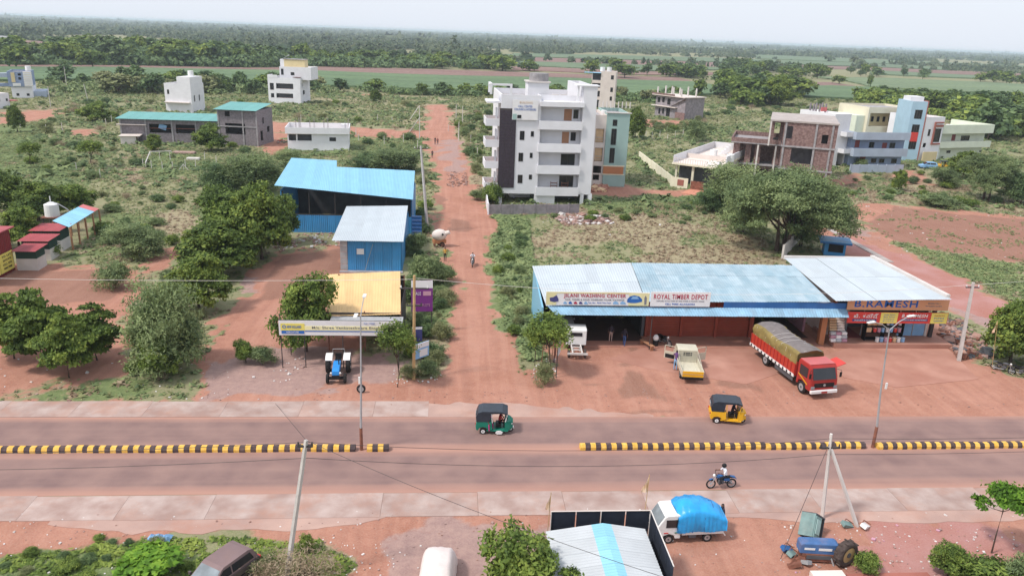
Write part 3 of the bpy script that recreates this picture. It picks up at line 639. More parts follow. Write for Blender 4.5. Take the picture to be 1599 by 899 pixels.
for matn, h, pts, lab in FIELDS:
    wp = PP(pts); FPOLY.append(wp); dense = []
    for i in range(len(wp)):
        a, b_ = wp[i], wp[(i+1) % len(wp)]; k = max(1, int(math.dist(a, b_)/25))
        for t in range(k):
            f = t/k; x = a[0]+(b_[0]-a[0])*f; y = a[1]+(b_[1]-a[1])*f; dense.append((x+random.uniform(-2, 2), y+random.uniform(-3, 3)))
    sheet_outline('field', dense, 0.15+h*0.7+0.02*len(FPOLY), matn, lab, th=h+0.6)
# ================= VEGETATION =================
def leaves(P, N, size, asp=0.55, jit=0.3):
    """one four-cornered leaf (clump) per point; N = facing direction"""
    n = len(P); s = size*(1-jit+2*jit*rng.random(n))[:, None] if np.isscalar(size) else (size*(1-jit+2*jit*rng.random(n)))[:, None]
    T = rng.normal(size=(n, 3)); N = N/np.linalg.norm(N, axis=1, keepdims=True)
    U = np.cross(N, T); U /= np.linalg.norm(U, axis=1, keepdims=True)+1e-9; W = np.cross(N, U)
    b = N*s*0.18
    V = np.stack([P-U*s*0.5, P+W*s*0.5*asp-b, P+U*s*0.5, P-W*s*0.5*asp-b], 1).reshape(-1, 3)
    return V, np.arange(n*4).reshape(-1, 4)
def crown_pts(blobs, nleaf, nclump, spread=0.22, low=-0.45, up=0.55, rnd=0.55):
    bl = np.array([(*c, *r) for c, r in blobs]); wgt = (bl[:, 3]*bl[:, 4]); wgt = wgt/wgt.sum()
    k = rng.choice(len(bl), nclump, p=wgt); d = rng.normal(size=(nclump*3, 3)); d /= np.linalg.norm(d, axis=1, keepdims=True); d = d[d[:, 2] > low][:nclump]
    while len(d) < nclump:
        e = rng.normal(size=(nclump, 3)); e /= np.linalg.norm(e, axis=1, keepdims=True); d = np.concatenate([d, e[e[:, 2] > low]])[:nclump]
    C = bl[k, :3]+d*bl[k, 3:6]*(0.62+0.38*rng.random((nclump, 1))**0.5)
    j = rng.integers(0, nclump, nleaf); r = bl[k[j], 3:6]
    P = C[j]+rng.normal(size=(nleaf, 3))*r*spread*np.array([1, 1, 0.6]); N = d[j]*0.7+np.array([0, 0, up])+rng.normal(size=(nleaf, 3))*rnd
    return P, N
def make_tree(name, label, cat, blobs, trunk_top, r0, matn, nleaf, nclump, size, asp=0.55, spread=0.22, bark='bark', limbs=True, low=-0.45, lean=(0, 0), stems=1, group=None, rnd=0.55, up=0.55):
    root = thing(name, label, cat, (0, 0, -500), group=group)
    P, N = crown_pts(blobs, nleaf, nclump, spread, low, up, rnd); V, F = leaves(P, N, size, asp)
    V[:, 2] = np.maximum(V[:, 2], 0.02)
    mesh_np('crown', V, F, matn, root)
    mb = MB()
    for s in range(stems):
        a = 2*math.pi*s/max(1, stems)+0.7; off = 0.0 if stems == 1 else r0*2
        b0 = Vector((off*math.cos(a), off*math.sin(a), -0.3)); sp = 0.0 if stems == 1 else trunk_top*0.28
        tt = Vector((lean[0]+math.cos(a)*sp, lean[1]+math.sin(a)*sp, trunk_top))
        m1 = b0.lerp(tt, 0.5)+Vector((random.uniform(-.12, .12)*trunk_top, random.uniform(-.12, .12)*trunk_top, 0))*0.5
        mb.tube([b0, m1, tt], [r0, r0*0.75, r0*0.6], bark, 7)
        if limbs:
            for c, r in blobs[:9]:
                if stems > 1 and random.random() < 0.5: continue
                e = Vector(c)-Vector((0, 0, r[2]*0.1)); m2 = tt.lerp(e, 0.5)+Vector((0, 0, -0.08*(e-tt).length)); mb.tube([tt-Vector((0, 0, 0.1)), m2, e], [r0*0.5, r0*0.3, r0*0.1], bark, 5)
    mb.build('trunk', root); return root
def blobset(n, R_, zc, h, r, seed, flat=0.75):
    rr = random.Random(seed); L = [((0, 0, zc+h*0.25), (r*1.1, r*1.1, r*flat*1.1))]
    for i in range(n):
        a = 2*math.pi*i/n+rr.uniform(-.3, .3); d = R_*rr.uniform(0.65, 1.0); q = r*rr.uniform(0.7, 1.1)
        L.append(((d*math.cos(a), d*math.sin(a), zc+rr.uniform(-h, h)*0.5), (q, q, q*flat)))
    return L
PROTO = {}
def proto(key, *a, **k): PROTO[key] = make_tree(*a, **k)
# all prototypes are 6 m high and about 6 m wide unless told otherwise; copies are scaled
proto('neem', 'neem_tree', '', 'tree', blobset(10, 1.75, 3.1, 2.9, 1.45, 1, 0.95)+[((0.2,0.1,4.7),(1.2,1.2,1.0))], 1.5, 0.20, 'leaf_dark', 11000, 230, 0.34, spread=0.19, low=-0.75)
proto('neem2', 'neem_tree', '', 'tree', blobset(9, 1.6, 3.1, 3.0, 1.45, 2, 0.95), 1.4, 0.20, 'leaf_mid', 10000, 210, 0.34, spread=0.19, low=-0.75)
proto('acacia', 'acacia_tree', '', 'tree', blobset(12, 3.0, 3.7, 1.6, 1.3, 3, 0.75)+blobset(7, 1.7, 4.7, 0.7, 1.25, 4, 0.7)+blobset(9, 3.1, 2.5, 0.9, 1.0, 14, 0.8)[1:], 1.6, 0.17, 'leaf_feather', 52000, 560, 0.21, asp=0.34, spread=0.27, low=-0.5, stems=3)
proto('feather', 'thorn_tree', '', 'tree', blobset(9, 1.6, 2.8, 3.0, 1.5, 5, 1.0), 1.0, 0.12, 'leaf_feather', 13000, 240, 0.30, asp=0.32, spread=0.25, stems=2, low=-0.8)
proto('feather2', 'thorn_tree', '', 'tree', blobset(9, 1.6, 2.8, 3.0, 1.5, 15, 1.0), 1.0, 0.12, 'leaf_teal', 12000, 230, 0.30, asp=0.32, spread=0.25, stems=2, low=-0.8)
proto('almond', 'almond_tree', '', 'tree', [((0, 0, 5.1), (0.9, 0.9, 0.35)), ((0.7, 0.4, 4.3), (1.3, 1.1, 0.4)), ((-0.9, -0.3, 4.0), (1.3, 1.2, 0.4)), ((1.5, -0.8, 3.3), (1.3, 1.2, 0.4)), ((-1.5, 0.9, 3.1), (1.4, 1.2, 0.4)), ((0.2, -1.6, 2.9), (1.4, 1.2, 0.4)), ((1.7, 1.1, 2.4), (1.3, 1.1, 0.45)), ((0, 0, 1.9), (1.7, 1.6, 0.5)), ((-.8, .9, 1.6), (1.2, 1.1, 0.4)), ((1.0, -.8, 1.5), (1.1, 1.1, 0.4)), ((0, 0, 3.2), (1.6, 1.6, 0.8)), ((-1.6, -1.2, 2.3), (1.3, 1.2, 0.35)), ((0, 1.5, 2.6), (1.3, 1.0, 0.4))], 3.9, 0.14, 'leaf_mid', 12000, 260, 0.36, asp=0.6, spread=0.27, low=-0.3)
proto('umbrella', 'young_tree', '', 'tree', [((0.1, 0, 4.9), (1.2, 1.1, .55)), ((-1.1, .3, 4.6), (1.0, .9, .5)), ((.9, -.5, 4.5), (1.0, .9, .45)), ((1.4, .6, 3.4), (.8, .7, .35))], 3.6, 0.07, 'leaf_bright', 3000, 90, 0.30, asp=0.6, spread=0.24, low=-0.3)
proto('broadleaf', 'leafy_plant', '', 'plant', blobset(8, 2.2, 2.6, 2.4, 1.5, 17, 0.6), 1.5, 0.1, 'leaf_bright', 1500, 120, 1.0, asp=0.6, spread=0.3, low=-0.3, stems=3, up=0.9)
proto('sapling', 'young_tree', '', 'tree', blobset(6, 0.8, 4.0, 1.8, 0.85, 6, 1.2), 2.6, 0.07, 'leaf_mid', 3200, 110, 0.25, asp=0.4, spread=0.28)
proto('bush', 'green_bush', '', 'bush', blobset(7, 1.6, 2.2, 1.8, 1.7, 7, 0.95), 0.8, 0.07, 'leaf_mid', 4420, 120, 0.50, asp=0.4, spread=0.26, stems=3, low=-0.7)
proto('bush2', 'thorn_bush', '', 'bush', blobset(7, 1.8, 2.0, 1.6, 1.7, 8, 0.9), 0.8, 0.06, 'leaf_feather', 5100, 120, 0.46, asp=0.28, spread=0.30, stems=3, low=-0.7)
proto('bush3', 'olive_bush', '', 'bush', blobset(6, 1.7, 2.0, 1.5, 1.7, 9, 0.9), 0.8, 0.06, 'leaf_olive', 4080, 110, 0.46, asp=0.3, spread=0.30, stems=3, low=-0.7)
proto('drybush', 'dry_bush', '', 'bush', blobset(6, 1.7, 2.0, 1.5, 1.7, 10, 0.9), 1.4, 0.08, 'leaf_dry', 2200, 130, 0.42, asp=0.14, spread=0.32, stems=4, low=-0.7)
proto('tealbush', 'dark_bush', '', 'bush', blobset(6, 1.6, 2.0, 1.6, 1.8, 11, 0.95), 0.8, 0.06, 'leaf_teal', 4420, 120, 0.5, asp=0.35, spread=0.26, stems=3, low=-0.7)
for i, (mt, sd_) in enumerate((('leaf_dark', 21), ('leaf_far', 22), ('leaf_mid', 23), ('leaf_teal', 24), ('leaf_olive', 25), ('leaf_dark', 26))):
    proto('far%d' % i, 'field_tree', '', 'tree', blobset(5+i % 3, 1.3+0.2*(i % 3), 2.8, 2.4+0.3*(i % 2), 1.6, sd_, 0.95), 1.0, 0.16, mt, 620, 60, 0.85, asp=0.7, spread=0.24, low=-0.6)
USED = set()
def place(key, x, y, h, wscale, label, group=None, rz=None, name=None):
    p = PROTO[key]; s = h/6.0; rz = random.uniform(0, 6.28) if rz is None else rz; sc3 = (s*wscale, s*wscale, s)
    if key not in USED and name is None:
        USED.add(key); p.location = (x, y, 0); p.rotation_euler = (0, 0, rz); p.scale = sc3; p['label'] = label
        if group: p['group'] = group
        return p
    o = dup(p, (x, y, 0), rz, label, group, sc3)
    if name: o.name = name
    return o
CW = dict(neem=6.2, neem2=5.8, acacia=8.4, feather=6.0, feather2=5.8, almond=6.0, sapling=3.2, bush=6.4, bush2=6.8, bush3=6.6, drybush=6.6, tealbush=6.4)
def veg(key, bx, by, ty, wpx, label, group=None, **k):     # stands at the ground point seen at (bx,by), reaches row ty, about wpx wide
    g = G(bx, by); h = tall(bx, by, ty); dist = (np.array([g.x, g.y, h/2-CAM_H])@Fw); wid = wpx*dist/FPX
    return place(key, g.x, g.y, h, wid/(CW.get(key, 5.6)*h/6), label, group, **k)
NEAR = [
 ('neem', 410,405,276,105,'dense dark round tree beside the big blue shed'), ('neem', 345,430,338,130,'broad dark tree at the left edge of the red yard'), ('neem2', 365,400,290,105,'bushy tree behind the broad dark one left of the blue shed'),
 ('neem', 312,485,395,95,'dark green tree at the lower end of the clump by the yard'), ('neem2', 440,380,300,60,'rounded tree touching the wall of the big blue shed'),
 ('feather', 395,300,232,100,'light feathery tree behind the clump, below the grey shed'), ('feather2', 345,300,248,70,'bluish thorn tree at the back left of the clump'), ('neem2', 330,236,192,52,'round green tree in front of the long grey shed'),
 ('feather', 615,268,226,85,'wide feathery tree behind the roof of the big blue shed'), ('feather2', 575,262,234,60,'small thorn tree behind the blue roof, left of the feathery one'), ('feather', 460,262,232,60,'thorn tree just behind the left corner of the big blue roof'),
 ('feather', 262,580,432,120,'tall light green thorn tree at the mouth of the yard'), ('neem2', 250,592,515,62,'small olive tree in front of the tall thorn tree'), ('feather2', 290,560,480,60,'darker thorn tree at the right of the tall light one'),
 ('almond', 65,572,440,98,'layered almond tree with bright tips at the lower left'), ('almond', 22,560,450,85,'layered almond tree cut by the left edge'), ('almond', 108,590,480,80,'almond tree nearest the road at the left'), ('almond', 152,562,466,80,'almond tree beside the red patch'),
 ('neem2', 478,548,424,98,'leafy tree behind the white tractor banner'), ('sapling', 620,604,494,60,'young tree in a soil ring right of the banner'), ('neem2', 600,520,480,50,'tree hiding the right end of the banner'),
 ('neem2', 384,566,529,34,'bright green bush left of the tractor banner'), ('bush2', 410,568,526,44,'second bright bush beside the banner post'),
 ('bush2', 665,446,372,62,'feathery bush beside the light blue shed'), ('tealbush', 645,470,412,50,'dark bush behind the wooden pole'), ('bush2', 690,440,398,46,'feathery bush at the edge of the dirt road by the white roofed shed'), ('bush2', 648,398,345,40,'thorn bush at the right wall of the white roofed shed'),
 ('tealbush', 672,560,525,44,'dark bush behind the tilted signboard'), ('bush3', 690,530,490,36,'olive bush at the roadside behind the purple board'), ('bush3', 640,590,560,36,'olive bush at the foot of the tilted signboard'), ('bush2', 668,585,552,40,'low feathery bush right of the tilted signboard'),
 ('acacia', 1222,392,262,215,'wide spreading acacia behind the blue tin roof'), ('feather', 1140,330,246,95,'feathery tree left of the wide acacia'), ('feather2', 1112,330,288,60,'low thorn tree at the left foot of the acacia'), ('feather', 1160,365,300,70,'thorn tree in front of the brick house'), ('feather2', 1250,385,310,70,'dark thorn tree under the right side of the acacia'),
 ('neem', 1578,565,464,95,'dark leafy tree at the right edge behind the motorcycles'), ('neem2', 1605,570,480,80,'leafy tree cut by the right edge'),
 ('acacia', 1538,312,240,95,'acacia with bare lower branches at the right'), ('neem', 1503,280,232,52,'dense round tree left of the bare-branched acacia'), ('neem', 1402,298,262,26,'small dark lollipop tree in the scrub at the right'), ('feather2', 1590,318,262,60,'thorn tree at the right edge behind the brown field'), ('feather', 1475,292,258,45,'thorn tree before the green house'),
 ('bush2', 1465,322,294,66,'low spreading thorn bush at the top of the brown field'), ('bush', 1515,322,306,26,'small green bush right of the spreading thorn bush'), ('feather', 1345,262,247,22,'little tree against the grey blue boundary wall'),
 ('sapling', 855,585,482,70,'thin young tree beside the washing centre corner'), ('sapling', 835,570,500,50,'slim sapling at the road corner left of the depot'), ('bush3', 850,600,555,34,'scrubby bush on the litter heap by the depot corner'),
 ('neem2', 1480,899,846,60,'green bush at the lower right beside the litter'), ('bush', 1350,892,850,44,'bright bush right of the big tractor wheel'), ('bush', 1545,925,862,120,'leafy bushes in the lower right corner'), ('bush2', 1600,930,850,90,'leafy bush cut by the lower right corner'),
 ('drybush', 480,915,832,130,'dry brown bush beside the leaning concrete pole'), ('drybush', 425,925,860,90,'dry brown bush right of the brown car'), ('bush', 478,860,822,26,'small green shoot growing out of the dry bush'), ('bush3', 400,890,856,60,'olive weeds behind the brown car'),
 ('neem2', 150,190,160,50,'small tree in the left scrub beside the leaning post'), ('neem', 28,206,160,28,'dark round tree behind the white house at the left edge'), ('neem', 240,236,207,28,'small flat tree beside the white hut'), ('sapling', 145,262,215,40,'thin acacia in the open grass at the left'), ('sapling', 50,262,218,36,'thin tree in the grass at the far left'),
 ('neem', 587,160,137,20,'dark lollipop tree in the open scrub'), ('feather', 1085,220,185,40,'thorn tree beside the white bungalow lane'), ('neem', 992,218,162,34,'dark tree behind the teal house'), ('bush', 770,318,272,34,'green bush at the foot of the white block'), ('bush2', 745,312,290,30,'thorn bush left of the white block'),
 ('feather', 215,400,345,90,'thin feathery tree standing in the left grass'), ('bush2', 180,450,390,60,'thorn bush at the edge of the red patch'), ('neem', 15,330,262,80,'dark tree behind the huts at the left edge'), ('neem', 60,345,278,85,'dark tree behind the red roofed huts'), ('neem2', 115,335,284,70,'dark tree over the blue lean-to roof'), ('neem2', 30,385,320,70,'leafy tree beside the red roofed huts'), ('bush', 75,400,368,45,'green bush beside the red roofed huts'),
 ('neem', 1215,165,115,60,'dark tree clump behind the brick house'), ('neem2', 1165,160,118,60,'dark tree left of the clump behind the brick house'), ('feather', 1190,160,130,60,'feathery tree beside the dark clump'),
]
for t in NEAR: veg(*t)
# big leafy plant, roadside trees whose feet are out of frame
g = G(238, 893); place('broadleaf', g.x, g.y, 1.5, 1.7, 'bright large-leaved plant at the bottom left')
g = G(830, 965); place('neem2', g.x-0.3, g.y, 5.1, 0.85, 'bright green tree beside the ribbed shed roof'); 
g = G(885, 985); place('almond', g.x, g.y, 3.7, 0.7, 'small bright tree in front of the ribbed shed roof')
g = G(1602, 870); place('umbrella', g.x-0.1, g.y, 5.0, 0.75, 'thin roadside tree at the lower right edge', rz=0.4)
g = G(1578, 862); place('umbrella', g.x-1.1, g.y, 4.5, 0.9, 'leaning roadside tree with a flat leafy head at the right')
# scattered scrub, region by region
def zone(g):
    p = Pix((g.x, g.y, 0)); return ('far ' if p[1] < 230 else '')+'left of frame' if p[0] < 200 else 'left of centre' if p[0] < 500 else 'mid frame' if p[0] < 1000 else 'right of frame'
def scatter(n, poly, keys, hrange, wrange, labs, group, avoid=(), seed=1, mind=2.2):
    rr = random.Random(seed); xs = [p[0] for p in poly]; ys = [p[1] for p in poly]; out = []; tries = 0
    while len(out) < n and tries < n*60:
        tries += 1; px, py = rr.uniform(min(xs), max(xs)), rr.uniform(min(ys), max(ys))
        if not inpoly(np.array([px]), np.array([py]), poly)[0]: continue
        g = G(px, py)
        if any(inpoly(np.array([g.x]), np.array([g.y]), a)[0] for a in BUILT+DIRT[:10]): continue
        if any((g.x-a)**2+(g.y-b_)**2 < mind**2 for a, b_ in out): continue
        out.append((g.x, g.y)); i = rr.randrange(len(keys)); place(keys[i], g.x, g.y, (hh := rr.uniform(*hrange)), rr.uniform(*wrange), ('large ' if hh > hrange[0]*.4+hrange[1]*.6 else 'small ')+labs[i % len(labs)]+('' if len(labs[i % len(labs)].split()) > 12 else ', '+zone(g)), group)
    return out
BUILT = [PP(p) for p in [[(740,340),(770,150),(1000,170),(990,300),(930,335)],[(1000,300),(1000,215),(1110,215),(1120,300)],[(1110,300),(1110,180),(1310,180),(1300,300)],[(1310,270),(1310,160),(1545,150),(1545,262)],[(420,440),(420,290),(650,290),(650,440)],[(185,228),(185,185),(420,180),(420,230)],[(440,240),(440,195),(560,195),(560,240)],[(410,170),(410,120),(495,120),(495,170)],[(250,178),(250,140),(315,140),(315,178)],[(0,170),(0,110),(80,110),(80,160)],[(915,170),(915,120),(970,120),(970,170)],[(0,430),(0,330),(165,310),(165,350),(60,430)],[(1015,192),(1015,150),(1075,150),(1075,192)]]]
BL = ['green scrub bush in the grass left of the dirt road', 'feathery thorn bush in the grass left of the dirt road', 'olive scrub bush in the grass left of the dirt road', 'dark scrub bush in the grass left of the dirt road', 'dry brown bush in the grass left of the dirt road']
BK = ['bush', 'bush2', 'bush3', 'tealbush', 'drybush']
scatter(46, [(0,235),(430,205),(330,300),(300,400),(210,410),(150,400),(170,330),(60,270)], BK, (0.7, 2.1), (0.9, 1.5), BL, 'scrub bushes in the left grassland', seed=3)
scatter(64, [(60,160),(660,160),(655,235),(560,235),(400,165),(60,235)], BK, (0.9, 2.8), (0.9, 1.5), [b.replace('left of the dirt road', 'around the white houses at the left') for b in BL], 'scrub bushes around the left houses', seed=4, mind=3)
scatter(40, [(705,170),(770,165),(752,300),(735,250)], BK, (1.2, 3.0), (0.8, 1.2), [b.replace('in the grass left of', 'on the right side of') for b in BL], 'scrub bushes right of the dirt road', seed=5, mind=2)
scatter(90, [(985,170),(1360,150),(1350,185),(1110,230),(1000,200)], BK, (1.0, 3.0), (0.9, 1.5), [b.replace('left of the dirt road', 'behind the brick house') for b in BL], 'scrub bushes behind the brick house', seed=6, mind=3.5)
scatter(34, [(1300,275),(1590,262),(1599,330),(1310,318)], BK, (0.8, 2.2), (0.9, 1.5), [b.replace('left of the dirt road', 'above the brown field') for b in BL], 'scrub bushes above the brown field', seed=7)
scatter(24, [(765,345),(825,350),(830,420),(860,520),(835,560),(800,530),(775,430)], BK[:4], (0.8, 1.8), (0.7, 1.2), [b.replace('in the grass left of', 'in the verge right of') for b in BL[:4]], 'verge bushes right of the dirt road', seed=8, mind=1.5)
scatter(20, [(330,470),(300,560),(310,600),(240,600),(170,600),(120,560),(260,430)], BK, (0.6, 1.6), (0.9, 1.4), [b.replace('in the grass left of the dirt road', 'under the roadside trees at the left') for b in BL], 'low bushes under the left trees', seed=9, mind=1.5)
scatter(22, [(-10,850),(240,838),(300,899),(260,920),(-10,920)], ['bush', 'bush3', 'tealbush'], (0.35, 0.75), (1.1, 1.8), ['low green weed clump on the near verge at the bottom left', 'low olive weed clump on the near verge at the bottom left', 'low dark weed clump on the near verge at the bottom left'], 'weed clumps on the near verge', seed=10, mind=0.8)
scatter(26, [(650,240),(690,330),(660,400),(700,470),(690,590),(640,585),(630,480),(650,390)], BK[:4], (0.8, 2.0), (0.8, 1.3), [b.replace('in the grass left of', 'in the strip between the sheds and') for b in BL[:4]], 'bushes between the sheds and the dirt road', seed=12, mind=1.3)
scatter(26, [(985,215),(1090,215),(1100,170),(1350,150),(1290,185),(1110,190)], BK, (1.0, 2.6), (0.9, 1.5), [b.replace('left of the dirt road', 'between the bungalow and the half-built house') for b in BL], 'scrub bushes near the bungalow', seed=16, mind=3)
scatter(20, [(780,335),(1090,318),(1110,350),(900,350)], BK[:4], (0.6, 1.3), (1.0, 1.6), [b.replace('in the grass left of the dirt road', 'in the grass in front of the white block') for b in BL[:4]], 'bushes before the white block', seed=13)
# tree belts beyond the houses: single trees
def belt(n, poly, hr, labs, group, seed, keys=(0, 1, 2, 3, 5), wr=(0.8, 1.8)):
    rr = random.Random(seed); xs = [p[0] for p in poly]; ys = [p[1] for p in poly]; k = 0; t = 0
    while k < n and t < n*50:
        t += 1; px, py = rr.uniform(min(xs), max(xs)), rr.uniform(min(ys), max(ys))
        if not inpoly(np.array([px]), np.array([py]), poly)[0]: continue
        g = G(px, py); i = rr.choice(keys)
        if any(inpoly(np.array([g.x]), np.array([g.y]), a)[0] for a in FPOLY): continue
        place('far%d' % i, g.x, g.y, (hh := rr.uniform(*hr)), rr.uniform(*wr), ('tall ' if hh > hr[0]*.35+hr[1]*.65 else 'low ' if hh < hr[0]*.65+hr[1]*.35 else '')+labs+', '+near_of(g.x, g.y), group); k += 1
    return k
nb = 0
nb += belt(70, [(-20,92),(200,90),(400,94),(500,100),(400,105.5),(180,101.5),(-20,101)], (10, 17), 'dense dark tree of the left belt', 'tree belt beyond the left fields', 31)
nb += belt(48, [(480,94),(640,97),(760,103),(800,108),(790,112),(640,106),(480,101)], (7, 13), 'green tree behind the ploughed strip', 'tree belt behind the ploughed strip', 32)
nb += belt(24, [(800,104),(900,108),(1090,116),(1100,128),(1060,121),(800,111)], (6, 11), 'tree behind the tall white block', 'tree row behind the tall white block', 33)
nb += belt(34, [(70,128),(280,130),(450,132),(540,140),(530,148),(300,148),(70,145)], (4.5, 8.5), 'scrubby tree below the left fields', 'trees on the near edge of the left fields', 34, keys=(2, 3, 4, 3))
nb += belt(34, [(1095,135),(1150,128),(1250,133),(1250,165),(1180,172),(1080,160)], (7, 12), 'dark tree behind the brick house', 'tree clump behind the brick house', 35)
nb += belt(52, [(1440,168),(1620,168),(1640,215),(1540,222),(1500,190),(1440,180)], (7, 12), 'dense green tree behind the right houses', 'tree clump behind the right houses', 36, keys=(0, 2, 3, 5))
nb += belt(26, [(1340,158),(1460,162),(1460,175),(1340,166)], (6, 9.5), 'bushy tree behind the yellow house', 'trees behind the yellow house', 37, keys=(0, 2, 3))
nb += belt(46, [(1080,104),(1240,112),(1620,126),(1620,140),(1300,126),(1200,124),(1090,118)], (7, 13), 'lone tree in the far right fields', 'trees among the far right fields', 38)
nb += belt(22, [(560,140),(720,145),(1080,150),(1080,170),(760,152),(560,148)], (3.5, 6.5), 'scrubby tree below the broad green field', 'trees below the broad green field', 39, keys=(2, 3, 4))
for px, py, ty, w_, lab in ((975,122,96,38,'large round tree at the near end of the brown strips'),(1045,120,95,40,'wide dark tree behind the half-built house'),(25,106,60,52,'tallest dark tree at the left edge of the belt'),(145,106,72,44,'big dark tree standing out of the left belt'),(672,104,80,16,'slim dark tree rising from the middle belt'),(1310,132,115,22,'round tree beside the small brown patch'),(1356,138,112,10,'slim dark tree by the small brown patch'),(661,149,126,20,'round dark tree at the end of the dirt road')):
    veg('far0', px, py, ty, w_, lab)
# far woodland: more trees than anyone could count
def woodland():
    N = 26000; py = 54.3+46*rng.random(N)**1.9; px = -60+1720*rng.random(N)
    py = py+0.038*(px-800)+0.0
    Pg = []; 
    d = Fw[None, :]*FPX+Rt[None, :]*(px-799.5)[:, None]+Up[None, :]*(449.5-py)[:, None]
    t = -CAM_H/d[:, 2]; ok = (d[:, 2] < 0); X = d[:, 0]*t; Y = d[:, 1]*t; ok &= (Y < 10500) & (Y > 430)
    dens = fbm(X, Y*0.6, 200.0)+fbm(X+500, Y*0.5, 800)*0.6; ok &= dens > 0.74+np.where(Y < 1300, 0.06, -0.10)
    for f in FPOLY: ok &= ~inpoly(X, Y, f)
    X, Y = X[ok], Y[ok]; n = len(X); D = np.hypot(X, Y); k = np.where(D < 1300, 34, np.where(D < 2500, 20, 12))
    wd = np.clip(D/300, 4.0, 26)*np.exp(rng.normal(size=n)*0.5); ht = np.where(D < 2500, 6.5, 6.5)*np.exp(rng.normal(size=n)*0.38)
    j = np.repeat(np.arange(n), k); m = len(j); q = rng.normal(size=(m, 3)); q /= np.linalg.norm(q, axis=1, keepdims=True); q[:, 2] = np.abs(q[:, 2])
    P = np.stack([X[j]+q[:, 0]*wd[j]*rng.random(m)**0.4, Y[j]+q[:, 1]*wd[j]*0.8, ht[j]*(0.25+0.7*q[:, 2]*(0.6+0.4*rng.random(m)))], 1)
    V, F = leaves(P, q+rng.normal(size=(m, 3))*0.35+np.array([0, -0.2, 0.3]), (wd[j]*0.62+1.2), 0.62); V[:, 2] = np.maximum(V[:, 2], 0.1)
    o = mesh_np('woodland', V, F, 'leaf_wood'); o['kind'] = 'stuff'; o['label'] = 'far woodland of countless small trees fading into haze'; print('woodland', n, m)
leafmat('leaf_wood', (0.022, 0.042, 0.024), (0.05, 0.078, 0.035), (0.12, 0.14, 0.07), trans=0, scale=0.02)
woodland()
def hedge(name, poly, n, s, hmax, matn, label):
    xs = [p[0] for p in poly]; ys = [p[1] for p in poly]; px = rng.uniform(min(xs), max(xs), n*4); py = rng.uniform(min(ys), max(ys), n*4); ok = inpoly(px, py, poly); px, py = px[ok][:n], py[ok][:n]
    d = Fw[None, :]*FPX+Rt[None, :]*(px-799.5)[:, None]+Up[None, :]*(449.5-py)[:, None]; t = -CAM_H/d[:, 2]; X, Y = d[:, 0]*t, d[:, 1]*t; g_ = fbm(X, Y, 30.0) > 0.40
    for f in FPOLY: g_ &= ~inpoly(X, Y, f)
    X, Y = X[g_], Y[g_]; m = len(X); h = hmax*(0.05+1.45*fbm(X+3, Y, 18.0)**1.3); q = 26; j = np.repeat(np.arange(m), q); r = rng.normal(size=(m*q, 3)); r /= np.linalg.norm(r, axis=1, keepdims=True)
    P = np.stack([X[j]+r[:, 0]*s*1.3, Y[j]+r[:, 1]*s*1.3, h[j]*(0.5+0.5*r[:, 2])], 1); V, F = leaves(P, r+np.array([0, 0, .5])+rng.normal(size=(m*q, 3))*.4, s*0.75, 0.65); V[:, 2] = np.maximum(V[:, 2], 0.1)
    o = mesh_np(name, V, F, matn); o['kind'] = 'stuff'; o['label'] = label
hedge('undergrowth', [(-20,94),(200,93),(400,97),(500,102),(760,105),(800,109),(640,107),(400,106),(180,102),(-20,102)], 900, 3.6, 9, 'leaf_teal', 'dense undergrowth filling the tree belt beyond the left fields')
hedge('undergrowth', [(1350,150),(1450,160),(1620,165),(1640,210),(1540,215),(1480,185),(1340,166)], 500, 2.4, 6, 'leaf_mid', 'undergrowth between the trees behind the right houses')
hedge('undergrowth', [(70,130),(280,132),(540,141),(530,148),(300,148),(70,145)], 260, 1.8, 3.6, 'leaf_feather', 'low thicket along the near edge of the left fields')
hedge('undergrowth', [(560,141),(720,146),(1080,151),(1080,165),(760,152),(560,148)], 260, 1.8, 3.4, 'leaf_teal', 'low thicket below the broad green field')
# grass and weeds
def tufts(name, n, yr, xr, matn, size, keep, label, blades=4, tallf=1.0):
    x = rng.uniform(*xr, n); y = yr[0]+(yr[1]-yr[0])*rng.random(n)**0.9; mk = masks(x, y, 0.7); ok = keep(mk, x, y)
    for b_ in BUILT[4:5]+BUILT[-2:-1]: ok &= ~inpoly(x, y, b_)
    ok &= ~((y > 35.8) & (y < 51.6)); x, y = x[ok], y[ok]; m = len(x); s = size*(0.5+rng.random(m)); j = np.repeat(np.arange(m), blades)
    a = rng.random(len(j))*6.283; sp = s[j]*0.35
    P = np.stack([x[j]+np.cos(a)*sp, y[j]+np.sin(a)*sp, s[j]*0.33*tallf*(0.4+rng.random(len(j)))], 1); N = np.stack([np.cos(a)*.6, np.sin(a)*.6, 0.9+rng.random(len(j))], 1)
    V, F = leaves(P, N, s[j]*0.9, 0.42); V[:, 2] = np.maximum(V[:, 2], 0.01)
    o = mesh_np(name, V, F, matn); o['kind'] = 'stuff'; o['label'] = label; print(name, m)
gn = lambda x, y, s=9: fbm(x, y, s)
tufts('grass', 82000, (51.6, 190), (-135, 150), 'leaf_olive', 0.42, lambda k, x, y: (k[0] < 0.35) & (k[1] < 0.5) & (gn(x, y) > 0.42), 'olive green grass and weeds covering the open ground')
tufts('weeds', 60000, (51.6, 190), (-125, 140), 'leaf_feather', 0.42, lambda k, x, y: (k[0] < 0.3) & (k[1] < 0.45) & ((k[2] > 0.4) | (gn(x, y, 5) > 0.5)), 'light green weeds growing in patches')
tufts('dry_grass', 60000, (51.6, 170), (-85, 110), 'leaf_dry', 0.42, lambda k, x, y: (k[0] < 0.3) & ((k[1] > 0.45) | (gn(x, y, 6) > 0.66)), 'dry beige grass in patches')
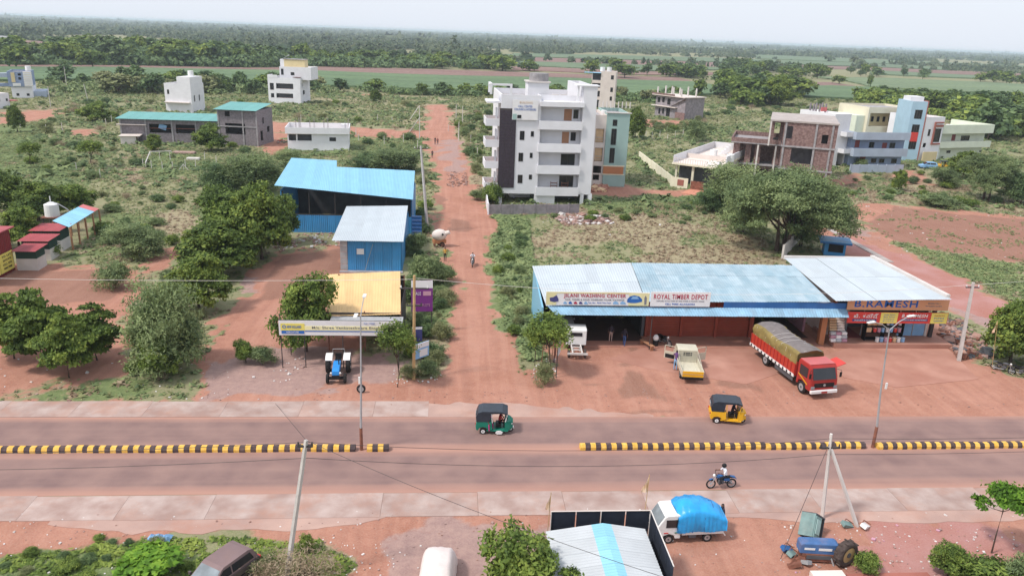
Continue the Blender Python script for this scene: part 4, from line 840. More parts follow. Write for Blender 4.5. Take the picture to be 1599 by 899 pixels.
tufts('verge_grass', 26000, (52, 112), (4, 30), 'leaf_feather', 0.5, lambda k, x, y: inpoly(x, y, LUSH[2]) & (k[0] < 0.4), 'tall fresh grass along the right verge of the dirt road', tallf=1.5)
tufts('far_grass', 60000, (185, 420), (-230, 260), 'leaf_olive', 1.0, lambda k, x, y: (k[0] < 0.4) & (gn(x, y, 14) > 0.42), 'olive grass and low scrub around the far houses', blades=3)
tufts('far_scrub', 16000, (120, 330), (-150, 170), 'leaf_feather', 1.3, lambda k, x, y: (k[0] < 0.3) & (gn(x, y, 12) > 0.52), 'light green low scrub around the far houses', blades=5)
tufts('near_weeds', 30000, (24, 35.6), (-26, 45), 'leaf_mid', 0.26, lambda k, x, y: (k[0] < 0.3) & (gn(x, y, 2) > 0.4), 'green weeds on the near verge at the bottom')
tufts('verge_grass', 9000, (68, 110), (50, 90), 'leaf_feather', 0.4, lambda k, x, y: inpoly(x, y, LUSH[4]), 'short green grass between the brown field and the side road')
tufts('field_weeds', 7000, (85, 125), (50, 125), 'leaf_olive', 0.32, lambda k, x, y: inpoly(x, y, DIRT[9]) & (gn(x, y, 5) > 0.52), 'sparse dry weeds on the brown field')
tufts('yard_weeds', 9000, (51, 120), (-60, 60), 'leaf_olive', 0.22, lambda k, x, y: (k[0] > 0.2) & (k[0] < 0.85), 'weeds straggling at the edges of the bare earth')
# ================= BUILDINGS =================
def wall_x(mb, x0, x1, z0, z1, y0, y1, holes, m):       # wall running along x, with openings (x0,z0,x1,z1)
    xs = sorted({x0, x1}|{min(max(h[i], x0), x1) for h in holes for i in (0, 2)}); zs = sorted({z0, z1}|{min(max(h[i], z0), z1) for h in holes for i in (1, 3)})
    for i in range(len(xs)-1):
        run = None
        for j in range(len(zs)-1):
            cx, cz = (xs[i]+xs[i+1])/2, (zs[j]+zs[j+1])/2; solid = not any(h[0] < cx < h[2] and h[1] < cz < h[3] for h in holes)
            if solid: run = (run[0], zs[j+1]) if run else (zs[j], zs[j+1])
            if (not solid or j == len(zs)-2) and run:
                mb.bx(xs[i], y0, run[0], xs[i+1], y1, run[1], m); run = None
def wall_y(mb, y0, y1, z0, z1, x0, x1, holes, m):
    t = MB(); wall_x(t, y0, y1, z0, z1, 0, 1, holes, m)
    mb.add([(x0+(x1-x0)*v[1], v[0], v[2]) for v in t.v], t.f, m)
class House:
    def __init__(s, name, label, l, r, cat='house', group=None, z=0.0):
        s.f = Facade(l, r); s.w = s.f.w; s.root = thing(name, label, cat, (s.f.o.x, s.f.o.y, z), s.f.rz, group)
    def r(s, *px, back=0.0): return s.f.rect(*px, back=back)
    def ux(s, px, py, back=0.0): return s.f.at(px, py, back)[0]
    def zz(s, px, py, back=0.0): return s.f.at(px, py, back)[1]
    def block(s, x0, x1, y0, y1, z0, z1, m, front=(), left=(), right=(), t=0.22, roof=None, parapet=0.0, name='wall', floor=True):
        mb = MB(); wall_x(mb, x0, x1, z0, z1, y0, y0+t, list(front), m); wall_x(mb, x0, x1, z0, z1, y1-t, y1, [], m)
        wall_y(mb, y0+t, y1-t, z0, z1, x0, x0+t, list(left), m); wall_y(mb, y0+t, y1-t, z0, z1, x1-t, x1, list(right), m)
        mb.build(name, s.root)
        zr = z1-parapet
        if roof: MB().bx(x0+t, y0+t, zr-0.15, x1-t, y1-t, zr, roof).build('roof', s.root)
    def win(s, q, y=0.0, frame='frame_dark', pane='glass', name='window', side='f', bars=1, proud=0.04, label=None):
        a, b, c, d = q; fr = MB(); e = 0.07; mb2 = MB()
        fr.bx(a, y-proud, b, a+e, y+0.16, d, frame).bx(c-e, y-proud, b, c, y+0.16, d, frame).bx(a+e, y-proud, b, c-e, y+0.16, b+e, frame).bx(a+e, y-proud, d-e, c-e, y+0.16, d, frame)
        for k in range(bars): x = a+(c-a)*(k+1)/(bars+1); fr.bx(x-0.03, y-proud+0.01, b+e, x+0.03, y+0.12, d-e, frame)
        mb2.bx(a+e, y+0.06, b+e, c-e, y+0.1, d-e, pane)
        if side != 'f':
            X = side
            for m_ in (fr, mb2): m_.v = [(X+(v[1]-y if X <= 0.01 else -(v[1]-y)), v[0], v[2]) for v in m_.v]
        o = fr.build(name, s.root, label); mb2.build('pane', o); return o
    def part(s, name, mb, label=None, smooth=False): return mb.build(name, s.root, label, smooth)
# ---- tall white block of flats
H = House('apartment_block', 'tall white block of flats with a dark tiled strip and five levels of balconies', G(778, 317), G(921, 319), 'apartment block')
W = H.w; D = 15.0; zt = H.zz(860, 150); g0 = H.zz(800, 301)
def px(X, Y): return 740+X/3.908, 110+Y/3.908
def rz_(X0, Y0, X1, Y1, back=0.0): a = px(X0, Y0); b = px(X1, Y1); return H.r(a[0], a[1], b[0], b[1], back=back)
strip = rz_(152, 232, 252, 716); bl = rz_(398, 190, 650, 770); xb0, xb1 = bl[0], bl[2]
w_small = [rz_(280, 370, 308, 425), rz_(272, 503, 300, 556), rz_(267, 637, 296, 688)]; w_tiny = [rz_(347, 372, 366, 404), rz_(341, 503, 358, 534), rz_(335, 636, 354, 665)]
H.block(0, xb0, 0, D, g0, zt, 'white_wall', front=w_small+w_tiny, left=[(2, g0+1.0, 3.2, g0+2.4)], roof='grey_concrete', parapet=0.9)
H.block(xb1+0.01, W, 0, D, g0, zt+1.6, 'white_wall', roof='grey_concrete', parapet=0.9)
for q in w_small: H.win(q, frame='shirt_white' if False else 'frame_dark')
for q in w_tiny: H.win(q, bars=0)
REC = 1.7
dz = [(237, 308), (375, 445), (510, 578), (642, 710)]
doors = [rz_(550, 237, 598, 308, REC), rz_(537, 375, 580, 445, REC), None, None]; wins = [rz_(607, 240, 637, 295, REC), rz_(590, 378, 621, 430, REC), rz_(530, 510, 615, 578, REC), rz_(520, 642, 605, 710, REC)]
mb = MB(); wall_x(mb, xb0, xb1, g0, zt, REC, REC+0.2, [q for q in doors+wins if q], 'white_wall'); H.part('wall', mb); H.part('wall', MB().bx(xb0, D-0.2, g0, xb1, D, zt, 'white_wall'))
for q in doors:
    if q: H.part('door', MB().bx(q[0], REC+0.03, q[1], q[2], REC+0.1, q[3], 'door_wood'), 'orange brown balcony door')
for q in wins: H.win(q, y=REC)
MB().bx(xb0, REC+0.2, zt-1.05, xb1, D-0.2, zt-0.9, 'grey_concrete').build('roof', H.root)
for k, (ya, yb) in enumerate(((310, 360), (447, 497), (580, 630), (712, 762))):
    q = rz_(405, ya, 655, yb); mb = MB(); mb.bx(xb0-0.25, -0.35, q[1]-0.05, xb1+0.05, -0.2, q[3], 'white_wall').bx(xb0-0.25, -0.2, q[1]-0.05, xb1+0.05, REC, q[1]+0.12, 'white_wall').bx(xb0-0.25, -0.2, q[1]+0.12, xb0-0.1, -0.005, q[3], 'white_wall')
    H.part('balcony', mb)
q = rz_(405, 192, 660, 222); H.part('canopy', MB().bx(xb0-0.2, -0.45, q[1], xb1+0.15, REC, q[3], 'white_wall'))
H.part('clothes_rack', MB().bx(xb0+3.2, 0.9, 0, xb0+3.3, 1.2, 0.1, 'rust'))
# racks standing on the lowest balcony
sh = MB(); zb = rz_(405, 712, 655, 762)[1]+0.13
for x0 in (xb0+2.2, xb0+4.0):
    for k in range(4): sh.bx(x0, 0.5, zb+0.35+k*0.45, x0+1.1, 0.9, zb+0.4+k*0.45, 'rust')
    for a in (0, 1.04): sh.bx(x0+a, 0.5, zb, x0+a+0.06, 0.56, zb+2.0, 'rust')
H.part('shelf_rack', sh)
# left-hand balconies
for k, (ya, yb) in enumerate(((250, 335), (372, 465), (495, 595), (622, 725))):
    z0 = H.zz(*px(110, yb-6))-0.3; h = 1.15
    mb = MB(); mb.bx(-2.3, 0.4, z0, -2.16, 5.2, z0+h, 'white_wall').bx(-2.16, 0.4, z0, 0, 0.54, z0+h, 'white_wall').bx(-2.16, 0.54, z0, 0, 5.2, z0+0.14, 'terracotta').bx(-2.16, 5.06, z0+0.14, 0, 5.2, z0+h, 'white_wall')
    H.part('balcony', mb); H.part('column', MB().bx(-0.75, 1.2, z0+0.14, -0.45, 1.5, z0+2.75, 'white_wall'))
z0 = H.zz(*px(110, 188)); H.part('canopy', MB().bx(-2.2, 0.3, z0-0.3, 0, 5.2, z0-0.05, 'white_wall'))
# dark tiled strip, tile by tile
th_, tw_ = 0.45, (strip[2]-strip[0])/3; nr = int((strip[3]-strip[1])/th_); tm = MB()
H.part('tile_backing', MB().bx(strip[0], -0.05, strip[1], strip[2], 0, strip[3], 'frame_dark'))
for r_ in range(nr):
    for c_ in range(3): zz = strip[1]+r_*th_; xx = strip[0]+c_*tw_; tm.bx(xx+0.03, -0.09-0.01*((r_+c_) % 2), zz+0.03, xx+tw_-0.03, -0.05, zz+th_-0.03, 'tile_dark')
o = H.part('dark_tiles', tm); o['kind'] = 'stuff'
# ground floor: pillars, parked car bay, wall
mb = MB()
for X in (155, 375, 655, 705): x = rz_(X-9, 800, X+9, 815)[0]; mb.bx(max(0, x), 0, 0, max(0, x)+0.55, 0.5, g0, 'white_wall')
for X in (155, 375, 705): x = max(0, rz_(X-9, 800, X+9, 815)[0]); mb.bx(x, 7, 0, x+0.4, 7.4, g0, 'white_wall')
H.part('pillar', mb); qa = rz_(385, 770, 492, 812); H.part('wall', MB().bx(qa[0], 0.05, 0, qa[2], 0.25, g0, 'white_wall')); H.part('wall', MB().bx(0.3, D-0.3, 0, W-0.3, D-0.1, g0, 'white_wall')); H.part('wall', MB().bx(W-0.25, 1.5, 0, W, D-0.3, g0, 'white_wall'))
MB().bx(0, 0, g0-0.12, W, D, g0-0.005, 'white_wall').build('floor_slab', H.root)
# roof pieces
q = rz_(330, 60, 458, 160, 3.0); H.part('stair_block', MB().bx(q[0], 3.0, zt-0.9, q[2], 6.5, q[3]-0.4, 'white_wall').bx(q[0]-0.2, 2.8, q[3]-0.4, q[2]+0.25, 6.8, q[3]-0.2, 'offwhite'))
H.part('water_tank', MB().cyl((q[0]+1.9, 4.6, q[3]-0.2), (q[0]+1.9, 4.6, q[3]+1.0), 1.55, 1.55, 'grey_concrete', 18))
for i in range(2): H.part('air_conditioner', MB().bbox(q[2]+0.5+i*1.3, 2.2, zt-0.85, q[2]+1.5+i*1.3, 2.7, zt+0.1, 'offwhite'))
q = rz_(135, 82, 235, 155); H.part('roof_frame', MB().bx(q[0]-0.9, 0.0, zt, q[0]-0.55, 0.3, q[3], 'white_wall').bx(q[2]-0.35, 0.02, zt, q[2], 0.3, q[3]-0.3, 'white_wall').bx(q[0]-0.9, 0.02, q[3]-0.3, q[2], 0.31, q[3], 'white_wall').bx(q[0]-0.9, 0.3, q[3]-0.3, q[0]-0.55, 4, q[3], 'white_wall').bx(q[0]-0.9, 3.7, zt, q[0]-0.55, 4, q[3]-0.3, 'white_wall'))
q = rz_(625, 105, 770, 125); H.part('canopy', MB().bx(xb1-1.2, -0.15, zt+1.6, W+0.3, 2.2, zt+1.78, 'white_wall').bx(xb1-1.0, 0.2, zt-0.9, xb1-0.7, 0.5, zt+1.6, 'white_wall'))
q = rz_(234, 180, 390, 302); bd = H.part('signboard', MB().bx(q[0], -0.3, q[1], q[2], -0.2, q[3], 'sign_white'), 'white signboard with blue lettering over a pale green corner')
cx = (q[0]+q[2])/2; hh = q[3]-q[1]; ww = q[2]-q[0]
text('CALL CENTER', cx, q[3]-hh*0.32, 0.33, ww*0.55, 'ink_blue', 'lettering', bd, back=-0.32); text('COLOURS & INTERIORS', cx, q[3]-hh*0.47, 0.33, ww*0.85, 'ink_blue', 'lettering', bd, back=-0.32, bold=0.02)
MB().bx(q[0]+0.8, -0.36, q[1]+0.25, q[0]+1.4, -0.32, q[1]+0.75, 'black').build('printed_mark', bd); MB().bx(q[0]+0.05, -0.33, q[1]+0.05, q[0]+0.7, -0.305, q[1]+0.9, 'teal_wall').build('printed_patch', bd)
text('BUILDING', cx+0.1, q[3]-hh*0.13, 0.3, ww*0.5, 'goods_tan', 'lettering', bd, back=-0.32)
bpy.data.objects.remove([c for c in H.root.children if c.name.startswith('clothes_rack')][0])
# compound wall of cement panels
def panel_wall(name, label, a, b, h, n, m='block_grey', t=0.15, group=None, panel='panel'):
    F = Facade(a, b); root = thing(name, label, 'wall', (F.o.x, F.o.y, 0), F.rz, group); st = F.w/n
    for i in range(n):
        MB().bx(i*st+0.09, 0, 0, (i+1)*st-0.09, t, h*(1+0.02*random.uniform(-1, 1)), m).build(panel, root); MB().bx(i*st-0.09, -0.05, 0, i*st+0.09, t+0.05, h+0.12, m).build('post', root)
    return root
panel_wall('compound_wall', 'grey cement panel wall in front of the tall white block', G(763, 335), G(905, 334), 1.5, 8, 'bare_cement')
panel_wall('compound_wall', 'short white plastered wall left of the tall white block', G(763, 335), G(757, 300), 1.6, 3, 'white_wall')
# parked car seen under the block
# ---- teal house
H = House('teal_house', 'pale teal four-storey house with a brown band beside the white block', *level(908, 290, 975, -0.03), 'house')
def px(X, Y): return 900+X/4.61, 105+Y/4.61
def rr_(X0, Y0, X1, Y1, back=0.0): a = px(X0, Y0); b = px(X1, Y1); return H.r(a[0], a[1], b[0], b[1], back=back)
zt = H.zz(960, 177); W = H.w; xm = rr_(205, 400, 215, 800)[0]
wn = [rr_(262, 378, 294, 423), rr_(250, 443, 287, 560), rr_(238, 582, 274, 690)]
H.block(xm, W, 0, 11, 0, zt, 'teal_wall', front=wn, roof='grey_concrete', parapet=0.6)
for q in wn: H.win(q, bars=1, pane='glass')
q = rr_(192, 715, 337, 768); H.part('band', MB().bx(q[0], -0.12, q[1], q[2], 0, q[3], 'orange_wall').bx(q[0]-0.2, -0.1, q[3], q[2]+0.2, -0.005, q[3]+0.2, 'cream_wall').bx(q[0]-0.2, -0.1, q[1]-0.2, q[2]+0.2, -0.005, q[1], 'cream_wall'))
op = [rr_(140, 445, 200, 545), rr_(132, 582, 190, 680), rr_(122, 712, 180, 765)]
H.block(0, xm-0.01, 0.3, 11, 0, rr_(140, 345, 205, 400)[3], 'cream_pink', front=op+[rr_(120, 775, 165, 815)], roof='grey_concrete', parapet=0.5)
for q in op[:2]: H.part('shutter', MB().bx(q[0]+0.05, 0.6, q[1]+0.05, q[2]-0.05, 0.66, q[3]-0.05, 'goods_tan')); H.part('railing', MB().bx(q[0], 0.2, q[1]+0.9, q[2], 0.26, q[1]+0.98, 'steel').bx(q[0], 0.2, q[1]+0.4, q[2], 0.26, q[1]+0.46, 'steel'))
q = rr_(172, 352, 208, 408, 1.5); H.part('stair_block', MB().bx(q[0], 1.5, q[1]-0.6, q[2], 3.5, q[3], 'rust_trim'))
H.part('water_tank', MB().cyl((q[0]+0.8, 3, q[3]), (q[0]+0.8, 3, q[3]+0.9), 0.5, 0.5, 'white_paint', 14))
mb = MB()
for i in range(9): mb.cyl((xm+i*0.75, 10.5, zt), (xm+i*0.75, 10.5, zt+1.2), 0.1, 0.1, 'offwhite', 5)
H.part('roof_post', mb); H.part('canopy', MB().bx(xm-0.3, -0.2, zt, W+0.25, 0.3, zt+0.14, 'offwhite'))
# ---- cream tower behind
H = House('cream_tower', 'narrow cream tower with a small blue awning behind the white block', G(921, 168), G(958, 170), 'house')
wn = [H.r(954, 118, 958.5, 124.5), H.r(953, 137, 957, 144), H.r(952, 151, 955.5, 157.5)]; zt = H.zz(950, 112); xm = H.ux(937, 140)
H.block(xm, H.w, 0, 9, 0, zt, 'cream_pink', front=wn, roof='grey_concrete', parapet=0.5)
for q in wn: H.win(q, bars=0)
z3 = [H.zz(930, y) for y in (168, 153, 139, 127)]
mb = MB(); mb.bx(0, 0, 0, 0.3, 0.3, z3[3]+3, 'cream_pink').bx(0, 8, 0, xm, 8.2, z3[3]+3, 'cream_pink').bx(0, 3.2, 0, xm-0.01, 3.4, z3[3]+3, 'dark_grey')
for z in z3[1:]: mb.bx(0, 0, z-0.7, xm-0.01, 3.2, z+0.35, 'cream_pink')
H.part('balconies_wall', mb); H.part('awning', MB().bx(-3.0, -0.6, z3[3]+3.0, xm, 3.5, z3[3]+3.15, 'light_blue_roof'))
for i in range(2): H.part('water_tank', MB().cyl((xm+0.2+i*2.6, 3, zt-0.2), (xm+0.2+i*2.6, 3, zt+1.4), 0.9, 0.9, 'white_paint', 14))
# ---- half-built house far right of the block
H = House('half_built_house', 'two-storey grey house under construction with rods rising from the roof', G(1022, 181), G(1068, 188), 'unfinished house')
z1, z2 = H.zz(1040, 166), H.zz(1040, 149); W = H.w
fh = [H.r(1028, 169, 1031, 178), H.r(1034, 169, 1037, 178), H.r(1040, 168, 1046, 182), H.r(1027, 152, 1031, 160), H.r(1034, 152, 1038, 160), H.r(1042, 154, 1047, 164)]
H.block(0, W, 0, 9, 0, z2, 'bare_cement', front=fh, roof='bare_cement', parapet=0)
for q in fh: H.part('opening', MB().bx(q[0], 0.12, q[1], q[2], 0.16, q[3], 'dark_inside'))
H.part('ledge', MB().bx(-1, -1.2, z1-0.15, W*0.75, 0, z1+0.1, 'cream_pink').bx(-1, -1.2, z2-0.15, W+0.6, 9.3, z2+0.1, 'cream_pink').bx(-1, -1.2, z2+0.1, W*0.7, -1.05, z2+0.7, 'brick_red'))
H.part('brick_wall', MB().bx(W*0.72, -0.5, 0, W+0.4, -0.3, 2.4, 'brick_red'))
for i in range(8): H.part('column', MB().bx(0.2+i*W/7.5, (i % 2)*5, z2, 0.6+i*W/7.5, 0.4+(i % 2)*5, z2+2.6+(i % 3)*0.3, 'offwhite'))
sl = MB(); sl.add([(W*0.45, -0.7, z1), (W, -0.7, z2), (W, -0.7, z2-0.5), (W*0.45, -0.7, z1-0.5), (W*0.45, 0.3, z1), (W, 0.3, z2), (W, 0.3, z2-0.5), (W*0.45, 0.3, z1-0.5)], [(0, 1, 2, 3), (7, 6, 5, 4), (0, 4, 5, 1), (3, 2, 6, 7)], 'bare_cement'); H.part('stair', sl)
# ---- white and cream bungalow
A = G(1052, 290); Bp = G(1113, 298); H = House('bungalow', 'single-storey cream and white bungalow with a flat roof terrace and boundary wall', A, Bp, 'house')
W = H.w; z1 = H.zz(1075, 256); dpt = 26.0
MB().bx(0, 2.5, 0, W, dpt, z1-0.1, 'cream_pink').build('wall', H.root)
H.part('porch', MB().bx(0, 0, 0, 0.35, 0.35, z1-0.3, 'cream_wall').bx(W*0.42, 0, 0, W*0.42+0.4, 0.35, z1-0.3, 'cream_wall').bx(0, 2.3, 0, W, 2.48, z1-0.3, 'dark_grey'))
rf = MB(); rf.bx(-0.6, -0.6, z1-0.3, W+0.3, dpt+0.4, z1, 'cream_wall'); H.part('roof', rf)
H.part('parapet', MB().bx(-0.6, 0.0, z1, -0.45, dpt+0.4, z1+1.3, 'white_wall').bx(-0.6, dpt+0.25, z1, W+0.3, dpt+0.4, z1+1.3, 'white_wall').bx(W+0.1, 6, z1, W+0.3, dpt, z1+1.2, 'white_wall').bx(-0.45, 7.5, z1, W+0.1, 7.65, z1+0.9, 'cream_pink'))
rl = MB(); rl.bx(-0.4, -0.5, z1+0.85, W*0.8, -0.44, z1+0.92, 'cream_pink')
for i in range(14): rl.bx(-0.4+i*W*0.8/13, -0.5, z1, -0.33+i*W*0.8/13, -0.44, z1+0.85, 'cream_pink')
H.part('railing', rl); H.part('roof_floor', MB().bx(-0.45, -0.4, z1+0.005, W+0.1, dpt, z1+0.03, 'cream_pink'))
for i, (x, y) in enumerate(((3.2, 13), (7.6, 9))): H.part('water_tank', MB().cyl((x, y, z1), (x, y, z1+1.3), 0.75, 0.72, 'white_paint', 16).cyl((x, y, z1+1.3), (x, y, z1+1.5), 0.3, 0.25, 'white_paint', 10))
H.part('gate', MB().bx(W*0.44+0.4, -1.6, 0, W*0.44+2.8, -1.5, 1.6, 'rust'), 'dark brown metal gate')
H.part('wall_front', MB().bx(-0.2, -1.7, 0, W*0.42, -1.5, 1.9, 'cream_wall').bx(W*0.16, -1.76, 0.5, W*0.32, -1.7, 1.6, 'rust_trim'))
for i in range(6): q = (3+i*3.2, 1.4, 4+i*3.2, 2.5); H.win(q, y=0, side=0.0, bars=0)
sw = MB()
for i in range(6): sw.bx(W-2.6+i*0.4, 3+i*0.0, z1-1.5+i*0.45-1.2, W-2.2+i*0.4, 4.2, z1-1.2+i*0.45-0.6, 'white_wall')
H.part('stair', sw); H.part('driveway', MB().bx(W*0.44+0.3, -6.5, 0.0, W*0.44+3.6, -1.5, 0.1, 'terracotta'))
F2 = panel_wall('boundary_wall', 'long white and cream boundary wall running back beside the bungalow', G(1050, 290), G(998, 248), 1.7, 7, 'cream_wall', panel='panel')
# ---- brick house under construction
H = House('brick_house', 'large unfinished red brick house with grey concrete frame and empty openings', G(1172, 286), G(1293, 297), 'unfinished house')
def px(X, Y): return 1000+X/5, 140+Y/5
def rr_(X0, Y0, X1, Y1, back=0.0): a = px(X0, Y0); b = px(X1, Y1); return H.r(a[0], a[1], b[0], b[1], back=back)
W = H.w; DD = 17.0; za = rr_(1250, 610, 1400, 640)[1]; zb = rr_(1100, 430, 1500, 460)[1]; zc = rr_(1100, 260, 1500, 290)[3]-0.1
x1 = rr_(1085, 500, 1110, 600)[0]
def brickwall(x0, x1_, z0, z1_, holes, y=0.1, side=None):
    mb = MB(); (wall_x(mb, x0, x1_, z0, z1_, y, y+0.23, holes, 'brick_red') if side is None else wall_y(mb, x0, x1_, z0, z1_, side, side+0.23, holes, 'brick_red')); H.part('brick_wall', mb)
h0 = [rr_(1365, 670, 1420, 770)]; h1 = [rr_(1172, 458, 1338, 580)]; h2 = [rr_(1135, 285, 1188, 385), rr_(1415, 355, 1465, 425)]
brickwall(x1, W, 0, za, h0+[(x1+1.0, za-1.2, x1+3.4, za-0.6)]); brickwall(x1, W, za+0.3, zb, h1); brickwall(x1, W, zb+0.3, zc, h2)
l1 = [(2.0, za+0.3, 5.0, zb-0.4), (6.5, za+1, 8.0, zb-0.4), (10.5, za+0.9, 12.5, zb-0.5)]; l2 = [(1.8, zb+0.3, 4.6, zc-0.2), (6.0, zb+0.9, 8.0, zc-0.4)]
brickwall(0.3, DD, 0, za, [(2, 0.5, 4, 2.3)], side=x1); brickwall(0.3, DD, za+0.3, zb, l1, side=x1); brickwall(0.3, 9.5, zb+0.3, zc, l2, side=x1)
brickwall(x1, W, 0, zc, [], y=DD); brickwall(0.3, DD, 0, zc, [], side=W-0.3)
for (z, y1) in ((za, DD), (zb, DD), (zc, DD)): H.part('concrete_slab', MB().bx(x1-0.12 if z < zc else x1-2.6, -0.15, z, W+0.15, y1+0.4, z+0.3, 'grey_concrete' if z < zc else 'concrete'))
for X in (1110, 1350, 1478): x = rr_(X-10, 400, X+10, 600)[0]; H.part('column', MB().bx(x, -0.06, 0, x+0.35, 0.09, zc, 'grey_concrete'))
H.part('column', MB().bx(x1-2.55, -0.1, zb, x1-2.25, 0.2, zc, 'offwhite').bx(x1-2.55, 7.8, zb, x1-2.25, 8.1, zc, 'offwhite'))
# lower wing reaching left with a terrace
wl = -4.2; H.part('brick_wall', (lambda mb: (wall_x(mb, wl, x1-0.02, za+0.3, zb-0.1, 3.0, 3.23, [(wl+1.2, za+0.5, wl+2.3, zb-0.4), (wl+3.4, za+0.3, wl+4.1, zb-0.4), (wl+5.2, za+0.3, wl+7.6, zb-0.5)], 'brick_red'), mb)[1])(MB()))
H.part('brick_wall', (lambda mb: (wall_x(mb, wl, x1-0.02, 0, za, 3.0, 3.23, [(wl+1, 0.8, wl+2.4, 2.2), (wl+4, 0, wl+7, 2.5)], 'brick_red'), mb)[1])(MB()))
H.part('brick_wall', (lambda mb: (wall_y(mb, 3.23, 14, 0, zb-0.1, wl, wl+0.23, [(4.5, za+0.9, 6.2, zb-0.5), (8.5, za+0.9, 10.5, zb-0.5)], 'brick_red'), mb)[1])(MB()))
H.part('concrete_slab', MB().bx(wl-0.5, 1.6, zb-0.1, x1-0.14, 14.2, zb+0.12, 'grey_concrete').bx(wl-0.5, 2.2, za, x1-0.14, 14.2, za+0.25, 'grey_concrete'))
H.part('brick_parapet', MB().bx(wl-0.5, 1.6, zb+0.12, x1-0.14, 1.83, zb+0.95, 'brick_red').bx(wl-0.5, 1.83, zb+0.12, wl-0.27, 14.2, zb+0.95, 'brick_red').bx(wl-0.27, 13.97, zb+0.12, x1-0.2, 14.2, zb+0.95, 'brick_red'))
for x in (wl+4.5, wl+7.8): H.part('column', MB().bx(x, 1.7, 0, x+0.3, 2.0, zb-0.1, 'offwhite'))
H.part('inner_wall', MB().bx(wl, 7.0, 0, x1, 7.2, zb-0.1, 'brick_red')); H.part('inner_wall', MB().bx(x1+0.3, 4.5, 0, W-0.35, 4.7, zc, 'bare_cement'))
H.part('brick_wall', (lambda mb: (wall_x(mb, x1-2.3, x1-0.02, zb+0.12, zc, 5.0, 5.2, [(x1-1.7, zb+0.12, x1-0.7, zc-0.7)], 'brick_red'), mb)[1])(MB())); H.part('brick_wall', (lambda mb: (wall_y(mb, 5.2, 13, zb+0.12, zc, x1-2.3, x1-2.1, [(6.5, zb+0.9, 8.3, zc-0.5)], 'brick_red'), mb)[1])(MB()))
st = MB()
for i in range(7): st.bx(wl-3.2+i*0.42, 5.4, za-0.4+i*0.42, wl-2.78+i*0.42, 6.6, za+0.9+i*0.42, 'white_wall')
H.part('stair', st)
# ---- grey-blue house row with the blue stair tower and yellow upper floor
def px(X, Y): return 1280+X/5, 140+Y/5
H = House('blue_grey_house', 'two-storey grey-blue house with long balconies behind a grey wall', G(1329, 262), G(1412, 262), 'house')
def rr_(X0, Y0, X1, Y1, back=0.0): a = px(X0, Y0); b = px(X1, Y1); return H.r(a[0], a[1], b[0], b[1], back=back)
W = H.w; za = rr_(270, 515, 640, 520)[1]; zb = rr_(290, 380, 660, 390)[1]; BK_ = 1.5
w1 = [rr_(400, 538, 440, 572, BK_), rr_(462, 540, 503, 572, BK_), rr_(558, 540, 600, 575, BK_)]; w2 = [rr_(385, 410, 425, 455, BK_), rr_(545, 415, 588, 458, BK_)]; d2 = [rr_(487, 415, 525, 458, BK_), rr_(275, 390, 312, 452, BK_)]; d1 = [rr_(312, 515, 357, 570, BK_)]
H.block(0, W, BK_, 11, 0, zb, 'slate_blue_wall', front=w1+w2+d1+d2, roof='grey_concrete')
for q in w1+w2: H.win(q, y=BK_)
for q in d1+d2: H.part('door', MB().bx(q[0], BK_+0.05, q[1], q[2], BK_+0.12, q[3], 'door_red'))
for z, hh in ((za, rr_(290, 460, 640, 515)[3]-za), (zb, rr_(290, 335, 690, 385)[3]-zb)):
    H.part('balcony', MB().bx(0, -0.1, z-0.1, W, 0.05, z+max(hh, 1.0), 'grey_blue_wall').bx(0, 0.05, z-0.1, W, BK_, z+0.05, 'grey_blue_wall').bx(-0.1, -0.05, z-0.1, 0, 11, z+max(hh, 1.0), 'grey_blue_wall'))
# white house at its left
H2 = House('white_side_house', 'narrow white house wedged between the brick house and the grey-blue house', G(1302, 262), G(1327, 261), 'house')
def r2(X0, Y0, X1, Y1, back=0.0): a = px(X0, Y0); b = px(X1, Y1); return H2.r(a[0], a[1], b[0], b[1], back=back)
zt = r2(140, 200, 200, 300)[3]; wn = [r2(162, 315, 180, 365), r2(138, 440, 158, 490)]
H2.block(0, H2.w, 2, 13, 0, zt, 'white_wall', front=wn+[r2(185, 495, 235, 605)], roof='offwhite', parapet=0.4)
for q in wn: H2.win(q, y=2.0, bars=0)
for z in (r2(200, 440, 280, 500)[1], r2(200, 310, 290, 370)[1]): H2.part('balcony', MB().bx(H2.w*0.5, 0.2, z, H2.w+0.05, 0.32, z+1.0, 'white_wall').bx(H2.w*0.5, 0.32, z, H2.w+0.05, 2.0, z+0.15, 'white_wall').bx(H2.w*0.5, 0.32, z+0.15, H2.w*0.5+0.12, 2.0, z+1.0, 'white_wall'))
for i in range(6): H2.part('column', MB().bx(0.1+i*0.9, 9+(i % 2)*2, zt-0.4, 0.4+i*0.9, 9.3+(i % 2)*2, zt+1.6, 'bare_cement'))
H2.part('cloth', MB().bx(1.5, 8, zt, 3.2, 8.2, zt+0.9, 'roof_red'), 'red cloth hung on the roof')
panel_wall('boundary_wall', 'grey-blue boundary wall in front of the two-storey house', G(1327, 270), G(1410, 270), 1.75, 6, 'grey_blue_wall')
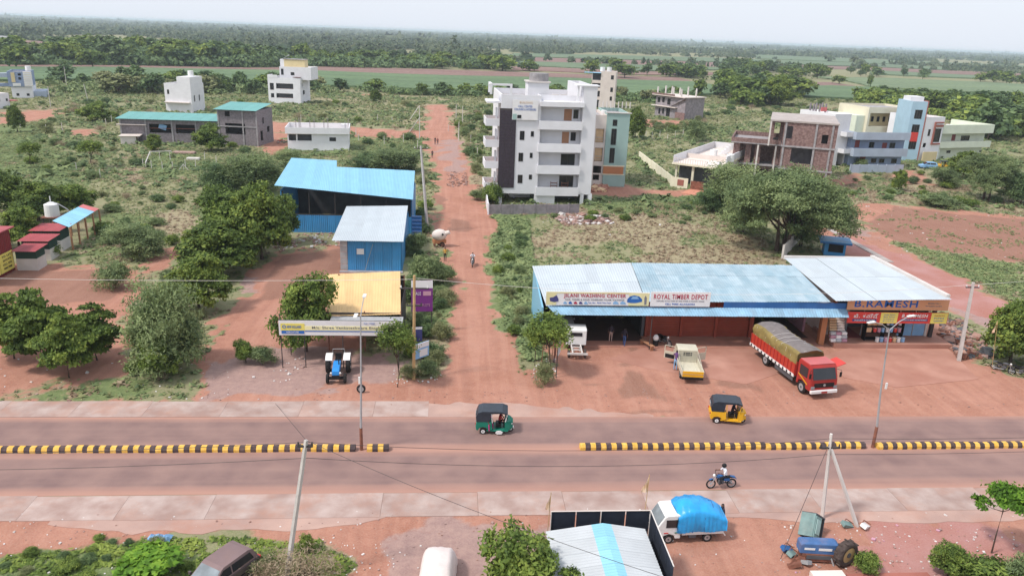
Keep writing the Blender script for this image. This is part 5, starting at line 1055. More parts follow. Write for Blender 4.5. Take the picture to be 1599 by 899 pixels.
# blue stair tower
H = House('stair_tower', 'tall sky-blue stair tower with a red and dark window column', G(1408, 251), G(1431, 252), 'tower')
def rr_(X0, Y0, X1, Y1, back=0.0): a = px(X0, Y0); b = px(X1, Y1); return H.r(a[0], a[1], b[0], b[1], back=back)
zt = H.zz(1440, 159); q1 = rr_(738, 158, 782, 228); q2 = rr_(700, 272, 745, 465); cw = [0.9, H.w-0.9]
q1 = (cw[0], q1[1], cw[1], q1[3]); q2 = (cw[0], q2[1], cw[1], q2[3])
H.block(0, H.w, 0, 8, 0, zt, 'sky_blue_wall', front=[q1, q2], roof='grey_concrete', parapet=0.3)
H.win(q1, bars=2); H.win(q2, bars=2)
zm = (q2[1]+q2[3])/2; H.part('red_panel', MB().bx(q2[0], -0.08, zm-1.1, q2[2], -0.02, zm+1.1, 'sign_red'))
H.part('side_trim', MB().bx(H.w+0.01, -0.1, 0.3, H.w+0.2, 8, zt+0.2, 'rust_trim')); H.part('top_block', MB().bx(0.2, 2, zt-0.2, H.w-0.2, 6, zt+1.0, 'white_wall'))
# yellow upper house
H = House('cream_yellow_house', 'cream yellow house with an arcaded upper floor behind the grey-blue house', G(1345, 240), G(1418, 240), 'house')
def rr_(X0, Y0, X1, Y1, back=0.0): a = px(X0, Y0); b = px(X1, Y1); return H.r(a[0], a[1], b[0], b[1], back=back)
W = H.w; zt = H.zz(1390, 168); zo = rr_(365, 180, 685, 290); op = [(0.6, zo[1], W*0.62, zo[3]-0.2), (W*0.72, zo[1], W-0.4, zo[3]-0.4)]
H.block(0, W, 0, 12, 0, zt, 'cream_wall', front=op, roof='grey_concrete', parapet=0.5)
H.part('back_wall', (lambda mb: (wall_x(mb, 0.25, W-0.25, zo[1]-0.2, zt-0.6, 2.2, 2.4, [], 'yellow_wall'), mb)[1])(MB())); H.part('floor_slab', MB().bx(0.25, 0.25, zo[1]-0.15, W-0.25, 2.2, zo[1], 'cream_wall'))
for i in range(5): x = 1.0+i*1.75; H.win((x, zo[1]+1.0, x+0.7, zo[1]+2.3), y=2.1, bars=0)
for x in (W*0.62-0.1, W*0.66+0.25): H.part('pillar', MB().bx(x, -0.35, zo[1]-1.5, x+0.28, -0.05, zt+0.5, 'rust_trim'))
for x in (W*0.62, W*0.62+1.15): H.part('water_tank', MB().cyl((x, -0.1, zt+0.5), (x, -0.1, zt+1.5), 0.55, 0.55, 'yellow_paint', 16).cyl((x, -0.1, zt+1.5), (x, -0.1, zt+1.75), 0.4, 0.15, 'yellow_paint', 12))
H.part('parapet', MB().bx(W*0.8, -0.1, zt, W+1.5, 0.1, zt+1.2, 'white_wall').bx(W*0.8, -0.1, zt+1.7, W+1.5, 0.1, zt+1.9, 'white_wall')); H.part('shade', MB().bx(-2.5, 1, 0, -0.02, 10, zt-2.2, 'pale_green_wall'))
# green house at the right
H = House('pale_green_house', 'pale green two-storey house with a wide roof slab and a brown framed window bay', G(1438, 252), G(1537, 249), 'house')
def rr_(X0, Y0, X1, Y1, back=0.0): a = px(X0, Y0); b = px(X1, Y1); return H.r(a[0], a[1], b[0], b[1], back=back)
W = H.w; z2 = rr_(960, 335, 1340, 340)[1]; z1 = rr_(960, 440, 1310, 450)[1]; xm = rr_(945, 300, 955, 500)[0]
wn = [rr_(1102, 360, 1168, 398, 1.4)]; dn = [rr_(1030, 350, 1060, 400, 1.4)]; lw = [rr_(990, 475, 1020, 495, 1.4), rr_(1245, 475, 1262, 490, 1.4)]
H.block(xm, W, 1.4, 12, 0, z2, 'pale_green_wall', front=wn+dn+lw, roof='grey_concrete')
for q in wn: H.win(q, y=1.4, bars=1)
for q in lw: H.win(q, y=1.4, bars=0)
H.part('door', MB().bx(dn[0][0], 1.45, dn[0][1], dn[0][2], 1.55, dn[0][3], 'door_red'))
for z, h in ((z2, rr_(960, 275, 1340, 335)[3]-z2), (z1, rr_(960, 405, 1310, 450)[3]-z1)): H.part('balcony', MB().bx(xm, -0.1, z-0.1, W+0.9, 0.05, z+h, 'pale_green_wall').bx(xm, 0.05, z-0.1, W+0.9, 12.5 if z == z2 else 1.4, z+0.08, 'pale_green_wall').bx(W+0.75, 0.05, z+0.08, W+0.9, 12.5 if z == z2 else 1.4, z+h, 'pale_green_wall'))
H.part('water_tank', MB().cyl((W*0.6, 5, z2+0.1), (W*0.6, 5, z2+1.5), 0.8, 0.75, 'white_paint', 16)); H.part('column', MB().bx(xm+0.2, 0.1, 0, xm+0.5, 0.4, z1-0.1, 'pale_green_wall'))
b = rr_(890, 305, 945, 410); xl = rr_(835, 300, 845, 500)[0]-1.5
fb = [rr_(845, 310, 862, 362), (b[0], b[1], b[2]-0.2, b[3])]
H.block(xl, xm-0.01, 0, 11, 0, rr_(850, 215, 960, 240)[3], 'white_wall', front=fb+[rr_(805, 418, 830, 452)], roof='offwhite', parapet=0.3)
for q in fb: H.win(q, bars=0, pane='glass')
H.part('bay_trim', MB().bx(b[0]-0.5, -0.3, b[1]-0.6, b[0]-0.15, -0.005, b[3]+1.6, 'rust_trim').bx(b[0]-0.15, -0.3, b[3]+0.4, b[2], -0.005, b[3]+0.9, 'rust_trim').bx(b[0]-0.15, -0.3, b[1]-0.6, b[2], -0.005, b[1]-0.25, 'rust_trim').bx(b[0]-0.15, -0.3, b[3]+1.3, b[2], -0.005, b[3]+1.6, 'rust_trim'))
H.part('plinth_wall', MB().bx(xl+0.1, -1.0, 0, xm-1.5, -0.8, 2.4, 'yellow_wall'))
# ---- left side houses
H = House('slate_blue_house', 'blue two-storey house with a white ribbed panel at the far left', G(20, 153), G(53, 153), 'house')
def px(X, Y): return X/11.23, 100+Y/11.23
def rr_(X0, Y0, X1, Y1, back=0.0): a = px(X0, Y0); b = px(X1, Y1); return H.r(a[0], a[1], b[0], b[1], back=back)
W = H.w; zt = H.zz(45, 112); zl = H.zz(40, 135.5)
H.block(0, W, 0, 11, 0, zl, 'white_wall', front=[rr_(290, 515, 340, 560), rr_(470, 518, 520, 560)], roof='grey_concrete')
for q in (rr_(290, 515, 340, 560), rr_(470, 518, 520, 560)): H.win(q, bars=0)
H.block(-0.5, W, -0.6, 11, zl, zt, 'slate_blue_wall', front=[rr_(325, 235, 375, 275), rr_(315, 165, 370, 205)], right=[(3, zl+0.8, 4.2, zl+2.4), (3, zl+3.5, 4.2, zl+5)], roof='grey_concrete', parapet=0.5)
q = rr_(420, 135, 570, 395); H.part('white_panel', MB().bx(q[0], -0.8, q[1], q[2], -0.62, q[3], 'white_wall'))
for i in range(7): z = q[1]+(q[3]-q[1])*(i+0.5)/7; H.part('panel_rib', MB().bx(q[0], -0.9, z, q[2], -0.8, z+0.12, 'cream_wall'))
q = rr_(200, 150, 265, 320); H.part('yellow_panel', MB().bx(q[0], -0.85, q[1], q[2], -0.62, q[3], 'yellow_wall')); q = rr_(230, 335, 370, 385); H.part('nameboard', MB().bx(q[0], -0.85, q[1], q[2], -0.62, q[3], 'white_paint'))
H.part('balcony', MB().bx(-3.2, 0, zl, -0.55, 3, zl+0.9, 'slate_blue_wall').bx(-3.6, 0, zt-1.9, -0.55, 3, zt-0.6, 'grey_blue_wall')); H.part('side_wing', MB().bx(W+0.02, 1, 0, W+3.5, 12, zl*0.55, 'grey_blue_wall'))
H.part('water_tank', MB().cyl((W*0.85, 5, zt), (W*0.85, 5, zt+1.5), 0.9, 0.85, 'white_paint', 14))
H = House('small_white_house', 'small white house with a tank on its roof cut by the left edge', G(-14, 171), G(17, 169), 'house')
zt = H.zz(5, 146); wn = [H.r(9, 154, 12, 158), H.r(-4, 154, 0, 159)]
H.block(0, H.w, 0, 8, 0, zt, 'white_wall', front=wn, roof='cream_pink', parapet=0.2)
for q in wn: H.win(q, bars=0)
H.part('water_tank', MB().ball((H.w*0.55, 3, zt+0.8), (1.0, 1.0, 0.9), 'cream_wall')); H.part('canopy', MB().bx(H.w-0.2, -1, zt-2.2, H.w+1.8, 2, zt-2.0, 'roof_red'))
H = House('white_cube_house', 'narrow three-storey white house with a stepped roof in the scrub', G(260, 175), G(301, 177), 'house')
W = H.w; zt = H.zz(280, 131); wn = [H.r(261, 140, 264, 147)]
H.block(0, W, 0, 8, 0, zt, 'white_wall', front=wn, right=[(1.5, 3.2, 2.4, 5), (4.5, 3.2, 5.4, 5)], roof='offwhite', parapet=0.5); H.win(wn[0], bars=0)
H.part('upper_room', MB().bx(W*0.5, 0.02, zt, W-0.02, 7.5, H.zz(296, 121, 0), 'white_wall')); H.part('canopy', MB().bx(0, -1.0, H.zz(280, 160)-0.1, W*0.95, 0, H.zz(280, 160)+0.1, 'cream_pink'))
H.part('water_tank', MB().cyl((W*0.8, 4, zt+2.3), (W*0.8, 4, zt+3.6), 0.8, 0.8, 'white_paint', 14))
H = House('white_villa', 'three-storey white villa with a yellow rooftop room', G(420, 161), G(470, 163), 'house')
def px(X, Y): return 400+X/5.618, 80+Y/5.618
def rr_(X0, Y0, X1, Y1, back=0.0): a = px(X0, Y0); b = px(X1, Y1); return H.r(a[0], a[1], b[0], b[1], back=back)
W = H.w; z2 = rr_(100, 235, 380, 260)[3]; op = [rr_(175, 285, 325, 332), rr_(178, 372, 324, 412), rr_(120, 280, 155, 340), rr_(130, 370, 158, 408)]
H.block(0, W, 0, 12, 0, z2, 'white_wall', front=op, right=[(3, 3, 5.5, 4.4), (2.0, 5.6, 3.2, 7)], roof='grey_concrete', parapet=0.6)
for q in op: H.part('recess', MB().bx(q[0], 1.4, q[1], q[2], 1.5, q[3], 'dark_grey').bx(q[0], 0.3, q[1], q[2], 1.4, q[1]+0.05, 'rust'))
q = rr_(205, 140, 480, 235, 2.0); H.block(q[0], q[2], 2.0, 11, z2-0.6, q[3], 'white_wall', front=[rr_(303, 186, 335, 212, 2), rr_(218, 155, 240, 208, 2)], roof='offwhite', parapet=0.3, name='upper_wall')
for p_ in (rr_(303, 186, 335, 212, 2), rr_(218, 155, 240, 208, 2)): H.win(p_, y=2.0, bars=0)
q2 = rr_(245, 75, 425, 130, 3.0); H.part('rooftop_room', MB().bx(q2[0], 3.0, q[3]-0.3, q2[2], 7, q2[3], 'yellow_wall').bx(q2[0]-0.3, 2.8, q2[3], q2[2]+0.2, 7.2, q2[3]+0.15, 'grey_concrete').bx(q[0], 3.2, q[3]-0.3, q2[0]-0.01, 6, q2[3], 'white_wall'))
H.part('parapet', MB().bx(0, -0.05, z2, W*0.3, 0.1, z2+0.9, 'white_wall').bx(0, 0.1, z2, 0.15, 5, z2+0.9, 'white_wall')); H.part('shade', MB().bx(W*0.78, -0.1, z2+0.2, W, 1.9, z2+0.35, 'brick_red'))
H.part('solar_heater', MB().box((q2[0]+0.2, 5, q2[3]+0.7), (1.6, 1.8, 0.1), 'glass_grey', ry=-0.5).cyl((q2[0]+0.9, 4.2, q2[3]+1.2), (q2[0]+0.9, 5.8, q2[3]+1.2), 0.22, 0.22, 'steel', 10))
# far left white building on the skyline
H = House('distant_white_hall', 'long white building half hidden by trees at the far left edge', G(-30, 74), G(21, 73), 'house'); zt = H.zz(0, 57)
H.block(0, H.w, 0, 14, 0, zt, 'white_wall', front=[(i*6+2, zt*0.3, i*6+5, zt*0.6) for i in range(4)], roof='offwhite', parapet=0.4)
# ---- long grey block shed with teal roof
H = House('block_shed', 'long grey block shed under a teal sheet roof, still being built', G(190, 221), G(345, 225), 'shed')
def px(X, Y): return 160+X/4.997, 140+Y/4.997
def rr_(X0, Y0, X1, Y1, back=0.0): a = px(X0, Y0); b = px(X1, Y1); return H.r(a[0], a[1], b[0], b[1], back=back)
W = H.w; op = [rr_(365, 270, 535, 338), rr_(572, 275, 722, 342), rr_(762, 280, 880, 345)]; zt = rr_(150, 215, 900, 235)[1]
H.block(0, W, 0, 7, 0, zt, 'block_grey', front=op)
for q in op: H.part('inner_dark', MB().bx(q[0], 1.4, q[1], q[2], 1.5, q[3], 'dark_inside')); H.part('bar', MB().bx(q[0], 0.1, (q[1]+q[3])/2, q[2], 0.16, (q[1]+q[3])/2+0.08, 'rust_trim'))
q = op[0]; H.part('tarpaulin', MB().box(((q[0]+q[2])/2+0.4, 0.6, (q[1]+q[3])/2+0.3), (1.6, 0.4, 1.1), 'goods_blue', ry=0.3), 'blue and white tarpaulin hanging in an opening')
for X in (145, 340, 545, 730, 900): x = rr_(X-5, 230, X+5, 400)[0]; H.part('column', MB().bx(x, -0.12, 0, x+0.3, 0.0, zt, 'grey_concrete'))
H.part('ledge', MB().bx(-0.5, -0.7, zt-1.3, W*0.27, -0.13, zt-1.18, 'cream_pink'))
rw = H.zz(*px(500, 178), back=4)
nsh = 10
for i in range(nsh):
    a = -0.6+(W+0.9)*i/nsh; MB().sheet((a, -0.9, zt), ((W+0.9)/nsh-0.03, 0, 0), (0, 8.2, 0.75), 'teal_roof', 6, 0.04).build('roof_sheet', H.root)
H = House('block_tower', 'two-storey grey block building under a teal roof at the end of the long shed', G(343, 226), G(404, 229), 'shed')
W = H.w; zt = H.zz(370, 172); wn = [H.r(350.5, 174, 358.5, 182)]; op = [H.r(352, 193, 383, 210)]
H.block(0, W, 0, 9, 0, zt, 'block_grey', front=wn+op, right=[(3.0, 4.6, 4.0, 6), (1.5, 1.0, 3.0, 3.2), (5.5, 2.5, 7, 3.8)])
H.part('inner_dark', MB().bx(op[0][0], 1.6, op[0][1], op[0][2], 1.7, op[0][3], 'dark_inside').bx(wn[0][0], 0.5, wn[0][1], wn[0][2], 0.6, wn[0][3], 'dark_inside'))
for x in (0, W*0.62, W-0.3): H.part('column', MB().bx(x, -0.12, 0, x+0.3, 0, zt, 'grey_concrete'))
H.part('ledge', MB().bx(0, -0.14, zt*0.52, W, -0.01, zt*0.52+0.25, 'grey_concrete'))
for i in range(5): MB().sheet((-0.6+i*(W+0.8)/5, -0.8, zt), ((W+0.8)/5-0.03, 0, 0), (0, 9.4, 0.9), 'teal_roof', 6, 0.04).build('roof_sheet', H.root)
# tiny hut
H = House('white_hut', 'tiny whitewashed hut in front of the long grey shed', G(189, 225), G(213, 225), 'hut'); zt = H.zz(200, 213)
H.block(0, H.w, 0, 3, 0, zt, 'offwhite'); H.part('roof', MB().bx(-0.3, -0.3, zt, H.w+0.9, 3.2, zt+0.12, 'cream_pink')); H.part('door', MB().bx(H.w-0.02, 0.6, 0, H.w+0.05, 1.6, zt*0.9, 'rust'))
# white single storey house
H = House('white_flat_house', 'low white house with bare column rods on its flat roof', G(450, 235), G(545, 236), 'house')
def px(X, Y): return 400+X/5.618, 80+Y/5.618
def rr_(X0, Y0, X1, Y1, back=0.0): a = px(X0, Y0); b = px(X1, Y1); return H.r(a[0], a[1], b[0], b[1], back=back)
W = H.w; zt = rr_(265, 670, 835, 725)[3]; zs = rr_(265, 670, 835, 725)[1]; op = [rr_(285, 730, 350, 785), rr_(362, 730, 487, 786), rr_(643, 757, 700, 790)]
H.block(0, W, 0, 9, 0, zs, 'white_wall', front=op, right=[(2, 1, 3.2, 2.2)]); H.win(op[2], bars=1)
for q in op[:2]: H.part('recess', MB().bx(q[0], 1.2, q[1], q[2], 1.3, q[3], 'dark_grey'))
H.part('parapet', MB().bx(-0.4, -0.5, zs, W+0.2, -0.35, zt, 'white_wall').bx(-0.4, -0.35, zs, -0.25, 9, zt, 'white_wall').bx(W+0.05, -0.35, zs, W+0.2, 9, zt, 'white_wall').bx(-0.25, 8.85, zs, W+0.05, 9, zt, 'white_wall'))
H.part('roof', MB().bx(-0.25, -0.35, zs, W+0.05, 8.85, zs+0.15, 'cream_pink')); H.part('stair_head', MB().bx(W*0.88, 2, zs+0.15, W*0.97, 4, zt+0.5, 'white_wall'))
for x, y in ((1.6, 2), (1.9, 7), (2.6, 2), (4.6, 2.2), (5.2, 7), (7.6, 2), (8.2, 7), (12.2, 2), (12.8, 7)):
    mb = MB()
    for a, b_ in ((0, 0), (.22, 0), (0, .22), (.22, .22)): mb.cyl((x+a, y+b_, zs+0.15), (x+a*0.6, y+b_*0.6, zt+1.3), 0.035, 0.03, 'bare_cement', 4)
    H.part('rod_bundle', mb)
# ================= SHEDS, DEPOT, SHOP, SIGNS =================
def onY(px, py, Y):
    d = Vector(Fw*FPX + Rt*(px-799.5) + Up*(449.5-py)); t = Y/d.y; return Vector((d.x*t, Y, CAM_H+d.z*t))
def partw(root, mb, name, label=None, parent=None, smooth=False):
    o = root.location; mb.v = [(v[0]-o.x, v[1]-o.y, v[2]-o.z) for v in mb.v]; return mb.build(name, parent or root, label, smooth)
def sheet4(mb, A, B, C, D, m, nw=8, amp=0.035, th=0.015):     # A,B front edge; D,C back edge; waves along A->B
    A, B, C, D = map(Vector, (A, B, C, D)); nn = (B-A).cross(D-A).normalized(); k = nw*2; vs = []
    for i in range(k+1):
        t = i/k; a = amp if i % 2 else 0
        for p in (A.lerp(B, t), D.lerp(C, t)):
            for h in (0, th): vs.append(p+nn*(a+h))
    fs = []
    for i in range(k): b = i*4; fs += [(b+1, b+5, b+7, b+3), (b, b+2, b+6, b+4), (b, b+4, b+5, b+1), (b+2, b+3, b+7, b+6)]
    fs += [(0, 1, 3, 2), (k*4, k*4+2, k*4+3, k*4+1)]; mb.add(vs, fs, m)
def roof_sheets(root, A, B, C, D, n, m, nw=5, amp=0.035, rows=1, name='roof_sheet', jit=0.012, alt=None):
    A, B, C, D = map(Vector, (A, B, C, D))
    for r_ in range(rows):
        t0, t1 = r_/rows, (r_+1)/rows+(0.02 if r_ < rows-1 else 0)
        for i in range(n):
            u0, u1 = i/n, (i+1)/n+(0.0015 if i < n-1 else 0); z = Vector((0, 0, (i % 2)*0.006+random.uniform(0, jit)*0.5+0.02*(rows-1-r_ == 0)*(rows > 1)))
            f0, f1 = A.lerp(B, u0), A.lerp(B, u1); b0, b1 = D.lerp(C, u0), D.lerp(C, u1); mb = MB()
            sheet4(mb, f0.lerp(b0, t0)+z, f1.lerp(b1, t0)+z, f1.lerp(b1, t1)+z, f0.lerp(b0, t1)+z, random.choice(alt) if alt else m, nw, amp); partw(root, mb, name)
# ---- big blue shed
root = thing('blue_shed', 'large open-fronted shed with a light blue roof and blue sheet walls', 'shed', (-22, 100.6, 0))
FL, FR = onY(428, 290, 100.2), onY(645, 312, 99.9); BL, BM, BM2, BR = onY(455, 247, 117), onY(526, 251, 117), onY(526, 261, 112.5), onY(648, 267, 112.5)
nn_ = (FR-FL).cross(BR-FR).normalized()
def onP(px, py): d = Vector(Fw*FPX + Rt*(px-799.5) + Up*(449.5-py)); c = Vector((0, 0, CAM_H)); return c+d*((FL-c).dot(nn_)/d.dot(nn_))
BL, BM, BM2 = onP(455, 247), onP(526, 251), onP(526, 261)
dd_ = BM2-BM; ee_ = FR-FL; s_ = ((BM2.x-FL.x)*dd_.y-(BM2.y-FL.y)*dd_.x)/(ee_.x*dd_.y-ee_.y*dd_.x); FM = FL.lerp(FR, s_)
roof_sheets(root, FL, FM, BM, BL, 7, 'light_blue_roof', 5); roof_sheets(root, FM, FR, BR, BM2, 11, 'light_blue_roof', 5)
for i in range(17):
    x0 = -22.3+i*1.0; mb = MB(); sheet4(mb, (x0, 100.7, 0), (x0+0.98, 100.7, 0), (x0+0.98, 100.7, 2.35), (x0, 100.7, 2.35), 'blue_sheet', 4, 0.04); partw(root, mb, 'wall_sheet')
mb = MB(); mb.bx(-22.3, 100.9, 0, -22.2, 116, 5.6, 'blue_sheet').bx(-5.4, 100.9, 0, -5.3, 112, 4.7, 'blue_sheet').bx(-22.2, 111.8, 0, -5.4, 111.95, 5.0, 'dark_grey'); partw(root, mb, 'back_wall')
mb = MB()
for i in range(6): mb.bx(-22.1+i*3.34, 100.9, 0, -21.95+i*3.34, 101.05, 5.4-i*0.16, 'frame_dark')
mb.bx(-22.3, 100.85, 2.32, -5.3, 100.98, 2.42, 'frame_dark'); partw(root, mb, 'post')
mb = MB(); mb.bx(-5.2, 99.0, 0, -3.9, 99.1, 2.9, 'deep_blue')
for i in range(6): mb.bx(-5.2, 98.93, 0.25+i*0.5, -3.9, 99.0, 0.4+i*0.5, 'faded_blue')
root2 = thing('blue_gate', 'dark blue barred gate between the blue shed and the concrete pole', 'gate', (-4.5, 99, 0)); partw(root2, mb, 'panel')
# ---- light-roofed blue shed
root = thing('tin_shed', 'smaller blue corrugated shed with a pale grey-white roof and a taped notice', 'shed', (-11.8, 83.7, 0))
roof_sheets(root, onY(518, 376, 82.9), onY(630, 378, 82.9), onY(637, 321.5, 97.5), onY(541, 322.5, 97.5), 8, 'white_roof', 5)
def vsheet(root, x0, x1, y, z0, z1, n, m, name='wall_sheet', nw=4):
    for i in range(n):
        a = x0+(x1-x0)*i/n+0.01; b = x0+(x1-x0)*(i+1)/n-0.01; mb = MB(); sheet4(mb, (a, y, z0), (b, y, z0), (b, y, z1), (a, y, z1), m, nw, 0.035); partw(root, mb, name)
zr = onY(580, 378, 82.9).z
vsheet(root, -11.5, -8.6, 83.7, 0, zr+0.05, 3, 'blue_sheet'); vsheet(root, -8.6, -5.6, 83.66, 0, zr+0.05, 3, 'blue_sheet')
mb = MB(); mb.bx(-5.6, 83.8, 0, -5.52, 97, 3.6, 'blue_sheet').bx(-11.6, 83.8, 0, -11.52, 97, 3.6, 'blue_sheet').bx(-11.6, 96.9, 0, -5.5, 97, 3.9, 'blue_sheet'); partw(root, mb, 'side_wall')
mb = MB()
for k in range(5): mb.bx(-12.35, 83.75, 0.15+k*0.7, -11.55, 83.82, 0.8+k*0.7, 'galvanised')
partw(root, mb, 'mesh_panel'); mb = MB(); mb.bx(-10.5, 83.55, 2.0, -9.7, 83.6, 2.65, 'sign_white'); partw(root, mb, 'notice'); mb = MB(); mb.tube([(-9.6, 83.55, 0.2), (-8.7, 83.55, 3.2)], 0.03, 'galvanised'); partw(root, mb, 'brace')
mb = MB(); mb.bx(-12.4, 83.0, 0, -5.4, 83.6, 0.12, 'grey_concrete'); partw(root, mb, 'plinth')
# ---- yellow roofed workshop and the tractor dealer's banner
root = thing('yellow_roof_shed', 'open workshop under a pale orange-yellow sheet roof', 'shed', (-8, 60.5, 0))
YF, YR, YB1, YB2 = onY(511, 494, 60.6), onY(626, 491, 60.6), onY(625, 424, 69.2), onY(508, 429, 69.2)
roof_sheets(root, YF, YR, YB1, YB2, 8, 'yellow_roof', 6)
mb = MB()
for x, y in ((-10.2, 60.8), (-4.2, 60.8), (-10.4, 68.8), (-4.4, 68.8), (-7.2, 60.8)): mb.bx(x, y, 0, x+0.1, y+0.1, 3.6 if y < 62 else 4.3, 'rust')
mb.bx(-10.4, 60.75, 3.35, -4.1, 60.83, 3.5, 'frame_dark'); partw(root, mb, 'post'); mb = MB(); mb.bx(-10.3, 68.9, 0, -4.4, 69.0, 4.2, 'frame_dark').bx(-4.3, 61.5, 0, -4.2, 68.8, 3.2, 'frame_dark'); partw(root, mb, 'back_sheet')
root = thing('dealer_banner', 'long white and yellow tractor dealer banner on thin posts', 'sign', (-13.3, 57.3, 0))
a, b = onY(436, 523, 57.3), onY(626, 516.5, 57.3); zt_ = onY(436, 500.5, 57.3).z; zb_ = a.z; x0, x1 = a.x, b.x
mb = MB(); mb.bx(x0, 57.3, zb_, x1, 57.36, zt_, 'sign_white'); bd = partw(root, mb, 'banner'); off = root.location
h = zt_-zb_; wv = x1-x0
def on_b(mb, nm): mb.v = [(v[0]-off.x, v[1]-off.y, v[2]) for v in mb.v]; return mb.build(nm, bd)
mb = MB(); mb.bx(x0+0.15, 57.27, zb_+h*0.34, x0+wv*0.21, 57.295, zb_+h*0.82, 'sign_yellow'); on_b(mb, 'yellow_badge')
mb = MB(); mb.bx(x0+wv*0.21, 57.275, zb_+h*0.36, x1-0.1, 57.296, zb_+h*0.66, 'sign_pale_yellow'); on_b(mb, 'yellow_stripe')
mb = MB(); mb.bx(x0+wv*0.21, 57.275, zb_+h*0.27, x1-0.1, 57.296, zb_+h*0.32, 'sign_blue'); on_b(mb, 'blue_stripe')
mb = MB(); mb.bx(x0+0.2, 57.27, zb_+h*0.12, x0+wv*0.205, 57.294, zb_+h*0.33, 'sign_blue'); on_b(mb, 'blue_badge')
def tx(s, x, z, hh, w_, m, **k): return text(s, x-off.x, z, hh, w_, m, 'lettering', bd, back=57.262-off.y, **k)
tx('NEW HOLLAND', x0+wv*0.125, zb_+h*0.59, h*0.19, wv*0.115, 'ink_blue', bold=0.02); tx('AGRICULTURE', x0+wv*0.11, zb_+h*0.225, h*0.11, wv*0.10, 'sign_white', bold=0.02)
tx('M/s. Shree Venkateshwara Enterprises', x0+wv*0.60, zb_+h*0.53, h*0.24, wv*0.66, 'ink_grey', bold=0.02); tx('Cell : 99480', x0+wv*0.74, zb_+h*0.86, h*0.09, wv*0.09, 'ink_blue')
mb = MB(); mb.torus((x0+0.42, 57.265, zb_+h*0.6), (0, 1, 0), 0.12, 0.03, 'ink_blue', 12, 4); on_b(mb, 'emblem')
mb = MB()
for x, y in ((x0+0.1, 57.4), (x0+0.25, 60.0), (x0+1.9, 57.5), (x0+4.9, 57.4), (x1-0.2, 57.4)): mb.cyl((x, y, 0), (x, y, zt_+(0.5 if x < x0+0.15 else 0)), 0.04, 0.04, 'frame_dark', 6)
for z in (zb_-0.03, zt_+0.02): mb.tube([(x0, 57.38, z), (x1, 57.38, z)], 0.03, 'frame_dark', 5)
partw(root, mb, 'post'); mb = MB(); mb.bx(x0+3.6, 57.6, zb_+0.35, x1, 60.5, zb_+0.42, 'galvanised'); partw(root, mb, 'canopy_sheet')
# ---- timber depot and washing centre
root = thing('timber_depot', 'long low depot with worn blue tin roof, dark washing bay and brick-red shutters', 'depot', (8, 64, 0))
yR, yA, yP = 62.4, 61.45, 64.6
A0 = onY(853, 478, yR); AM = onY(1009, 472, yR); A1 = onY(1298, 472, yR)
B0, BM_, B1 = onY(831, 416, 70.6), onY(985, 411, 70.6), onY(1238, 415, 70.6)
roof_sheets(root, A0, AM, BM_, B0, 8, 'white_roof', 5, rows=2, jit=0.02)
roof_sheets(root, AM+Vector((0.05, 0, 0)), A1, B1+Vector((0.1, 0, 0)), BM_+Vector((0.05, 0, 0)), 17, 'worn_blue_roof', 4, rows=3, jit=0.045, alt=('worn_blue_roof', 'pale_blue_roof'))
C0, C1 = onY(855, 476.5, yR), onY(1322, 484, yR); D0, D1 = onY(868, 492, yA), onY(1326, 496, yA)
C0.z = C1.z = (C0.z+C1.z)/2; D0.z = D1.z = (D0.z+D1.z)/2
roof_sheets(root, D0, D1, C1, C0, 18, 'awning_blue', 6, 0.03, name='awning_sheet')
mb = MB(); mb.bx(AM.x+7.0, yR-0.02, C0.z+0.02, C1.x, yR+0.05, A1.z-0.06, 'deep_blue'); partw(root, mb, 'fascia')
zA = D0.z
mb = MB(); mb.add([(7.9, 62.4, 0), (7.9, 70.4, 0), (7.9, 70.4, B0.z-0.1), (7.9, 62.4, A0.z-0.1), (8.05, 62.4, 0), (8.05, 70.4, 0), (8.05, 70.4, B0.z-0.1), (8.05, 62.4, A0.z-0.1)], [(0, 1, 2, 3), (7, 6, 5, 4), (0, 3, 7, 4), (1, 5, 6, 2), (3, 2, 6, 7)], 'light_blue_roof'); partw(root, mb, 'side_wall')
mb = MB(); mb.bx(8.05, 70.1, 0, 33.5, 70.25, 4.6, 'dark_grey').bx(8.06, 62.5, 0, 8.15, 70.1, A0.z-0.3, 'dark_inside').bx(17.36, yP+0.1, 0, 17.44, 70.0, 4.2, 'dark_inside').bx(17.45, yP, 0, 17.7, 70.1, 4.2, 'dark_grey').bx(27.6, yP, 0, 27.85, 70.1, 4.2, 'frame_dark').bx(8.15, 69.9, 0, 17.45, 70.08, 4.3, 'dark_inside').bx(27.85, 69.9, 0, 33.4, 70.08, 4.3, 'dark_inside').bx(33.4, 66, 0, 33.6, 70, 4.2, 'goods_pink'); partw(root, mb, 'inner_wall')  # near-black linings carry the bays' shade in their colour
for i, x in enumerate((17.9, 21.15, 24.4)):
    mb = MB(); mb.bx(x+0.14, yP+0.06, 0, x+3.1, yP+0.1, 3.4, 'red_shutter')
    for k in range(14): mb.bx(x+0.14, yP+0.02, 0.1+k*0.24, x+3.1, yP+0.06, 0.26+k*0.24, 'red_shutter')
    partw(root, mb, 'shutter')
    mb = MB(); mb.bx(x-0.13, yP-0.12, 0, x+0.13, yP+0.2, 3.6, 'red_shutter'); partw(root, mb, 'pillar')
mb = MB(); mb.bx(27.55, yP-0.15, 0, 27.9, yP+0.2, 3.6, 'red_shutter').bx(33.6, 62.9, 0, 34.1, 63.4, 3.5, 'orange_wall').bx(17.7, yP-0.05, 3.4, 33.6, yP+0.15, 4.1, 'frame_dark'); partw(root, mb, 'pillar')
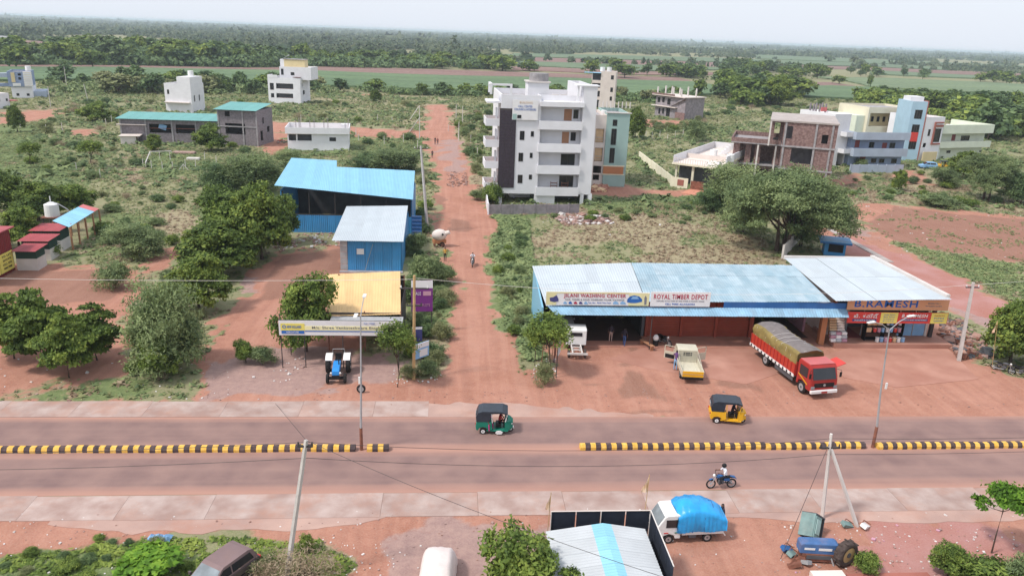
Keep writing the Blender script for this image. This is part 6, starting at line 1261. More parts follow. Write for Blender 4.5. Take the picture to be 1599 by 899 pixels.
mb = MB(); mb.bx(8.1, 62.0, 0.0, 33.8, 70.1, 0.06, 'floor_dirt'); partw(root, mb, 'floor'); mb = MB(); mb.bx(8.16, 63.4, 0.06, 17.44, 69.9, 0.07, 'floor_shade'); partw(root, mb, 'shade_overlay'); mb = MB(); mb.bx(27.9, 64.4, 0.06, 33.3, 69.9, 0.07, 'floor_shade'); partw(root, mb, 'shade_overlay')  # dark sheets over the earth floor paint in the shade of both bays
mb = MB()
for x in (8.4, 12.8, 17.5, 22, 26.4, 30.6): mb.cyl((x, yA+0.1, 0) if x in (8.4, 17.5) else (x, yA+0.9, 2.6), (x, yA+0.1, zA-0.02) if x in (8.4, 17.5) else (x, yA+0.1, zA-0.02), 0.045, 0.045, 'frame_dark', 6)
partw(root, mb, 'awning_post')
def signbox(name, label, p0, p1, q0, Y, m, cat='sign'):     # lower-left px, lower-right px, top px row at left
    a, b, t = onY(*p0, Y), onY(*p1, Y), onY(p0[0], q0, Y); r_ = thing(name, label, cat, (a.x, Y, 0)); mb = MB(); mb.bx(0, 0, min(a.z, b.z), b.x-a.x, 0.06, t.z, m); bd = mb.build('board', r_)
    return r_, bd, b.x-a.x, min(a.z, b.z), t.z
r_, bd, w_, z0, z1 = signbox('washing_centre_sign', 'long pale yellow and white washing centre sign with red lettering and a blue car', (852, 476), (1013, 476), 455, 62.2, 'sign_white'); h = z1-z0
MB().bx(0.02, -0.02, z0+0.02, w_*0.10, -0.005, z1-0.02, 'sign_pale_yellow').bx(w_*0.80, -0.02, z0+0.02, w_-0.02, -0.005, z1-0.02, 'sign_pale_yellow').bx(w_*0.1, -0.015, z1-h*0.12, w_*0.8, -0.005, z1-0.02, 'sign_pale_yellow').build('yellow_ground', bd)
text('JILANI WASHING CENTER', w_*0.47, z0+h*0.70, h*0.36, w_*0.60, 'ink_red', 'lettering', bd, back=-0.025, bold=0.03)
text('CAR, THREE & FOUR WHEELERS FOAM WASHING', w_*0.47, z0+h*0.43, h*0.13, w_*0.57, 'ink_grey', 'lettering', bd, back=-0.025, bold=0.03)
text('Prop. Jilani    Beside Timber Depot', w_*0.52, z0+h*0.2, h*0.13, w_*0.22, 'ink_blue', 'lettering', bd, back=-0.025)
mb = MB()      # printed car, tractor and small vehicles
mb.prism([(w_*.785, z0+h*.28), (w_*.785, z0+h*.5), (w_*.81, z0+h*.72), (w_*.85, z0+h*.8), (w_*.9, z0+h*.72), (w_*.93, z0+h*.5), (w_*.93, z0+h*.32), (w_*.87, z0+h*.22), (w_*.82, z0+h*.22)], -0.03, -0.02, 'sign_blue')
mb.prism([(w_*.82, z0+h*.52), (w_*.835, z0+h*.7), (w_*.88, z0+h*.7), (w_*.9, z0+h*.52)], -0.035, -0.03, 'goods_blue')
mb.prism([(w_*.04, z0+h*.3), (w_*.035, z0+h*.55), (w_*.07, z0+h*.6), (w_*.1, z0+h*.75), (w_*.12, z0+h*.45), (w_*.12, z0+h*.3), (w_*.08, z0+h*.22)], -0.03, -0.02, 'sign_navy')
for k in range(5): mb.prism([(w_*(.17+k*.05), z0+h*.1), (w_*(.17+k*.05), z0+h*.22), (w_*(.185+k*.05), z0+h*.3), (w_*(.20+k*.05), z0+h*.22), (w_*(.205+k*.05), z0+h*.1)], -0.03, -0.02, ('goods_blue', 'sign_blue', 'ink_red', 'sign_navy', 'goods_blue')[k])
for k in range(2): mb.prism([(w_*(.65+k*.07), z0+h*.12), (w_*(.65+k*.07), z0+h*.24), (w_*(.67+k*.07), z0+h*.36), (w_*(.7+k*.07), z0+h*.24), (w_*(.705+k*.07), z0+h*.12)], -0.03, -0.02, 'goods_blue')
mb.prism([(w_*.955, z0+h*.1), (w_*.95, z0+h*.6), (w_*.96, z0+h*.8), (w_*.975, z0+h*.6), (w_*.975, z0+h*.1)], -0.03, -0.02, 'ink_grey'); mb.build('printed_picture', bd)
r_, bd, w_, z0, z1 = signbox('timber_depot_sign', 'white timber depot sign with maroon lettering', (1015, 478), (1108, 478), 455.5, 62.15, 'sign_white'); h = z1-z0
text('ROYAL TIMBER DEPOT', w_*0.5, z0+h*0.68, h*0.34, w_*0.90, 'ink_red', 'lettering', bd, back=-0.012, bold=0.02)
text('SUPPLIERS OF ALL TYPES OF TEAK WOOD & COUNTRY WOOD', w_*0.5, z0+h*0.38, h*0.09, w_*0.8, 'ink_grey', 'lettering', bd, back=-0.012); text('CELL 94405 ALLAGADDA', w_*0.5, z0+h*0.17, h*0.13, w_*0.5, 'ink_blue', 'lettering', bd, back=-0.012, bold=0.02)
# ---- paint shop
root = thing('paint_shop', 'corner shop with a broad white tin roof over its red and yellow name boards', 'shop', (35, 63, 0))
S0, S1 = onY(1306, 470.5, 61.3), onY(1487, 468, 61.3); T0, T1 = onY(1225, 404, 74.5), onY(1362, 402.5, 74.5)
mid = 0.35
roof_sheets(root, S0, S0.lerp(S1, mid), T0.lerp(T1, mid), T0, 3, 'white_roof', 5, rows=2, jit=0.03); roof_sheets(root, S0.lerp(S1, mid)+Vector((0.03, 0, 0.02)), S1, T1, T0.lerp(T1, mid)+Vector((0.03, 0, 0.02)), 6, 'white_roof', 5, rows=2)
mb = MB(); mb.add([S1+Vector((-0.25, 0.5, 0)), S1+Vector((0.1, 0.5, 0)), T1+Vector((0.1, 0, 0)), T1+Vector((-0.25, 0, 0)), S1+Vector((-0.25, 0.5, 0.3)), S1+Vector((0.1, 0.5, 0.3)), T1+Vector((0.1, 0, 0.3)), T1+Vector((-0.25, 0, 0.3))], [(0, 3, 2, 1), (4, 5, 6, 7), (0, 1, 5, 4), (1, 2, 6, 5), (2, 3, 7, 6), (3, 0, 4, 7)], 'offwhite'); mb.bx(T0.x, 74.5, T0.z-0.1, T1.x, 74.75, T0.z+0.3, 'offwhite'); partw(root, mb, 'edge_beam')
x0, x1 = 35.0, 45.6
mb = MB(); mb.bx(x0, 73.9, 0, x1-1.0, 74.1, 4.6, 'cream_pink').bx(x0, 64.5, 0, x0+0.2, 73.9, 4.4, 'cream_pink').bx(x1-1.2, 64.2, 0, x1-1.0, 73.9, 4.4, 'cream_pink').bx(x0+0.2, 66.6, 0.3, x1-1.2, 66.75, 3.4, 'dark_grey'); partw(root, mb, 'wall')
mb = MB(); mb.bx(x0-0.3, 62.1, 0, x1+0.3, 66.6, 0.42, 'apron').bx(x0-0.3, 62.1, 0.42, x0+0.9, 64.2, 0.44, 'apron'); partw(root, mb, 'plinth')
mb = MB(); mb.bx(36.1, 63.6, 0.43, 38.1, 66.5, 0.46, 'door_red'); partw(root, mb, 'red_carpet')
mb = MB(); mb.bx(x0+0.3, 63.9, 3.25, x1-0.6, 64.1, 3.5, 'steel')
for x in (36.0, 38.2, 41.7, 43.2, 44.6): mb.bx(x, 64.3, 0.42, x+0.07, 64.38, 3.3, 'steel')
partw(root, mb, 'frame'); mb = MB(); mb.bx(41.8, 64.32, 0.42, 43.18, 64.36, 1.9, 'goods_blue').bx(43.28, 64.32, 0.42, 44.58, 64.36, 1.9, 'goods_blue'); partw(root, mb, 'counter_panel')
mb = MB(); mb.bx(41.8, 64.33, 1.95, 43.18, 64.35, 3.2, 'glass').bx(43.28, 64.33, 1.95, 44.58, 64.35, 3.2, 'glass').bx(36.1, 64.6, 0.5, 37.0, 64.63, 3.1, 'glass_grey'); partw(root, mb, 'pane')
mb = MB(); mb.bx(44.7, 63.9, 0, 45.0, 64.2, 3.9, 'frame_dark').bx(x0, 63.9, 0, x0+0.25, 64.15, 3.9, 'orange_wall'); partw(root, mb, 'pillar')
def sbox(name, label, L, R_, top, Y, m): return signbox(name, label, L, R_, top, Y, m)
r_, bd, w_, z0, z1 = sbox('shop_name_board', 'big orange B. RAMESH board right under the white tin roof', (1322, 483.5), (1480, 484), 467, 62.2, 'sign_orange'); h = z1-z0
text('B.RAMESH', w_*0.38, z0+h*0.60, h*0.66, w_*0.62, 'ink_blue', 'lettering', bd, back=-0.012, bold=0.05); text('MOBILE No.1', w_*0.85, z0+h*0.68, h*0.14, w_*0.12, 'ink_grey', 'lettering', bd, back=-0.012, bold=0.02); text('9948012345', w_*0.85, z0+h*0.42, h*0.14, w_*0.16, 'ink_grey', 'lettering', bd, back=-0.012)
r_, bd, w_, z0, z1 = sbox('shop_sign_board', 'red and yellow paint shop sign with Telugu and English names below the orange board', (1322, 504), (1478, 505), 487, 61.95, 'sign_red'); h = z1-z0
for a, b in ((0.325, 0.495), (0.83, 0.995)): MB().bx(w_*a, -0.02, z0+0.02, w_*b, -0.005, z1-0.02, 'sign_yellow').build('yellow_panel', bd)
text('బి. రమేష్', w_*0.18, z0+h*0.66, h*0.42, w_*0.24, 'sign_white', 'lettering', bd, back=-0.012, bold=0.04); text('B. RAMESH', w_*0.665, z0+h*0.70, h*0.3, w_*0.26, 'sign_white', 'lettering', bd, back=-0.012, bold=0.05, shear=0.15)
MB().bx(w_*0.05, -0.018, z0+h*0.17, w_*0.29, -0.005, z0+h*0.38, 'sign_navy').bx(w_*0.53, -0.018, z0+h*0.22, w_*0.80, -0.005, z0+h*0.42, 'sign_navy').build('blue_strip', bd)
text('పెయింట్స్ & హార్డ్వేర్', w_*0.17, z0+h*0.275, h*0.15, w_*0.2, 'sign_white', 'lettering', bd, back=-0.024); text('PAINTS AND HARDWARE', w_*0.665, z0+h*0.32, h*0.11, w_*0.25, 'sign_white', 'lettering', bd, back=-0.024)
for k in range(4): text(('Asian Paints', 'Birla White', 'Cement', 'Putty')[k], w_*0.41, z0+h*(0.8-0.2*k), h*0.1, w_*0.11, 'ink_blue', 'lettering', bd, back=-0.026)
for k in range(3): text(('PAINTS', 'PIPES', 'SANITARY')[k], w_*0.912, z0+h*(0.74-0.24*k), h*0.12, w_*0.1, ('ink_red', 'ink_blue', 'ink_blue')[k], 'lettering', bd, back=-0.026)
# goods on display before the shop
gr = 'goods stacked in front of the paint shop'
def goods_stack(name, label, cat, x0, y0, cols, rows, bw, bh, mats_, gap=0.03, depth=0.4, rounded=True, dz=0.43):
    k = 0
    for j in range(rows):
        for i in range(cols):
            m_ = mats_[(i+j*2) % len(mats_)]; x = x0+i*(bw+gap); z = dz+j*(bh+0.02); o = MB(); 
            if rounded: o.bbox(-bw/2, -depth/2, 0, bw/2, depth/2, bh, m_, 0.05)
            else: o.cyl((0, 0, 0), (0, 0, bh), bw*0.45, bw*0.45, m_, 12).cyl((0, 0, bh*0.9), (0, 0, bh*0.98), bw*0.48, bw*0.48, 'white_paint', 12)
            t_ = tag(o.build(name, loc=(x, y0+0.1*j, z)), label+(', '+ORD[i]+' from left' if rows == 1 and cols > 1 else ', layer '+ORD[j]+' place '+ORD[i] if rows > 1 else ''), cat, gr)
root = thing('display_rack', 'black metal display rack holding paint buckets and bags', 'rack', (39.2, 63.2, 0.43)); mb = MB()
for z in (0.1, 0.75, 1.4): mb.bx(-1.3, -0.25, z, 2.3, 0.35, z+0.05, 'black')
for x in (-1.3, 0.5, 2.25): mb.bx(x, -0.25, 0, x+0.05, 0.35, 2.0, 'black')
mb.build('shelf', root)
goods_stack('paint_bag', 'tan paper sack on the top shelf of the black display rack', 'sack', 38.15, 63.2, 3, 1, 0.5, 0.5, ['goods_tan'], dz=1.9); goods_stack('paint_bag', 'tan sack on the middle shelf at the left of the display rack', 'sack', 38.2, 63.15, 1, 1, 0.5, 0.45, ['goods_tan'], dz=1.25)
goods_stack('paint_bucket', 'paint bucket on the top shelf of the display rack', 'bucket', 40.0, 63.2, 4, 1, 0.36, 0.42, ['white_paint', 'goods_blue', 'sign_red', 'white_paint'], rounded=False, dz=1.9)
goods_stack('paint_bucket', 'paint bucket on the middle shelf of the display rack', 'bucket', 38.85, 63.15, 7, 1, 0.36, 0.42, ['sign_red', 'goods_pink', 'goods_blue', 'white_paint', 'goods_blue'], rounded=False, dz=1.24)
goods_stack('paint_bucket', 'paint bucket standing on the shop step under the display rack', 'bucket', 39.0, 62.75, 7, 1, 0.38, 0.42, ['white_paint', 'goods_blue', 'goods_pink', 'sign_red', 'goods_tan'], rounded=False, dz=0.44)
goods_stack('cement_bag', 'grey and white sack in the pile left of the shop door', 'sack', 34.75, 62.7, 3, 3, 0.5, 0.28, ['white_paint', 'asbestos', 'goods_pink'], dz=0.44); goods_stack('cement_bag', 'tan flat pack stacked above the sacks left of the shop door', 'sack', 34.9, 63.3, 2, 5, 0.7, 0.2, ['goods_tan', 'cream_pink'], dz=1.3)
# blue kiosk behind the shop and rubble strip beside it
root = thing('blue_kiosk', 'small blue metal kiosk behind the paint shop by the side road', 'kiosk', tuple(G(1288, 398)), -0.35); MB().bx(-0.2, 0, 0, 2.4, 2.2, 1.9, 'blue_sheet').build('wall', root); MB().bx(-0.9, -0.7, 1.9, 3.0, 2.6, 1.98, 'blue_sheet').bx(-0.9, -0.7, 1.7, 3.0, -0.66, 1.9, 'deep_blue').build('roof', root); MB().bx(0.3, -0.05, 0.5, 2.1, 0.0, 1.6, 'dark_inside').build('hatch', root)
panel_wall('boundary_wall', 'whitewashed low wall in the shade of the wide acacia', G(1222, 405), G(1275, 345), 1.8, 5, 'offwhite')
F_ = Facade(G(1290, 358), G(1385, 410)); root = thing('kerb_line', 'pale cement kerb along the left side of the side road', 'kerb', (F_.o.x, F_.o.y, 0), F_.rz)
for i in range(14): MB().bx(i*F_.w/14+0.03, 0, 0, (i+1)*F_.w/14-0.03, 0.9, 0.1, 'concrete').build('kerb_stone', root)
# ---- near ribbed shed with dark screen
root = thing('ribbed_shed', 'near shed roof of grey ribbed sheets with a sky-blue ridge strip', 'shed', (7.5, 31.5, 0))
zr, ze = 3.55, 3.0; RX = onY(941, 816, 31.6); RX = Vector((RX.x, 31.6, RX.z)); EL, ER = onY(852, 829, 31.6), onY(1009, 829, 31.4)
for sgn, E_, lab in ((-1, EL, None), (1, ER, None)):
    for k in range(7):
        y0, y1 = 31.6-k*1.0, 31.6-(k+1)*1.0+0.01
        for (a, b, m_) in ((0.0, 0.20, 'roof_cyan'), (0.20, 1.0, 'asbestos')):
            P0 = Vector((RX.x+(E_.x-RX.x)*a, 0, RX.z+(E_.z-RX.z)*a)); P1 = Vector((RX.x+(E_.x-RX.x)*b, 0, RX.z+(E_.z-RX.z)*b)); mb = MB()
            q = [Vector((P0.x, y1, P0.z)), Vector((P0.x, y0, P0.z)), Vector((P1.x, y0, P1.z)), Vector((P1.x, y1, P1.z))]
            if sgn < 0: q = [q[1], q[0], q[3], q[2]]
            sheet4(mb, *q, m_, 5, 0.035); partw(root, mb, 'roof_sheet')
mb = MB(); mb.bx(EL.x+0.3, 25, 0, EL.x+0.4, 31.2, 2.8, 'grey_concrete').bx(ER.x-0.4, 25, 0, ER.x-0.3, 31.2, 2.8, 'grey_concrete').bx(EL.x+0.4, 31.1, 0, ER.x-0.4, 31.2, 2.8, 'frame_dark'); partw(root, mb, 'wall')
root = thing('screen_fence', 'dark shade-net screen on a metal frame around the ribbed shed', 'fence', (5.2, 32.6, 0))
a, b = onY(861, 796, 32.5), onY(1016, 797.5, 32.5); zt_ = (a.z+b.z)/2; c = onY(1047, 862, 29.0)
for i in range(4):
    u0, u1 = a.x+(b.x-a.x)*i/4, a.x+(b.x-a.x)*(i+1)/4; mb = MB(); mb.bx(u0+0.03, 32.5, 0.2, u1-0.03, 32.53, zt_-0.03, 'shade_net'); partw(root, mb, 'net_panel')
for i in range(4):
    y0, y1 = 32.45-i*1.05, 32.45-(i+1)*1.05+0.05; mb = MB(); mb.bx(b.x, y1, 0.2, b.x+0.03, y0, zt_-0.03, 'shade_net'); partw(root, mb, 'net_panel')
mb = MB(); mb.tube([(a.x, 32.48, zt_), (b.x, 32.48, zt_)], 0.03, 'cream_pink', 6).tube([(b.x, 32.48, zt_), (b.x, 28.2, zt_)], 0.03, 'offwhite', 6)
for x in (a.x, (a.x+b.x)/2, b.x): mb.cyl((x, 32.46, 0), (x, 32.46, zt_), 0.025, 0.025, 'offwhite', 6)
for y in (31.2, 29.9, 28.6): mb.cyl((b.x+0.03, y, 0), (b.x+0.03, y, zt_), 0.03, 0.03, 'offwhite', 6)
partw(root, mb, 'frame')
# ---- left edge: maroon wall with yellow notice, red roofed huts, lean-to, tank stand
root = thing('maroon_shed', 'maroon sheet shed cut by the left edge', 'shed', (-47, 81, 0)); zt_ = 4.6
for i in range(5): mb = MB(); y0 = 76.3+i*1.25; sheet4(mb, (-46.6, y0+1.22, 0.0), (-46.6, y0, 0.0), (-46.6, y0, zt_), (-46.6, y0+1.22, zt_), 'maroon_wall', 4, 0.035); partw(root, mb, 'wall_sheet')
mb = MB(); mb.bx(-52, 76.2, 0, -46.8, 76.35, zt_, 'maroon_wall').bx(-52, 82.4, 0, -46.8, 82.5, zt_, 'maroon_wall'); partw(root, mb, 'wall'); mb = MB(); mb.bx(-52.5, 75.8, zt_, -46.2, 82.9, zt_+0.12, 'maroon_roof'); partw(root, mb, 'roof')
root = thing('yellow_notice', 'bright yellow notice board with dark writing on the maroon wall', 'sign', (-46.45, 77, 0), R(90))
for i in range(2):
    MB().bx(i*2.6, -0.06, 0.4, i*2.6+2.5, 0, 2.35, 'sign_yellow').build('board', root)
    for k, s in enumerate(('TO LET', 'SHOPS', 'CELL NO.', '94405 99480')): text(s, i*2.6+1.3, 2.05-k*0.42, 0.22, 1.7-0.2*(k % 2), 'ink_black', 'lettering', root, back=-0.075, bold=0.02)
for i, (px_, py_, zr_, w_, dp, lab) in enumerate(((15, 393, 2.2, 2.5, 2.3, 'front hut with a small red sheet roof and a white base'), (25, 377, 2.3, 3.3, 2.3, 'middle hut with a red sheet roof behind the front hut'), (43, 361, 2.5, 3.4, 2.6, 'rear hut with the highest red sheet roof by the water tank'))):
    g = G(px_, py_, zr_); root = thing('red_roof_hut', lab, 'hut', (g.x+.25, g.y+.45, 0), 0.03, 'red roofed huts at the left edge')
    MB().bx(0, 0, 0, w_-.4, dp-.3, 1.3, 'offwhite').build('base_wall', root); MB().bx(0.02, 0.02, 1.3, w_-.42, dp-.32, zr_, 'dark_green').build('upper_wall', root)
    for k in range(4): MB().sheet((-.25+k*w_/4, -.45, zr_), (w_/4, 0, 0), (.45, dp-.2, .35), 'maroon_roof', 3, 0.03).build('roof_sheet', root)
root = thing('lean_to', 'open lean-to with a bright blue sheet roof on posts', 'shelter', (-45.5, 90, 0))
q = [onY(108, 355, 90.2), onY(155, 326, 100.2), onY(130, 319, 101.5), onY(82, 345, 92.5)]
for k in range(6):
    t0, t1 = k/6, (k+1)/6-0.004; mb = MB(); sheet4(mb, q[0].lerp(q[1], t0), q[0].lerp(q[1], t1), q[3].lerp(q[2], t1), q[3].lerp(q[2], t0), 'light_blue_roof' if k < 5 else 'roof_red', 4, 0.03); partw(root, mb, 'roof_sheet')
mb = MB()
for t in (0.02, 0.25, 0.5, 0.75, 0.98):
    for a, b in ((q[0], q[1]), (q[3], q[2])): p = a.lerp(b, t); mb.bx(p.x-0.08, p.y-0.08, 0, p.x+0.08, p.y+0.08, p.z-0.03, 'wood')
partw(root, mb, 'post')
g = G(86, 362); root = thing('tank_stand', 'white water tank on a dark steel stand behind the red roofed huts', 'water tank', (g.x, g.y, 0)); zz = tall(86, 362, 337)
MB().bx(-1.0, -1.0, zz-0.12, 1.0, 1.0, zz, 'rust').build('platform', root); mb = MB()
for sx in (-0.8, 0.8):
    for sy in (-0.8, 0.8): mb.bx(sx-0.06, sy-0.06, 0, sx+0.06, sy+0.06, zz-0.12, 'frame_dark')
mb.build('leg', root); MB().cyl((0, 0, zz), (0, 0, zz+1.5), 0.85, 0.82, 'white_paint', 18).cyl((0, 0, zz+1.5), (0, 0, zz+1.75), 0.75, 0.3, 'white_paint', 18).cyl((0, 0, zz+1.75), (0, 0, zz+2.5), 0.07, 0.07, 'white_paint', 6).build('tank', root)
MB().tube([(0.8, 0, zz+1.6), (1.9, 0, zz+0.9), (2.3, 0, zz+0.2)], 0.06, 'galvanised').build('pipe', root)
# white pipe frame and fence posts in the far left grass
g = G(255, 262); root = thing('pipe_frame', 'bent white pipe frame enclosing a patch of bright grass', 'fence', (g.x, g.y, 0)); pts = [G(*p) for p in ((228, 262), (235, 244), (268, 243))]
mb = MB(); mb.tube([(p.x, p.y, 0.9) for p in pts], 0.1, 'offwhite')
for p in pts: mb.cyl((p.x, p.y, 0), (p.x, p.y, 0.9), 0.08, 0.08, 'offwhite', 5)
partw(root, mb, 'rail')
posts = [(224, 262), (237, 264), (254, 266), (270, 266), (290, 262), (306, 264), (320, 250), (338, 256), (120, 268), (157, 279), (250, 250), (266, 250)]
for i, p in enumerate(posts): g = G(*p); o = MB().cyl((0, 0, 0), (0, 0, 1.6), 0.07, 0.06, 'offwhite', 5).build('fence_post', loc=(g.x, g.y, 0)); tag(o, 'short white stone fence post in the left grass', 'post', 'white posts in the left grass')
o = MB(); 
for a in (-1, 1): o.cyl((a*0.9, 0, 0), (0, 0, 1.1), 0.06, 0.06, 'offwhite', 5)
o.cyl((0, 0, 0), (0, 0, 1.2), 0.05, 0.05, 'offwhite', 5); g = G(287, 266); tag(o.build('support_frame', loc=(g.x, g.y, 0)), 'small white triangular post support in the left grass', 'post')
o = MB().bbox(-1.2, -0.5, 0, 1.2, 0.6, 0.5, 'offwhite', 0.1); g = G(302, 250); tag(o.build('stone_slab', loc=(g.x, g.y, 0)), 'white slab lying by the bright grass patch', 'slab')
o = MB().bbox(-2.2, -0.8, 0, 2.2, 0.8, 0.45, 'rubble', 0.15); g = G(288, 240); tag(o.build('brick_pile', loc=(g.x, g.y, 0)), 'low pile of pinkish bricks in front of the grey shed', 'pile')
# ================= KERB BLOCKS, POLES, VEHICLES, PEOPLE, LITTER =================
def kerb_block(L, label, group, x):
    root = thing('kerb_block', label, 'kerb block', (x, 44.62, 0.012), random.uniform(-0.012, 0.012), group); n = 4; st = L/n; W_, H_ = 0.50, 0.36
    for i in range(n):
        m_ = 'kerb_yellow' if i % 2 == 0 else 'kerb_black'; a, b = -L/2+i*st, -L/2+(i+1)*st
        prof = [(-W_/2, 0), (W_/2, 0), (W_/2, H_*0.55), (W_/2-0.12, H_), (-W_/2+0.12, H_), (-W_/2, H_*0.55)]
        MB().prism([(p[0], p[1]) for p in prof], a+0.004, b-0.004, m_, axis='x').build('stripe', root)
    return root
xl = [G(px_, 702).x for px_ in (1, 555)]; xr = [G(905, 701).x, G(1351, 700).x]; xr2 = [G(1369, 700).x, G(1640, 699).x]; kp = None
def kerb_row(x0, x1, n, lab, grp, first=None, last=None):
    global kp; L = (x1-x0)/n
    for i in range(n):
        k_ = n-i if 'left median' in lab else i+1; x = x0+L*(i+0.5); lb = first if (i == 0 and first) else last if (i == n-1 and last) else lab if n == 1 else lab+', '+ORD[k_-1]+(' from the gap' if 'left median' in lab else ' from its left end')
        if kp is None: kp = kerb_block(1.40, lb, grp, x)
        else: o = dup(kp, (x+random.uniform(-.02, .02), 44.62+random.uniform(-.045, .045), 0.012-random.random()*.03), random.uniform(-0.028, 0.028), lb, grp)
kerb_row(xl[0]-6*1.4, xl[1], 22, 'yellow and black striped kerb block in the long left median row', 'kerb blocks of the left median row', last='last striped kerb block of the left row, just before the lamp post gap')
kerb_row(G(574, 702).x, G(606, 702).x, 1, 'single yellow and black kerb block standing alone right of the left lamp post', 'kerb blocks of the left median row')
kerb_row(xr[0], xr[1], 14, 'yellow and black striped kerb block in the right median row', 'kerb blocks of the right median row', first='first striped kerb block at the left end of the right median row, worn yellow')
kerb_row(xr2[0], xr2[1], 9, 'yellow and black kerb block right of the right lamp post', 'kerb blocks right of the right lamp post')
# lamp posts in the median
def lamp(px_, py_, tx_, ty_, label, ang):
    g = G(px_, py_); h = tall(px_, py_, ty_+14); root = thing('lamp_post', label, 'lamp post', (g.x, 44.6, 0.01)); top_ = (onY(tx_, ty_+14, 44.6).x-g.x, 0, h)
    mb = MB(); mb.tube([(0, 0, 0), (0, 0, 1.6)], [0.11, 0.1], 'rust', 8); mb.tube([(0, 0, 1.6), (top_[0]*0.5, 0, h*0.5), top_], [0.075, 0.06, 0.04], 'galvanised', 8); mb.build('pole', root)
    for s in (-1, 1):
        e = (top_[0]+s*1.5*math.cos(ang), s*1.5*math.sin(ang), h+0.75); MB().tube([top_, ((top_[0]+e[0])/2, e[1]/2, h+0.5), e], 0.03, 'galvanised').build('arm', root)
        MB().box((e[0]+s*0.3*math.cos(ang), e[1]+s*0.3*math.sin(ang), e[2]+0.03), (0.62, 0.2, 0.07), 'white_paint', rz=ang).build('lamp_head', root)
    MB().bx(-0.06, -0.14, h*0.52, 0.06, -0.06, h*0.57, 'white_paint').build('bracket_box', root)
    return root
lamp(565, 700, 563, 480, 'grey double-armed lamp post in the median left of the dirt road', R(88)); lamp(1360, 696, 1389, 500, 'leaning double-armed lamp post in the right median, before the shop', R(20))
# concrete and wooden power poles
def pole(name, label, b, t, zt_, r0, r1, m, arms=(), sq=True):
    root = thing(name, label, 'pole', (b[0], b[1], 0)); d = Vector((t[0]-b[0], t[1]-b[1], zt_)); mb = MB(); mb.cyl((0, 0, -0.2), d, r0, r1, m, 4 if sq else 8); mb.build('shaft', root)
    for f, w_, a in arms:
        p = d*f; MB().bx(p.x-w_/2, p.y-0.05, p.z-0.05, p.x+w_/2, p.y+0.05, p.z+0.05, 'frame_dark').build('crossarm', root)
        for k in (-1, 0, 1): MB().cyl((p.x+k*w_*0.45, p.y, p.z+0.05), (p.x+k*w_*0.45, p.y, p.z+0.22), 0.05, 0.04, 'white_paint' if a else 'frame_dark', 6).build('insulator', root)
    return root, d
b = G(446, 905); t = onY(478, 687, b.y+0.15); pole('concrete_pole', 'weathered square concrete pole leaning right at the lower left roadside', b, t, t.z, 0.14, 0.10, 'pole_concrete', [(0.96, 0.7, False)]); PL = Vector(t)
b = G(1284, 808); t = onY(1298, 677, b.y); pole('concrete_pole', 'left leg of the white pole pair beside the wrecked blue cab', b, t, t.z, 0.125, 0.09, 'offwhite', [(0.84, 1.2, False)]); PM = Vector(t)
b2 = G(1341, 822); pole('strut_pole', 'slanting strut pole propping the white concrete pole', b2, (PM.x+0.15, PM.y, 0), PM.z*0.83, 0.115, 0.09, 'offwhite')
b = G(1497, 563); t = onY(1520, 441, b.y+0.3); pole('concrete_pole', 'leaning white concrete pole behind the shop corner', b, t, t.z, 0.22, 0.14, 'pole_concrete', [(0.94, 1.2, True)]); PR = Vector(t)
b = G(668, 362); t = onY(657, 228, b.y); pole('concrete_pole', 'tall grey double pole beside the big blue shed', b, t, t.z, 0.22, 0.14, 'pole_concrete', [(0.97, 1.8, True)]); PT = Vector(t)
b = G(646, 592); t = onY(647, 430, b.y); pole('wooden_pole', 'brownish pole with crossbars beside the purple hoarding', b, t, t.z, 0.13, 0.1, 'tan_metal', [(0.88, 2.2, True), (0.72, 1.2, False)], sq=False); PW = Vector(t)
farpoles = [((655, 218), 165, 'slim pole among crossed struts at the left of the far dirt road'), ((712, 187), 163, 'slim pole at the right of the far dirt road'), ((722, 192), 166, 'second slim pole at the right of the far dirt road'), ((716, 220), 190, 'third slim pole nearer on the right of the dirt road'), ((79, 167), 135, 'white pole standing beside the blue house'), ((138, 160), 131, 'leaning pale pole in the left scrub'), ((1229, 155), 138, 'white pole before the dark tree clump'), ((1239, 155), 140, 'second white pole before the dark tree clump'), ((628, 262), 232, 'short pale post behind the blue shed'), ((104, 135), 104, 'thin dark pole in the left green field')]
for (x, y), ty, lb in farpoles: g = G(x, y); h = tall(x, y, ty); tag(MB().cyl((0, 0, 0), ((-0.7 if 'leaning' in lb else 0.05), 0, h), 0.11, 0.08, 'offwhite', 5).build('post', loc=(g.x, g.y, 0)), lb, 'pole')
for (a, c_, lb) in (((640, 187), (655, 165), 'upper slanting strut at the far dirt road pole'), ((638, 208), (655, 184), 'lower slanting strut at the far dirt road pole')):
    g = G(655, 218); A_ = onY(*a, g.y); B_ = onY(*c_, g.y); tag(MB().cyl((0, 0, 0), B_-A_, 0.09, 0.08, 'offwhite', 5).build('strut', loc=A_), lb, 'strut')
posts = [(648, 218), (652, 232), (630, 222), (600, 225), (560, 222), (556, 212), (700, 205), (735, 222), (745, 245), (1008, 215), (1018, 218), (1030, 216), (1042, 218), (1054, 216), (1066, 214), (590, 190), (612, 192), (470, 190), (72, 205), (32, 200), (166, 195), (175, 192), (98, 205)]
for x, y in posts: g = G(x, y); tag(MB().cyl((0, 0, 0), (random.uniform(-.1, .1), 0, random.uniform(1.5, 2.2)), 0.08, 0.07, 'offwhite', 5).build('fence_post', loc=(g.x, g.y, 0)), 'thin pale plot post in the distant scrub', 'post', 'plot posts in the distant scrub')
